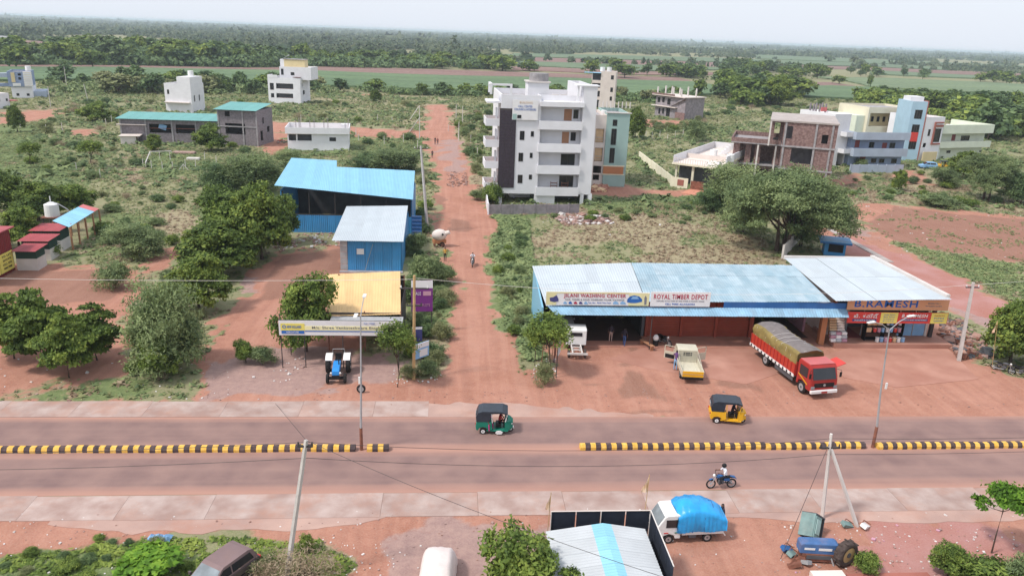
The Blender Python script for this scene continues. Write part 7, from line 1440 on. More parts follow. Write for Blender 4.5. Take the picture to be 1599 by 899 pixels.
def wire(label, pts, sag=0.6, r=0.014):
    P = []
    for i in range(len(pts)-1):
        a, b_ = Vector(pts[i]), Vector(pts[i+1])
        for k in range(12): t = k/12; p = a.lerp(b_, t); p.z -= sag*4*t*(1-t); P.append(p)
    P.append(Vector(pts[-1])); tag(MB().tube(P, r, 'frame_dark' if 'pale' not in label else 'offwhite', 4).build('power_wire'), label, 'wire')
wire('upper power wire crossing in front of the near lanes', [(-45, 33, 7.3), PL+Vector((0, 0, -0.1)), PM+Vector((0, 0, -0.3)), (62, 39, 5.6)]); wire('lower power wire crossing in front of the near lanes', [(-45, 33.2, 6.3), PL*1+Vector((0, 0.1, -1.0)), PM+Vector((0, 0, -1.3)), (62, 39.4, 4.6)])
wire('thin pale wire from the wooden pole to the left edge', [PW+Vector((0, 0, -0.3)), (-60, 60, 7.0)], 0.5); wire('thin pale wire from the wooden pole across the dirt road', [PW+Vector((0, 0, -0.2)), PR+Vector((0, 0, -0.2))], 1.1); wire('thin stay wire running down from the leaning pole', [PL, (-12.5, 51, 0.1)], 0.0); wire('slack wire from the leaning pole towards the lower right', [PL, (8.5, 24.5, 6.0)], 0.3)
wire('pale wire leaving the right concrete pole', [PR+Vector((0, 0, -0.2)), (75, 66, 8.0)], 0.3); wire('thin stay wire of the white pole pair', [PM+Vector((0, 0, -0.6)), (17.6, 33.0, 0.1)], 0)
# ---------------- people
def person(name, label, loc, rz, pose='stand', shirt='shirt_white', trouser='trouser_dark', hair='hair', s=1.0, sleeve=0.5):
    V = {}; 
    if pose in ('stand', 'lean', 'walk'):
        w_ = 0.16 if pose == 'walk' else 0.0; ln = 0.30 if pose == 'lean' else 0.0
        V = dict(pel=(0, 0, .93), ab=(ln*.3, 0, 1.1), ch=(ln*.7, 0, 1.32), nk=(ln, 0, 1.46), hd=(ln+.03, 0, 1.6), ht=(ln+.02, 0, 1.68),
                 hl=(0, .09, .9), kl=(.04+w_, .1, .5), al=(w_*.6, .1, .09), tl=(.15+w_*.6, .1, .04), hr=(0, -.09, .9), kr=(.03-w_*.3, -.1, .5), ar=(-w_*1.3, -.1, .09), tr=(.15-w_*1.3, -.1, .04),
                 sl=(ln*.9, .19, 1.4), el=(ln*.9-.03+ln*.4, .25, 1.13), wl=(ln*.9+.08+ln, .24, .9+ln*.5), sr=(ln*.9, -.19, 1.4), er=(ln*.9-.03+ln*.4, -.25, 1.13), wr=(ln*.9+.08+ln, -.24, .9+ln*.5))
    else:   # seated, riding
        f = 0.42 if pose == 'ride' else 0.34
        V = dict(pel=(0, 0, .0), ab=(.04, 0, .18), ch=(.1, 0, .4), nk=(.15, 0, .54), hd=(.19, 0, .68), ht=(.18, 0, .77),
                 hl=(.02, .1, .0), kl=(f, .2, .0), al=(f-.1 if pose == 'ride' else f+.02, .2, -.42), tl=(f+.06, .2, -.46), hr=(.02, -.1, .0), kr=(f, -.2, .0), ar=(f-.1 if pose == 'ride' else f+.02, -.2, -.42), tr=(f+.06, -.2, -.46),
                 sl=(.12, .19, .48), el=(.25, .26, .28), wl=(.5 if pose == 'ride' else .35, .22, .3 if pose == 'ride' else .1), sr=(.12, -.19, .48), er=(.25, -.26, .28), wr=(.5 if pose == 'ride' else .35, -.22, .3 if pose == 'ride' else .1))
    rad = dict(pel=.125, ab=.12, ch=.14, nk=.055, hd=.098, ht=.07, hl=.09, kl=.06, al=.04, tl=.03, hr=.09, kr=.06, ar=.04, tr=.03, sl=.06, el=.042, wl=.028, sr=.06, er=.042, wr=.028)
    E_ = [('pel', 'ab'), ('ab', 'ch'), ('ch', 'nk'), ('nk', 'hd'), ('hd', 'ht'), ('pel', 'hl'), ('hl', 'kl'), ('kl', 'al'), ('al', 'tl'), ('pel', 'hr'), ('hr', 'kr'), ('kr', 'ar'), ('ar', 'tr'), ('ch', 'sl'), ('sl', 'el'), ('el', 'wl'), ('ch', 'sr'), ('sr', 'er'), ('er', 'wr')]
    ks = list(V); me = bpy.data.meshes.new('b'); me.from_pydata([V[k] for k in ks], [(ks.index(a), ks.index(c)) for a, c in E_], []); o = bpy.data.objects.new('b', me); col.objects.link(o)
    md = o.modifiers.new('s', 'SKIN'); 
    for i, k in enumerate(ks): me.skin_vertices[0].data[i].radius = (rad[k], rad[k]*(0.8 if k in ('ch', 'ab') else 1.0)); me.skin_vertices[0].data[i].use_root = (k == 'pel')
    o.modifiers.new('d', 'SUBSURF').levels = 1; bpy.context.view_layer.update(); m2 = bpy.data.meshes.new_from_object(o.evaluated_get(bpy.context.evaluated_depsgraph_get()))
    bpy.data.objects.remove(o); mb = MB(); hd = Vector(V['hd']); bones = {'t': [('pel', 'ab'), ('ab', 'ch'), ('ch', 'nk'), ('ch', 'sl'), ('ch', 'sr'), ('sl', 'el'), ('sr', 'er')], 'l': [('pel', 'hl'), ('pel', 'hr'), ('hl', 'kl'), ('hr', 'kr'), ('kl', 'al'), ('kr', 'ar')], 'f': [('al', 'tl'), ('ar', 'tr')], 's': [('el', 'wl'), ('er', 'wr')], 'h': [('nk', 'hd'), ('hd', 'ht')]}
    def near(p):
        best = (9, 't')
        for k, L_ in bones.items():
            for a, c in L_:
                A_, C_ = Vector(V[a]), Vector(V[c]); d = C_-A_; t_ = max(0, min(1, (p-A_).dot(d)/d.length_squared)); q = (p-A_-d*t_).length-rad[a]*0.4
                if q < best[0]: best = (q, k)
        return best[1]
    vs = [v.co.copy() for v in m2.vertices]; fm = {}
    for p in m2.polygons:
        k = near(p.center); m_ = {'t': shirt, 'l': trouser, 'f': 'black', 's': 'skin', 'h': 'skin'}[k]
        if k == 'h' and (p.center.z > hd.z+0.035 or p.center.x < hd.x-0.035): m_ = hair
        fm.setdefault(m_, []).append(tuple(p.vertices))
    base = len(mb.v); mb.v += [tuple(v) for v in vs]
    for m_, fs in fm.items(): mi = mb.mi(m_); mb.f += fs; mb.m += [mi]*len(fs)
    mb.ball(hd+Vector((.1, 0, -.01)), (.022, .014, .022), 'skin', 6, 4)
    for y in (-.035, .035): mb.ball(hd+Vector((.088, y, .02)), .012, 'hair', 5, 4); mb.ball(hd+Vector((0, y*2.7, 0)), (.02, .012, .03), 'skin', 5, 4)
    for sd_, wk, ek in ((1, 'wl', 'el'), (-1, 'wr', 'er')):      # hands: palm, four fingers, thumb
        w0 = Vector(V[wk]); d = (w0-Vector(V[ek])).normalized(); side = d.cross(Vector((0, 1, 0))).normalized(); mb.cyl(w0-d*0.01, w0+d*0.09, .03, .036, 'skin', 7)
        for i in range(4): a = w0+d*0.085+side*(i-1.5)*0.018; L_ = (.07, .08, .075, .06)[i]; mb.tube([a, a+d*L_*.55, a+d*L_*.8+Vector((0, -sd_*.02, -.01))], [.01, .009, .006], 'skin', 5)
        a = w0+d*.03+side*.03; mb.tube([a, a+d*.035+side*.025, a+d*.06+side*.028], [.012, .01, .007], 'skin', 5)
    o = mb.build(name, smooth=True); o.location = loc; o.rotation_euler = (0, 0, rz); o.scale = (s, s, s); tag(o, label, 'person'); return o
# ---------------- wheels
def wheel(root, x, y, r, w_, z=None, rim='steel', name='wheel', rz=0.0, tyre='rubber'):
    z = r if z is None else z; mb = MB(); n = 22; prof = [(r*0.62, -w_/2), (r*0.9, -w_/2), (r*0.98, -w_*0.38), (r, -w_*0.2), (r, w_*0.2), (r*0.98, w_*0.38), (r*0.9, w_/2), (r*0.62, w_/2)]; vs = []
    for i in range(n):
        a = 2*math.pi*i/n
        for (q, h) in prof: vs.append((q*math.cos(a), h, q*math.sin(a)))
    k = len(prof); mb.add(vs, [(i*k+j, i*k+(j+1) % k, ((i+1) % n)*k+(j+1) % k, ((i+1) % n)*k+j) for i in range(n) for j in range(k)], tyre)
    o = mb.build(name, root, smooth=True); o.location = (x, y, z); o.rotation_euler = (0, 0, rz)
    MB().cyl((0, -w_*0.42, 0), (0, w_*0.42, 0), r*0.63, r*0.63, rim, 16).cyl((0, -w_*0.5, 0), (0, w_*0.5, 0), r*0.2, r*0.2, 'dark_grey', 8).build('rim', o); return o
# ---------------- auto rickshaws
def rickshaw(label, loc, rz, body, trim):
    root = thing('auto_rickshaw', label, 'auto rickshaw', loc, rz)
    mb = MB(); mb.prism([(-1.32, .34), (-1.36, .62), (-1.25, .98), (-.28, .96), (-.2, .4), (-.45, .28), (-.62, .5), (-.85, .56), (-1.08, .5), (-1.2, .3)], -.64, .64, body, bev=.04); mb.bx(-.6, -.6, .26, .85, .6, .34, body); mb.build('body', root)
    mb = MB(); vs = []; 
    for x, hw, z0, z1 in ((.62, .6, .3, 1.0), (.95, .5, .34, .98), (1.18, .28, .42, .86)): vs += [(x, -hw, z0), (x, hw, z0), (x, hw*.9, z1), (x, -hw*.9, z1)]
    mb.add(vs, [(i*4+j, i*4+(j+1) % 4, (i+1)*4+(j+1) % 4, (i+1)*4+j) for i in range(2) for j in range(4)]+[(3, 2, 1, 0), (8, 9, 10, 11)], body); mb.build('front_cowl', root)
    prof = [(-1.3, .96), (-1.34, 1.3), (-1.2, 1.62), (-.9, 1.72), (.45, 1.74), (.78, 1.62), (.82, 1.55), (.4, 1.62), (-.35, 1.58), (-.42, .98)]
    mb = MB(); mb.prism(prof, -.66, -.58, 'hood_black'); mb.prism(prof, .58, .66, 'hood_black'); top = [(-1.3, .96), (-1.35, 1.3), (-1.21, 1.63), (-.9, 1.74), (.45, 1.76), (.8, 1.63), (.8, 1.58), (.44, 1.7), (-.9, 1.68), (-1.14, 1.58), (-1.28, 1.3), (-1.23, .96)]
    mb.prism(top, -.665, .665, 'hood_black', bev=.02); mb.build('hood', root)
    MB().bx(-1.375, -.3, 1.12, -1.345, .3, 1.42, 'glass_grey').build('rear_window', root)
    mb = MB(); mb.tube([(.66, -.56, .98), (.8, -.54, 1.6)], .03, trim).tube([(.66, .56, .98), (.8, .54, 1.6)], .03, trim).tube([(-.22, -.6, .9), (-.3, -.6, 1.62)], .03, trim).tube([(-.22, .6, .9), (-.3, .6, 1.62)], .03, trim); mb.build('window_post', root)
    mb = MB(); mb.add([(.68, -.54, 1.0), (.68, .54, 1.0), (.8, .52, 1.58), (.8, -.52, 1.58), (.69, -.54, 1.0), (.69, .54, 1.0), (.81, .52, 1.58), (.81, -.52, 1.58)], [(0, 3, 2, 1), (4, 5, 6, 7), (0, 1, 5, 4), (2, 3, 7, 6)], 'glass_grey'); mb.build('windscreen', root)
    MB().bbox(-1.0, -.56, .5, -.45, .56, .68, 'black', .04).bbox(-1.1, -.56, .68, -.95, .56, 1.15, 'black', .04).bbox(.0, -.3, .4, .38, .3, .66, 'black', .04).build('seat', root)
    MB().tube([(.62, -.28, 1.0), (.55, 0, .98), (.62, .28, 1.0)], .018, 'frame_dark').build('handlebar', root)
    wheel(root, -.85, -.55, .22, .1, rim='white_paint'); wheel(root, -.85, .55, .22, .1, rim='white_paint'); wheel(root, 1.02, 0, .22, .1, rim='white_paint')
    MB().prism([(.78, .2), (.84, .42), (1.05, .5), (1.24, .38), (1.28, .25), (1.2, .28), (1.04, .44), (.9, .36), (.84, .2)], -.09, .09, trim).build('mudguard', root)
    for y in (-.3, .3): MB().ball((1.1, y, .74), (.05, .07, .07), 'white_paint', 8, 6).build('headlight', root)
    for y in (-.5, .5): MB().bx(-1.39, y-.05, .7, -1.35, y+.05, .82, 'sign_red').build('tail_light', root)
    MB().bx(.74, -.72, 1.2, .8, -.62, 1.38, 'black').build('mirror', root); return root
g = G(774, 676); ra = rickshaw('green and black auto rickshaw driving right past the dirt road mouth', (g.x, g.y+.35, .02), R(-4), 'green_paint', 'white_paint'); gx, gy = g.x, g.y+.35
MB().prism([(.0, .2), (.1, .34), (.34, .36), (.5, .26), (.42, .12), (.12, .1)], -.72, -.66, 'white_paint').build('white_step', ra)
person('person', 'driver in a red shirt inside the green auto rickshaw', (gx+.22, gy, .74), R(-4), 'sit', 'shirt_red', 'trouser_dark'); person('person', 'passenger in bright pink inside the green auto rickshaw', (gx-.62, gy-.22, .76), R(-40), 'sit', 'shirt_pink', 'shirt_pink')
g = G(1138, 660); rickshaw('yellow and black auto rickshaw on the far lane at the right', (g.x, g.y+.3, .02), R(-12), 'yellow_paint', 'yellow_paint'); person('person', 'driver in a dark shirt inside the yellow auto rickshaw', (g.x+.2, g.y+.25, .74), R(-12), 'sit', 'shirt_dark', 'trouser_dark'); person('person', 'passenger in an orange brown shirt inside the yellow auto rickshaw', (g.x-.65, g.y+.2, .76), R(-12), 'sit', 'goods_tan', 'trouser_tan')
# ---------------- motorcycles
def motorcycle(label, loc, rz, paint, lean=0.0, group=None, name='motorcycle'):
    root = thing(name, label, 'motorcycle', loc, rz, group, rot=(lean, 0, rz))
    for x in (-.66, .66):
        w0 = MB(); w0.torus((0, 0, 0), (0, 1, 0), .27, .045, 'rubber', 22, 7); o = w0.build('wheel', root, smooth=True); o.location = (x, 0, .31); r_ = MB(); r_.torus((0, 0, 0), (0, 1, 0), .22, .014, 'steel', 18, 4).cyl((0, -.05, 0), (0, .05, 0), .05, .05, 'steel', 8)
        for k in range(8): a = k*math.pi/4; r_.cyl((0, 0, 0), (.22*math.cos(a), 0, .22*math.sin(a)), .007, .007, 'steel', 4)
        r_.build('rim', o)
    MB().tube([(.42, 0, .92), (.2, 0, .74), (-.25, 0, .72), (-.6, 0, .74)], .03, 'frame_dark').tube([(.42, 0, .9), (.2, 0, .35), (-.25, 0, .35), (-.3, 0, .7)], .03, 'frame_dark').tube([(-.25, .06, .35), (-.66, .06, .31)], .025, 'frame_dark').tube([(-.25, -.06, .35), (-.66, -.06, .31)], .025, 'frame_dark').build('frame', root)
    MB().tube([(.66, .08, .31), (.42, .08, .92)], .025, 'steel').tube([(.66, -.08, .31), (.42, -.08, .92)], .025, 'steel').build('fork', root)
    MB().ball((.17, 0, .82), (.27, .13, .12), paint, 12, 8).build('fuel_tank', root, smooth=True); MB().bbox(-.62, -.12, .72, -.02, .12, .82, 'black', .04).build('seat', root); MB().bbox(-.1, -.14, .32, .24, .14, .6, 'dark_grey', .04).build('engine', root)
    MB().tube([(.1, -.14, .34), (-.3, -.16, .28), (-.75, -.17, .34)], [.02, .035, .04], 'steel', 7).build('exhaust', root); MB().tube([(.32, -.34, 1.04), (.42, -.12, 1.0), (.42, .12, 1.0), (.32, .34, 1.04)], .016, 'black').build('handlebar', root)
    MB().ball((.52, 0, .9), (.08, .09, .09), 'white_paint', 8, 6).build('headlight', root); MB().prism([(-.95, .6), (-.82, .78), (-.5, .84), (-.5, .74), (-.8, .7)], -.09, .09, paint).prism([(.5, .6), (.62, .68), (.8, .62), (.8, .6), (.62, .65)], -.06, .06, paint).build('mudguard', root)
    MB().bx(-.45, -.13, .55, -.1, .13, .72, paint).build('side_panel', root); return root
g = G(1126, 763); mo = motorcycle('blue-black motorcycle riding left on the near lane', (g.x, g.y+.1, .02), R(183), 'deep_blue'); person('person', 'motorcyclist in a white shirt and black helmet on the near lane', (g.x+.22, g.y+.1, .86), R(183), 'ride', 'shirt_white', 'trouser_dark', hair='black')
o = MB().ball((0, 0, 0), (.15, .13, .15), 'black', 12, 9).build('helmet', smooth=True, loc=(g.x+.04, g.y+.1, 1.58)); tag(o, 'round black helmet on the head of the rider in white', 'helmet')
g = G(738, 415); motorcycle('motorcycle coming down the dirt road', (g.x, g.y, .02), R(-95), 'dark_grey'); person('person', 'rider in a white shirt coming down the dirt road', (g.x, g.y+.2, .86), R(-95), 'ride', 'shirt_white', 'trouser_dark')
g = G(1034, 538); motorcycle('black motorcycle parked askew before the red shutters', (g.x+.2, g.y, .02), R(-62), 'black', R(8)); g = G(1565, 580); motorcycle('black and silver scooter parked under the right-hand tree, nearer the flag', (g.x, g.y, 0), R(-50), 'dark_grey', R(8)); g = G(1592, 586); motorcycle('black motorcycle cut by the right edge under the tree', (g.x, g.y, 0), R(-55), 'black', R(8)); g = G(1315, 374); motorcycle('dark motorcycle standing on the side road by the blue kiosk', (g.x, g.y, 0), R(-40), 'door_red', R(8))
g = G(439, 224); motorcycle('red tractor-like bike beside the low white house', (g.x, g.y, 0), R(20), 'sign_red'); g = G(419, 221); motorcycle('dark motorcycle by the wall of the grey block tower', (g.x, g.y, 0), R(80), 'dark_grey')
# ---------------- red lorry
gF, gR = G(1245, 611), G(1197, 567); hd = math.atan2(gF.y-gR.y, gF.x-gR.x); hd = R(-81); ctr = G(1270, 605); root = thing('lorry', 'red lorry with an olive and grey tarpaulin load and its door open', 'lorry', (28.62, 53.2, 0.03), hd)
LR = root   # x forward, origin at the front axle
for x in (0, -5.3):
    for y in (-1.0, 1.0): wheel(root, x, y, .5, .3, rim='galvanised')
MB().bx(-7.6, -.45, .55, .9, -.3, .8, 'black').bx(-7.6, .3, .55, .9, .45, .8, 'black').bx(-7.5, -1.1, .75, -1.0, 1.1, .9, 'black').build('chassis', root)
MB().bx(-3.8, -1.15, .45, -1.2, -1.1, .8, 'dark_grey').build('side_guard', root); MB().bx(-3.8, 1.1, .45, -1.2, 1.15, .8, 'dark_grey').build('side_guard', root)
mb = MB(); mb.prism([(-.75, .62), (-.75, 2.52), (-.6, 2.66), (.65, 2.62), (.82, 2.4), (1.15, 1.55), (1.2, .62), (.55, .6), (.45, .95), (-.05, 1.08), (-.5, .92), (-.55, .6)], -1.15, 1.15, 'cab_red', bev=.06); mb.build('cab', root)
MB().bbox(-.68, -1.08, 2.63, .66, 1.08, 2.68, 'roof_red', .02).build('cab_roof', root); sl = math.atan2(.85, -.33)
def slab(root, nm, pts, m, th=0.02, label=None):
    pts = [Vector(p) for p in pts]; n_ = (pts[1]-pts[0]).cross(pts[2]-pts[0]).normalized()*th; mb = MB(); k = len(pts); mb.add(pts+[p-n_ for p in pts], [tuple(range(k)), tuple(range(2*k-1, k-1, -1))]+[(i, i+k, (i+1) % k+k, (i+1) % k) for i in range(k)], m); return mb.build(nm, root, label)
slab(root, 'windscreen', [(1.185, -1.0, 1.58), (1.185, 1.0, 1.58), (.86, .96, 2.42), (.86, -.96, 2.42)], 'glass')
MB().bx(1.19, -.85, .95, 1.24, .85, 1.30, 'black').build('grille', root); MB().bbox(1.15, -1.16, .48, 1.36, 1.16, .74, 'white_paint', .04).build('bumper', root); MB().bx(1.36, -.25, .52, 1.38, .25, .66, 'cab_red').build('number_plate', root); MB().cyl((1.24, 0, 1.14), (1.27, 0, 1.14), .1, .1, 'steel', 12).build('emblem', root)
for y in (-.98, .98): MB().bx(1.2, y-.15, .84, 1.25, y+.15, 1.05, 'glass_grey').build('headlight', root)
for s_ in (-1, 1): MB().bx(-.45, s_*1.155-.012, 1.5, .6, s_*1.155+.012, 2.3, 'glass').build('side_window', root); MB().box((.1, s_*1.17, 1.25), (1.35, .02, .08), 'yellow_paint', ry=.35).build('stripe', root); MB().tube([(.9, s_*1.1, 2.3), (1.15, s_*1.38, 2.25), (1.15, s_*1.38, 1.9)], .02, 'black').bx(1.1, s_*1.33-.05, 1.7, 1.16, s_*1.33+.12, 2.1, 'black').build('mirror', root)
o = MB().bbox(-.62, -.03, 0, .62, .03, .85, 'sign_red', .02).build('open_flap', root, 'bright red flap sticking out level from the far side of the cab'); o.location = (.1, 1.2, 2.35); o.rotation_euler = (R(-72), 0, 0)
MB().bx(-7.7, -1.18, .92, -.95, 1.18, 1.02, 'dark_grey').build('bed_floor', root)
for s_ in (-1, 1):
    MB().bx(-7.7, s_*1.2-.03, 1.02, -.95, s_*1.2+.03, 2.0, 'red_paint').build('side_panel', root)
    for k in range(14): MB().bx(-7.65+k*.51, s_*1.25-.03, 1.02, -7.58+k*.51, s_*1.25+.03, 2.02, 'cab_red').build('side_rib', root)
    MB().bx(-7.7, s_*1.27-.02, .92, -.95, s_*1.27+.03, 1.14, 'white_paint').build('white_band', root)
    for k in range(12): MB().bx(-7.5+k*.55, s_*1.30-.01, .94, -7.32+k*.55, s_*1.30+.025, 1.12, 'black').build('band_mark', root)
MB().bx(-1.0, -1.18, 1.02, -.92, 1.18, 2.2, 'cab_red').bx(-7.76, -1.18, 1.02, -7.68, 1.18, 2.0, 'cab_red').build('headboard', root)
def load(root, x0, x1, hw, z0, zs, ztop, ms, mt, seed, nx=26, folds=0.05, name='tarpaulin', label=None):      # tarpaulin draped over a load
    rr = random.Random(seed); sec = [(-1, 0), (-1.03, .25), (-1.04, .5), (-1.01, .75), (-.96, .92), (-.8, 1.02), (-.4, 1.12), (0, 1.16), (.4, 1.12), (.8, 1.02), (.96, .92), (1.01, .75), (1.04, .5), (1.03, .25), (1, 0)]; V = []; F = []; ph = rr.uniform(0, 6)
    for i in range(nx+1):
        t = i/nx; x = x0+(x1-x0)*t; hgt = zs(t); wv = folds*(math.sin(t*nx*2.1+ph)+.6*math.sin(t*nx*3.7)) 
        for j, (a, b_) in enumerate(sec): q_ = float(vnoise(x*1.0+seed, a*3+b_*2, 0.45))-.5+.5*float(vnoise(x+9, a*3+b_*2+seed, 0.2)); V.append((x+rr.uniform(-.02, .02), a*(hw+wv*.35*(1 if b_ < .95 else .2)+q_*folds*2.6), z0+b_*hgt+q_*folds*2.4*(b_ > .3)))
    k = len(sec); Fs, Ft = [], []
    for i in range(nx):
        for j in range(k-1): (Ft if 5 <= j <= 8 else Fs).append((i*k+j, i*k+j+1, (i+1)*k+j+1, (i+1)*k+j))
    mb = MB(); base = mb.v; mb.v = V; 
    for m_, fs in ((ms, Fs+[tuple(range(k)), tuple(nx*k+j for j in range(k-1, -1, -1))]), (mt, Ft)): mi = mb.mi(m_); mb.f += fs; mb.m += [mi]*len(fs)
    return mb.build(name, root, label, smooth=True)
load(root, -7.6, -.95, 1.14, 1.9, lambda t: .95+.08*math.sin(t*9), 0, 'tarp_olive', 'tarp_grey', 3, 34, .045)
mb = MB()
for k in range(9): x = -7.2+k*.75; mb.tube([(x, -1.2, 1.9), (x+.1, -1.15, 2.8), (x+.15, -.5, 3.02), (x+.1, .5, 3.03), (x, 1.15, 2.8), (x-.1, 1.2, 1.9)], .014, 'offwhite', 4)
mb.build('rope', root)
# ---------------- small white lorry with blue tarpaulin
root = thing('mini_truck', 'small white mini truck with a bulging bright blue tarpaulin load', 'mini truck', (13.05, 35.35, 0), R(183))   # x forward
for x in (1.15, -1.05):
    for y in (-.66, .66): wheel(root, x, y, .27, .17, rim='steel')
mb = MB(); mb.prism([(.5, .3), (.5, 1.62), (.62, 1.76), (1.3, 1.74), (1.42, 1.66), (1.86, .98), (1.9, .32), (1.5, .3), (1.44, .5), (1.15, .6), (.86, .5), (.8, .3)], -.74, .74, 'white_paint', bev=.05); mb.build('cab', root)
slab(root, 'windscreen', [(1.86, -.66, 1.04), (1.86, .66, 1.04), (1.46, .62, 1.66), (1.46, -.66, 1.66)], 'glass_grey')
for s_ in (-1, 1): MB().bx(.72, s_*.747-.01, 1.02, 1.36, s_*.747+.01, 1.5, 'glass').build('side_window', root); MB().bx(.6, s_*.75-.008, .66, .85, s_*.75+.008, .72, 'green_paint').bx(1.2, s_*.75-.008, .66, 1.45, s_*.75+.008, .72, 'sign_red').build('stripe', root); MB().bx(1.9, s_*.55-.13, .6, 1.93, s_*.55+.13, .78, 'glass_grey').build('headlight', root)
MB().bbox(1.86, -.76, .28, 1.98, .76, .5, 'dark_grey', .03).build('bumper', root); MB().bx(-1.9, -.35, .3, .5, -.25, .45, 'black').bx(-1.9, .25, .3, .5, .35, .45, 'black').bx(-.4, .4, .28, 0, .7, .5, 'dark_grey').build('chassis', root)
MB().bx(-1.9, -.76, .52, .42, .76, .6, 'white_paint').bx(-1.9, -.78, .6, .42, -.74, .88, 'white_paint').bx(-1.9, .74, .6, .42, .78, .88, 'white_paint').build('cargo_bed', root); MB().box((-2.0, 0, .45), (.06, 1.4, .3), 'white_paint', ry=.6).build('tailboard', root)
def zs_(t): return [.80, 1.02, 1.14, 1.16, 1.10, 1.0, .98, .82, .55][min(8, int(t*8.99))]*(1)
def zsm(t): a = t*8; i = min(7, int(a)); f = a-i; L_ = [.62, .86, 1.02, 1.14, 1.22, 1.26, 1.28, 1.2, .9]; return L_[i]*(1-f)+L_[i+1]*f
load(root, -2.05, .74, .84, .74, zsm, 0, 'tarp_blue', 'tarp_blue', 9, 34, .05)
mb = MB()
for x in (-1.4, -.75, -.1): mb.tube([(x, -.9, .75), (x+.05, -.86, 1.6), (x+.1, 0, 2.16), (x, .86, 1.6), (x, .9, .75)], .015, 'deep_blue', 4)
mb.tube([(.65, -.5, 1.5), (.3, 0, 2.1), (-.1, .6, 1.95)], .015, 'offwhite', 4).tube([(.65, .5, 1.5), (.3, 0, 2.1), (0, -.7, 1.9)], .015, 'offwhite', 4); mb.build('rope', root)
person('person', 'person hidden behind the blue load with only dark hair showing', (15.25, 35.75, 0), R(180), 'stand', 'shirt_dark', 'trouser_dark', s=1.0); g0_ = 0
person('person', 'driver seated in the cab of the white mini truck', (12.05, 35.25, .75), R(180), 'sit', 'goods_pink', 'trouser_dark')
# ---------------- cream pickup seen from behind, doors open
root = thing('pickup', 'cream pickup with a yellow tailgate seen from behind, both doors open', 'pickup', (19.55, 57.0, 0), R(83))
for x in (1.25, -1.35):
    for y in (-.72, .72): wheel(root, x, y, .34, .2, rim='steel')
mb = MB(); mb.prism([(.35, .4), (.35, 1.72), (.5, 1.86), (1.5, 1.84), (1.68, 1.72), (2.0, 1.15), (2.35, 1.0), (2.4, .45), (1.7, .4), (1.55, .7), (1.0, .7), (.85, .4)], -.82, .82, 'cream_metal', bev=.05); mb.build('cab', root)
MB().bx(.32, -.35, 1.25, .34, .35, 1.55, 'glass').build('rear_window', root); MB().bx(-2.5, -.35, .4, .4, .35, .55, 'black').build('chassis', root)
MB().bx(-2.5, -.85, .62, .33, .85, .7, 'cream_metal').build('bed_floor', root)
for s_ in (-1, 1): MB().bx(-2.5, s_*.85-.025, .7, .33, s_*.85+.025, 1.12, 'cream_metal').build('bed_side', root); MB().tube([(.28, s_*.82, 1.1), (.28, s_*.75, 1.75)], .025, 'cream_metal').tube([(-1.6, s_*.86, 1.15), (.28, s_*.8, 1.7)], .02, 'cream_metal').build('stake', root)
mb = MB()
for z in (1.15, 1.3, 1.45, 1.6, 1.74): mb.tube([(.3, -.75, z), (.3, .75, z)], .014, 'cream_metal', 5)
for y in (-.5, -.2, .2, .5): mb.tube([(.3, y, .75), (.3, y, 1.74)], .014, 'cream_metal', 5)
mb.build('window_guard', root)
for k in range(7): MB().bx(-2.45, -.8+k*.235, .70, .3, -.77+k*.235, .72, 'cream_metal').build('floor_rib', root)
MB().bx(-2.56, -.82, .66, -2.51, .82, 1.12, 'yellow_paint').bx(-2.575, -.8, .86, -2.56, .8, .92, 'tan_metal').build('tailgate', root, 'yellow tailgate'); MB().bx(-2.55, -.85, .42, -2.48, .85, .6, 'black').build('rear_bumper', root)
for s_ in (-1, 1):
    o = MB().bx(-.5, -.02, 0, .5, .02, .65, 'cream_metal').bx(-.5, -.02, .65, -.44, .02, 1.15, 'cream_metal').bx(.44, -.02, .65, .5, .02, 1.15, 'cream_metal').bx(-.5, -.02, 1.1, .5, .02, 1.15, 'cream_metal').bx(-.4, -.035, .05, .4, -.02, .4, 'black').build('door', root); o.location = (1.25, s_*1.28, .55); o.rotation_euler = (0, 0, s_*R(-115))
g = G(1053, 578); person('person', 'man in a purple shirt leaning in at the open pickup door', (g.x+.05, g.y, 0), R(70), 'lean', 'shirt_purple', 'goods_blue')
# ---------------- stripped white truck cab and chassis, grey car in the bay
root = thing('truck_chassis', 'white truck cab on a bare dusty chassis parked in front of the washing bay', 'truck', (10.85, 60.9, 0), R(86))
for x in (1.0, -1.15):
    for y in (-.68, .68): wheel(root, x, y, .38, .2, rim='rust', tyre='dusty_rubber')
mb = MB(); mb.prism([(.1, .62), (.1, 1.95), (.25, 2.1), (1.5, 2.05), (1.85, 1.4), (1.95, .62)], -.88, .88, 'white_paint', bev=.07); mb.build('cab', root); MB().bx(.07, -.5, 1.45, .09, .5, 1.78, 'glass').build('rear_window', root)
for s_ in (-1, 1): MB().bx(-1.75, s_*.4-.05, .5, .1, s_*.4+.05, .66, 'offwhite').build('chassis_rail', root); MB().bx(.5, s_*.885-.01, 1.3, 1.3, s_*.885+.01, 1.85, 'glass').build('side_window', root); MB().tube([(1.4, s_*.9, 1.6), (1.5, s_*1.15, 1.6)], .03, 'black').bx(1.45, s_*1.1-.05, 1.4, 1.5, s_*1.1+.08, 1.75, 'black').build('mirror', root)
MB().bx(-1.8, -.85, .5, -1.7, .85, .66, 'offwhite').bx(-1.0, -.4, .5, -.9, .4, .66, 'offwhite').bx(-.4, -.4, .5, -.3, .4, .66, 'offwhite').bx(-.9, -.2, .4, -.4, .2, .6, 'rust').bx(-1.7, -.2, .5, -1.0, .2, .58, 'rust').build('cross_member', root)
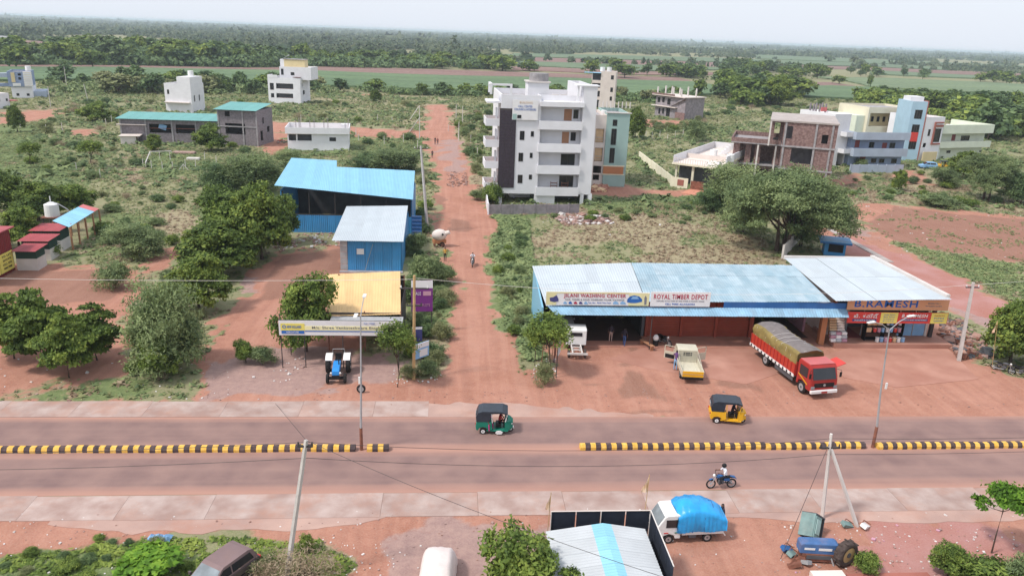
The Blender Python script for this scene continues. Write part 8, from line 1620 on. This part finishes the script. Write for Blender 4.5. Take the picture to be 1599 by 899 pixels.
def car(name, label, loc, rz, paint, roofm, L_=3.9, W_=1.62, H_=1.5, cat='car', glass_='glass', hatch=True):
    root = thing(name, label, cat, loc, rz); a, b_ = -L_/2, L_/2; hw = W_/2
    low = [(a+.05, .28), (a, .62), (a+.05, .88), (b_-1.05, .95), (b_-.12, .78), (b_, .55), (b_-.03, .28)]
    mb = MB(); mb.prism(low, -hw, hw, paint, bev=.07); mb.build('body', root, smooth=False)
    rf = [(a+.12, .9), (a+.38, H_-.08), (a+.65, H_), (b_-1.75, H_), (b_-1.6, H_-.06), (b_-.92, .93)]; tp = .14; vs = [(x, s_*(hw-.03-tp*(z-.9)/(H_-.9)), z) for s_ in (-1, 1) for x, z in rf]; k = len(rf)
    mb = MB(); mb.add(vs, [tuple(range(k-1, -1, -1)), tuple(range(k, 2*k))]+[(i, i+1, i+1+k, i+k) for i in range(k-1)], roofm); mb.build('cabin', root)
    slab(root, 'windscreen', [(b_-.95, -hw+.1, .97), (b_-.95, hw-.1, .97), (b_-1.56, hw-.2, H_-.09), (b_-1.56, -hw+.2, H_-.09)], glass_, -.02); slab(root, 'rear_window', [(a+.16, hw-.1, 1.0), (a+.16, -hw+.1, 1.0), (a+.37, -hw+.2, H_-.14), (a+.37, hw-.2, H_-.14)], 'glass', -.02)
    for s_ in (-1, 1):
        f = lambda x, z: (x, s_*(hw-.03-tp*(z-.9)/(H_-.9)+.012), z)
        p = [f(a+.42, 1.0), f(-.22, 1.0), f(-.22, H_-.12), f(a+.58, H_-.14)]; q = [f(-.14, 1.0), f(b_-1.12, 1.0), f(b_-1.66, H_-.12), f(-.14, H_-.12)]
        for w_ in (p, q): slab(root, 'side_window', w_ if s_ > 0 else w_[::-1], 'glass', .01)
        MB().tube([(b_-1.1, s_*hw, 1.0), (b_-1.05, s_*(hw+.15), 1.05)], .03, 'black').bx(b_-1.12, s_*(hw+.12)-.05, .98, b_-1.02, s_*(hw+.12)+.08, 1.12, paint).build('mirror', root); MB().bx(b_-.1, s_*(hw-.3)-.17, .6, b_+.0, s_*(hw-.3)+.17, .74, 'glass_grey').build('headlight', root); MB().bx(a-.01, s_*(hw-.12)-.1, .62, a+.06, s_*(hw-.12)+.1, .86, 'sign_red').build('tail_light', root)
        for x in (a+.72, b_-.75): wheel(root, x, s_*(hw-.1), .3, .18, rim='steel')
        MB().bx(a+.7, s_*hw-.005, .5, b_-.9, s_*hw+.015, .56, 'black').build('rub_strip', root)
    MB().tube([(b_-.93, -.5, .98), (b_-1.1, .05, 1.12)], .012, 'black', 4).build('wiper', root); MB().bbox(b_-.06, -hw+.05, .3, b_+.06, hw-.05, .48, 'dark_grey', .03).build('bumper', root); return root
car('hatchback', 'silver grey car inside the dark washing bay', (10.5, 65.3, .06), R(88), 'steel', 'steel')
car('hatchback', 'dusty brown hatchback half sunk in the weeds at the bottom left', (-11.0, 31.75, 0.02), R(238), 'brown_metal', 'brown_roof', glass_='glass_grey')
car('hatchback', 'pale blue-grey car parked before the pale green house', tuple(G(1448, 263)), R(170), 'goods_blue', 'goods_blue')
g = G(815, 316); car('hatchback', 'white car parked under the tall white block, left bay', (g.x, g.y+3.5, 0), R(5), 'white_paint', 'white_paint'); g = G(880, 318); car('hatchback', 'dark car parked under the tall white block, right bay', (g.x, g.y+3.5, 0), R(5), 'dark_grey', 'dark_grey')
g = G(1472, 263); rickshaw('orange auto rickshaw parked before the pale green house', (g.x, g.y, 0), R(170), 'yellow_paint', 'yellow_paint')
# cloth covered car
root = thing('covered_car', 'car wrapped in a pale pinkish cloth cover at the bottom edge', 'car', (-0.5, 31.5, 0), R(86)); V = []; F = []; nx, ny = 26, 18; rr = random.Random(5)
def prof_z(t): 
    P = [(0, .35), (.03, .9), (.1, 1.12), (.2, 1.35), (.3, 1.5), (.62, 1.52), (.74, 1.2), (.8, 1.02), (.95, .9), (1.0, .35)]
    for (a, za_), (b_, zb_) in zip(P, P[1:]):
        if t <= b_: f = (t-a)/(b_-a); f = f*f*(3-2*f)*.5+f*.5; return za_+(zb_-za_)*f
    return .35
for i in range(nx+1):
    t = i/nx; x = 2.0-4.0*t; z = prof_z(t); e = min(1, min(t, 1-t)*9)**.5; hw = .62+.2*e
    for j in range(ny+1):
        u = -1+2*j/ny; a = abs(u); y = hw*(1.05*math.copysign(min(1, a*1.25), u)) if a < .8 else hw*math.copysign(1.05+.06*math.sin(t*40+u*3), u); zz = z*(1-.06*(a/.6)**2) if a < .62 else (z*.93+(.12-z*.93)*((a-.62)/.38)**1.0)
        V.append((x+.02*math.sin(j*1.7), y, max(.03, zz+rr.uniform(-.012, .012))))
F = [(i*(ny+1)+j, i*(ny+1)+j+1, (i+1)*(ny+1)+j+1, (i+1)*(ny+1)+j) for i in range(nx) for j in range(ny)]; mb = MB(); mb.add(V, F, 'car_cloth'); mb.build('cloth_cover', root, smooth=True)
for x in (1.3, -1.3):
    for y in (-.66, .66): wheel(root, x, y, .3, .18, rim='dark_grey')
# ---------------- blue tractor
root = thing('tractor', 'blue tractor with white mudguards parked facing the road', 'tractor', (-8.75, 55.9, 0), R(-87))
for y in (-.78, .78): wheel(root, -.75, y, .68, .36, rim='white_paint')
for y in (-.66, .66): wheel(root, 1.25, y, .38, .2, rim='dark_grey')
mb = MB(); mb.prism([(-.1, .85), (-.1, 1.3), (.2, 1.36), (1.3, 1.25), (1.62, 1.14), (1.66, .8)], -.27, .27, 'tractor_blue', bev=.05); mb.build('bonnet', root); MB().bx(-1.1, -.22, .55, 1.5, .22, .88, 'black').build('engine_block', root); MB().bx(1.1, -.66, .34, 1.4, .66, .48, 'black').bx(1.62, -.3, .55, 1.72, .3, .8, 'black').build('front_axle', root)
for s_ in (-1, 1):
    mb = MB(); mb.prism([(-1.5, 1.0), (-1.42, 1.3), (-1.15, 1.5), (-.55, 1.5), (-.2, 1.25), (-.25, 1.2), (-.6, 1.43), (-1.1, 1.43), (-1.36, 1.24), (-1.42, 1.0)], s_*.42, s_*.95, 'white_paint'); mb.build('mudguard', root); MB().ball((1.6, s_*.34, .98), (.06, .09, .09), 'white_paint', 8, 6).build('headlight', root)
MB().bbox(-1.05, -.25, 1.0, -.6, .25, 1.12, 'black', .03).bbox(-1.12, -.25, 1.1, -1.02, .25, 1.5, 'black', .03).build('seat', root); MB().torus((-.3, 0, 1.52), (-.5, 0, 1), .2, .018, 'black', 16, 5).cyl((-.3, 0, 1.5), (-.1, 0, 1.25), .025, .025, 'black', 6).build('steering_wheel', root); MB().cyl((.7, .18, 1.3), (.7, .18, 1.95), .045, .04, 'black', 8).build('exhaust', root)
MB().tube([(-1.3, -.45, 1.4), (-1.3, -.45, 1.75), (-1.3, .45, 1.75), (-1.3, .45, 1.4)], .03, 'galvanised').build('roll_bar', root)
g = G(564, 613); o = thing('loose_tyre', 'worn tyre standing upright behind the left lamp post', 'tyre', (g.x, g.y, 0)); wheel(o, 0, 0, .34, .16, rim='galvanised')
# ---------------- wrecked blue cab and big wheel
g = G(1278, 882); root = thing('wrecked_bonnet', 'faded blue tractor body with a huge lugged wheel lying among scrap', 'wreck', (g.x+.1, g.y+.5, 0), R(-6))
MB().prism([(-1.05, .55), (-1.05, 1.05), (-.95, 1.15), (.85, 1.15), (1.0, 1.05), (1.0, .5)], -.32, .32, 'faded_blue', bev=.05).build('bonnet', root); MB().bx(-.9, -.38, .12, .8, .3, .56, 'rust').bx(-.7, -.42, .3, .6, -.38, .5, 'dark_grey').build('engine_block', root); MB().bx(-.85, -.345, .8, -.3, -.33, .92, 'sign_white').bx(-.1, -.345, .78, .6, -.33, .92, 'sign_white').build('faded_lettering', root); MB().cyl((.6, -.4, .4), (.75, -.5, .0), .05, .05, 'galvanised', 6).build('jack_stand', root)
w_ = wheel(root, 1.32, -.35, .72, .46, rim='tan_metal', rz=R(30), tyre='dusty_rubber'); mb = MB()
for k in range(20):
    a = k*math.pi/10; mb.box((.74*math.cos(a), .11*(1 if k % 2 else -1), .74*math.sin(a)), (.07, .22, .07), 'dusty_rubber', ry=-a)
o = mb.build('tyre_lug', w_); o['kind'] = 'stuff'
g = G(1262, 845); root = thing('scrap_cab', 'tilted grey-green tractor cab frame with a window panel leaning on the scrap', 'wreck', (g.x+.1, g.y+.1, 0.05), 0, rot=(R(-25), R(36), R(22)), scale=0.85)
MB().bx(-.62, -.5, .1, -.56, .5, 1.6, 'faded_green').bx(.5, -.5, .1, .56, .5, 1.6, 'dark_grey').bx(-.6, -.52, 1.55, .56, .5, 1.65, 'dark_grey').bx(-.6, .44, .1, .56, .5, 1.55, 'dark_grey').build('cab_frame', root); MB().bx(-.56, -.56, .1, .1, -.5, 1.5, 'faded_green').bx(-.45, -.6, .35, .0, -.56, 1.3, 'teal_wall').build('door_panel', root); MB().bx(-.66, -.56, .05, .6, -.5, .1, 'black').bx(.1, -.56, .1, .16, -.5, 1.55, 'black').build('black_trim', root)
rr = random.Random(8)
for i, (px_, py_) in enumerate(((1236, 868), (1246, 876), (1228, 860), (1255, 880), (1322, 822), (1350, 824), (1240, 885))):
    g = G(px_, py_); o = MB().box((0, 0, .15), (.7, .35, .2), ('faded_green', 'rust', 'deep_blue', 'galvanised', 'faded_green', 'white_paint', 'rust')[i], rz=rr.uniform(0, 3), rx=.3, ry=.4).tube([(-.3, 0, .1), (0, .2, .4), (.4, .1, .15)], .03, 'rust').build('scrap_part', loc=(g.x, g.y, 0)); tag(o, ('green scrap metal left of the wrecked body', 'rusty scrap part below the green one', 'dark blue scrap bit at the far left of the wreck', 'grey metal scrap under the wreck', 'green metal sheet at the foot of the strut pole', 'white bag at the foot of the strut pole', 'rusty ring-like scrap at the lower left of the wreck')[i], 'scrap')
g = G(1312, 893); tag(MB().bx(-1.0, -.6, 0, .7, .25, .35, 'cream_pink').build('cement_slab', loc=(g.x-.8, g.y-.5, 0)), 'cream slab edge at the bottom below the wrecked body', 'slab'); tag(MB().bx(-2.6, -.5, 0, 1.8, .15, .2, 'rust_trim').build('brick_edging', loc=(g.x+2.7, g.y-.5, 0)), 'reddish low ledge along the bottom right edge', 'ledge')
# ---------------- people on foot
for (px_, py_, rz, ps, sh_, tr_, lb, s_) in ((953, 534, 90, 'stand', 'shirt_dark', 'trouser_tan', 'man in a dark shirt and pale trousers standing in the washing bay', 1), (974, 540, 60, 'walk', 'shirt_dark', 'trouser_blue', 'man in blue trousers standing at the wet patch of the bay', 1), (679.5, 226, -90, 'walk', 'shirt_dark', 'shirt_dark', 'left walker of the far pair on the dirt road', 1), (683.5, 226, -90, 'walk', 'door_red', 'shirt_dark', 'right walker of the far pair on the dirt road', .92), (675, 247, -90, 'walk', 'shirt_dark', 'trouser_dark', 'lone dark figure nearer than the pair on the dirt road', .95), (695, 408, -80, 'stand', 'shirt_yellow', 'trouser_dark', 'person in yellow half hidden by roadside bushes', 1), (424, 216, 0, 'stand', 'shirt_dark', 'trouser_dark', 'person standing between the grey tower and the low white house', 1), (500, 572, -90, 'stand', 'goods_pink', 'trouser_dark', 'person standing behind the tractor mudguards', .1)):
    if s_ < .5: continue
    g = G(px_, py_); person('person', lb, (g.x, g.y, 0.02), R(rz), ps, sh_, tr_, s=s_)
g = G(1011, 545); root = thing('wooden_bench', 'plain wooden bench beside the wet streak before the shutters', 'bench', (g.x, g.y+.3, .03), R(112)); MB().bx(-.9, -.18, .42, .9, .18, .47, 'wood').build('seat', root)
for x in (-.75, .75): MB().bx(x-.04, -.16, 0, x+.04, .16, .42, 'wood').build('leg', root)
g = G(1023, 540); tag(MB().cyl((0, 0, 0), (0, 0, .55), .25, .28, 'black', 12).ball((0, 0, .75), (.25, .25, .32), 'white_paint', 12, 8).build('white_barrel', loc=(g.x, g.y, .03)), 'rounded white drum on a black base beside the parked motorcycle', 'drum')
# cement mixer / tank trailer on the dirt road edge
g = G(686, 385); root = thing('cement_mixer', 'cream drum-shaped cement mixer standing at the left edge of the dirt road', 'mixer', (g.x, g.y, 0), R(20)); MB().ball((0, 0, 1.55), (1.0, .75, .72), 'cream_pink', 16, 10).build('drum', root, smooth=True); MB().cyl((.75, -.3, 1.75), (1.15, -.55, 1.95), .3, .26, 'cream_pink', 12).build('mouth', root); MB().cyl((.15, -.76, 1.75), (.18, -.84, 1.78), .13, .13, 'black', 10).build('hatch', root); MB().bx(-.8, -.4, .5, .8, .4, .95, 'orange_wall').bx(-.7, -.3, .1, -.6, .3, .6, 'rust').build('base', root)
for y in (-.5, .5): wheel(root, .2, y, .35, .14, rim='rust')
# hoardings and roadside boards
def board(name, label, px_, py_, w_, h_, z0, rz, m, posts_, cat='sign'):
    g = G(px_, py_); root = thing(name, label, cat, (g.x, g.y, 0), rz); bd = MB().bx(-w_/2, -.03, z0, w_/2, .03, z0+h_, m).build('board', root)
    for x in posts_: MB().cyl((x*w_/2, .06, 0), (x*w_/2, .06, z0+h_), .04, .04, 'frame_dark', 6).build('post', root)
    return root, bd
r_, bd = board('hoarding', 'purple and white hoarding beside the wooden pole', 659, 520, 1.9, 2.9, 2.1, R(4), 'sign_purple', (-.9, .9)); MB().bx(-.95, -.045, 4.3, .95, -.03, 5.0, 'sign_white').bx(.1, -.045, 3.6, .8, -.03, 4.0, 'goods_pink').build('printed_patch', bd); text('SALE', -.4, 3.8, .3, .6, 'sign_white', 'lettering', bd, back=-.045); text('OPEN PLOTS', 0, 2.7, .25, 1.4, 'goods_pink', 'lettering', bd, back=-.045)
r_, bd = board('blue_board', 'small dark blue board at the foot of the wooden pole', 651, 548, .9, 1.3, .9, R(8), 'sign_navy', (0,)); MB().bx(-.45, -.045, 2.0, .45, -.03, 2.2, 'sign_white').build('white_strip', bd)
r_, bd = board('roadside_sign', 'tilted blue and white signboard on one post at the dirt road corner', 658, 585, 1.5, 1.25, 1.5, R(42), 'goods_blue', (0,)); MB().bx(-.75, -.045, 2.35, .75, -.03, 2.75, 'sign_white').bx(-.2, -.045, 1.6, .6, -.03, 2.2, 'sign_white').build('printed_patch', bd)
r_, bd = board('board', 'pale board on a thin post at the depot corner', 871, 586, .9, 1.9, 1.9, R(72), 'asbestos', (-.9,)); r_, bd = board('narrow_board', 'narrow rusty cloth strip hanging on a stick at the depot corner', 866, 566, .3, 1.2, .6, R(60), 'rust', (0,))
for px_, py_, hh in ((846, 565, 1.6), (862, 560, 1.7), (856, 552, 1.5)): g = G(px_, py_); tag(MB().cyl((0, 0, 0), (.05, 0, hh), .04, .03, 'wood', 5).build('stake', loc=(g.x, g.y, 0)), 'thin wooden stake in the weeds at the depot corner', 'stake', 'stakes at the depot corner')
# flags
def flag(label, b, hh, fl, dx=0.25):
    root = thing('flag', label, 'flag', (b[0], b[1], 0), 0); MB().tube([(0, 0, 0), (dx*.5, 0, hh*.5), (dx, 0, hh)], .018, 'tan_metal', 5).build('pole', root); mb = MB(); n = 7; V = []
    for i in range(n+1): t = i/n; V += [(dx+fl[0]*t+.03*math.sin(t*7), .05*math.sin(t*9), hh-.05+fl[1]*t), (dx+fl[0]*t*.9+.03*math.sin(t*6), .06*math.sin(t*9+1), hh-.95*(1-t*.85)+fl[1]*t)]
    mb.add(V, [(2*i, 2*i+1, 2*i+3, 2*i+2) for i in range(n)], 'flag_cloth'); mb.build('cloth', root); return root
g = G(1548, 582); t = onY(1558, 500, g.y); flag('small orange flag on a thin pole beside the parked scooters', g, t.z, (.25, -.2) if False else (-.25, -1.1), t.x-g.x)
t = onY(862, 770, 32.5); flag('faded orange flag at the left corner of the dark screen', (t.x-.15, 32.6), t.z, (-.25, -.9), .12); t = onY(1014, 747, 32.4); flag('tattered orange flag above the right corner of the dark screen', (t.x-.05, 32.6), t.z+.1, (-.35, -.9), .1)
# rubbish and stones
tarp = MB(); rr = random.Random(3); V = []; 
for i in range(8):
    for j in range(5): V.append((i*.17-.6+rr.uniform(-.06, .06), j*.15-.3+rr.uniform(-.05, .05), .05+.28*rr.random()*(1 if 0 < i < 7 and 0 < j < 4 else .1)))
tarp.add(V, [(i*5+j, i*5+j+1, (i+1)*5+j+1, (i+1)*5+j) for i in range(7) for j in range(4)], 'goods_blue'); g = G(250, 843); tag(tarp.build('plastic_sheet', loc=(g.x, g.y, .05)), 'crumpled light blue plastic sheet on the near verge', 'plastic sheet')
def crumbs(name, label, poly, n, s0, s1, mats_, dens=None):
    xs = [p[0] for p in poly]; ys = [p[1] for p in poly]; mb = MB(); k = 0
    while k < n:
        a, b_ = random.uniform(min(xs), max(xs)), random.uniform(min(ys), max(ys))
        if not inpoly(np.array([a]), np.array([b_]), poly)[0]: continue
        g = G(a, b_); s_ = random.uniform(s0, s1)*(1.8 if random.random() < .08 else 1); mb.box((g.x, g.y, s_*.25), (s_*random.uniform(.6, 1.6), s_, s_*.5), random.choice(mats_), rz=random.uniform(0, 3), rx=random.uniform(-.4, .4), ry=random.uniform(-.3, .3)); k += 1
    o = mb.build(name); o['kind'] = 'stuff'; o['label'] = label
LT = ['litter', 'litter', 'offwhite', 'rubble']
crumbs('litter', 'white scraps of litter on the near verge at the left', [(0, 800), (420, 800), (430, 899), (0, 899)], 82, 0.030, 0.087, LT); crumbs('litter', 'litter beside the dry bush at the bottom', [(500, 830), (560, 840), (640, 860), (600, 899), (520, 899)], 49, 0.030, 0.099, LT); crumbs('litter', 'litter around the wreck and the purple soil', [(1210, 820), (1600, 820), (1600, 899), (1210, 899)], 165, 0.030, 0.099, LT+['goods_pink'])
crumbs('litter', 'litter at the depot corner', [(835, 560), (870, 560), (870, 590), (830, 595)], 49, 0.048, 0.155, LT+['rubble']); crumbs('litter', 'litter and stones around the signboards', [(430, 555), (480, 560), (470, 600), (420, 600)], 33, 0.048, 0.124, LT); crumbs('litter', 'litter under the tilted signboard', [(612, 570), (690, 570), (690, 598), (612, 600)], 49, 0.036, 0.124, LT)
crumbs('litter', 'scattered litter along the left roadside', [(0, 560), (330, 560), (420, 600), (420, 625), (0, 625)], 49, 0.036, 0.112, LT); crumbs('litter', 'scattered litter in the field before the white block', [(830, 340), (1100, 330), (1090, 370), (900, 375)], 33, 0.072, 0.217, LT); crumbs('litter', 'litter along the top of the brown field', [(1320, 315), (1599, 325), (1599, 420), (1340, 360)], 60, 0.060, 0.186, LT+['rubble']); crumbs('litter', 'litter along the far side road verge', [(1340, 365), (1599, 445), (1599, 470), (1400, 400)], 27, 0.060, 0.155, LT)
crumbs('rubble', 'heap of broken brick rubble before the compound wall', [(860, 335), (945, 335), (960, 350), (880, 352)], 420, .15, .5, ['rubble', 'stone_mat', 'brick_red', 'litter']); crumbs('rubble', 'dark earth and stones along the right plot beyond the shop', [(1470, 498), (1500, 500), (1560, 560), (1500, 560), (1465, 530)], 260, .15, .5, ['rust', 'stone_mat', 'rubble', 'dark_grey']); crumbs('rubble', 'stones on the bumpy part of the dirt road', [(698, 268), (728, 270), (730, 292), (700, 292)], 120, .1, .35, ['stone_mat', 'rubble']); crumbs('rubble', 'clods and stones in the yard before the blue shed', [(420, 370), (540, 360), (540, 385), (430, 395)], 160, .1, .35, ['stone_mat', 'rubble', 'litter'])
crumbs('gravel', 'loose stones on the far roadside earth', [(0, 608), (1599, 606), (1599, 640), (0, 628)], 260, .03, .09, ['stone_mat', 'rubble']); crumbs('gravel', 'loose stones on the near roadside earth', [(0, 800), (1599, 790), (1599, 890), (0, 890)], 420, .03, .08, ['stone_mat', 'rubble', 'litter'])
crumbs('sand_heap', 'loose brick coloured sand beside the teal house', [(925, 283), (950, 288), (945, 300), (925, 300)], 260, .2, .6, ['goods_tan', 'floor_dirt'])
# ================= HAZE =================
hz = bpy.data.materials.new('haze_air'); hz.use_nodes = True; n = hz.node_tree.nodes; n.remove(n['Principled BSDF'])
pv = n.new('ShaderNodeVolumePrincipled'); pv.inputs['Color'].default_value = (0.76, 0.88, 1.0, 1); pv.inputs['Density'].default_value = 0.00016; pv.inputs['Anisotropy'].default_value = 0.25
hz.node_tree.links.new(pv.outputs[0], n['Material Output'].inputs['Volume']); M['haze'] = hz
o = MB().bx(-22500, -500, -3, 22500, 26500, 31, 'haze').build('haze'); o['kind'] = 'stuff'; o['label'] = 'thin pale haze over the plain'
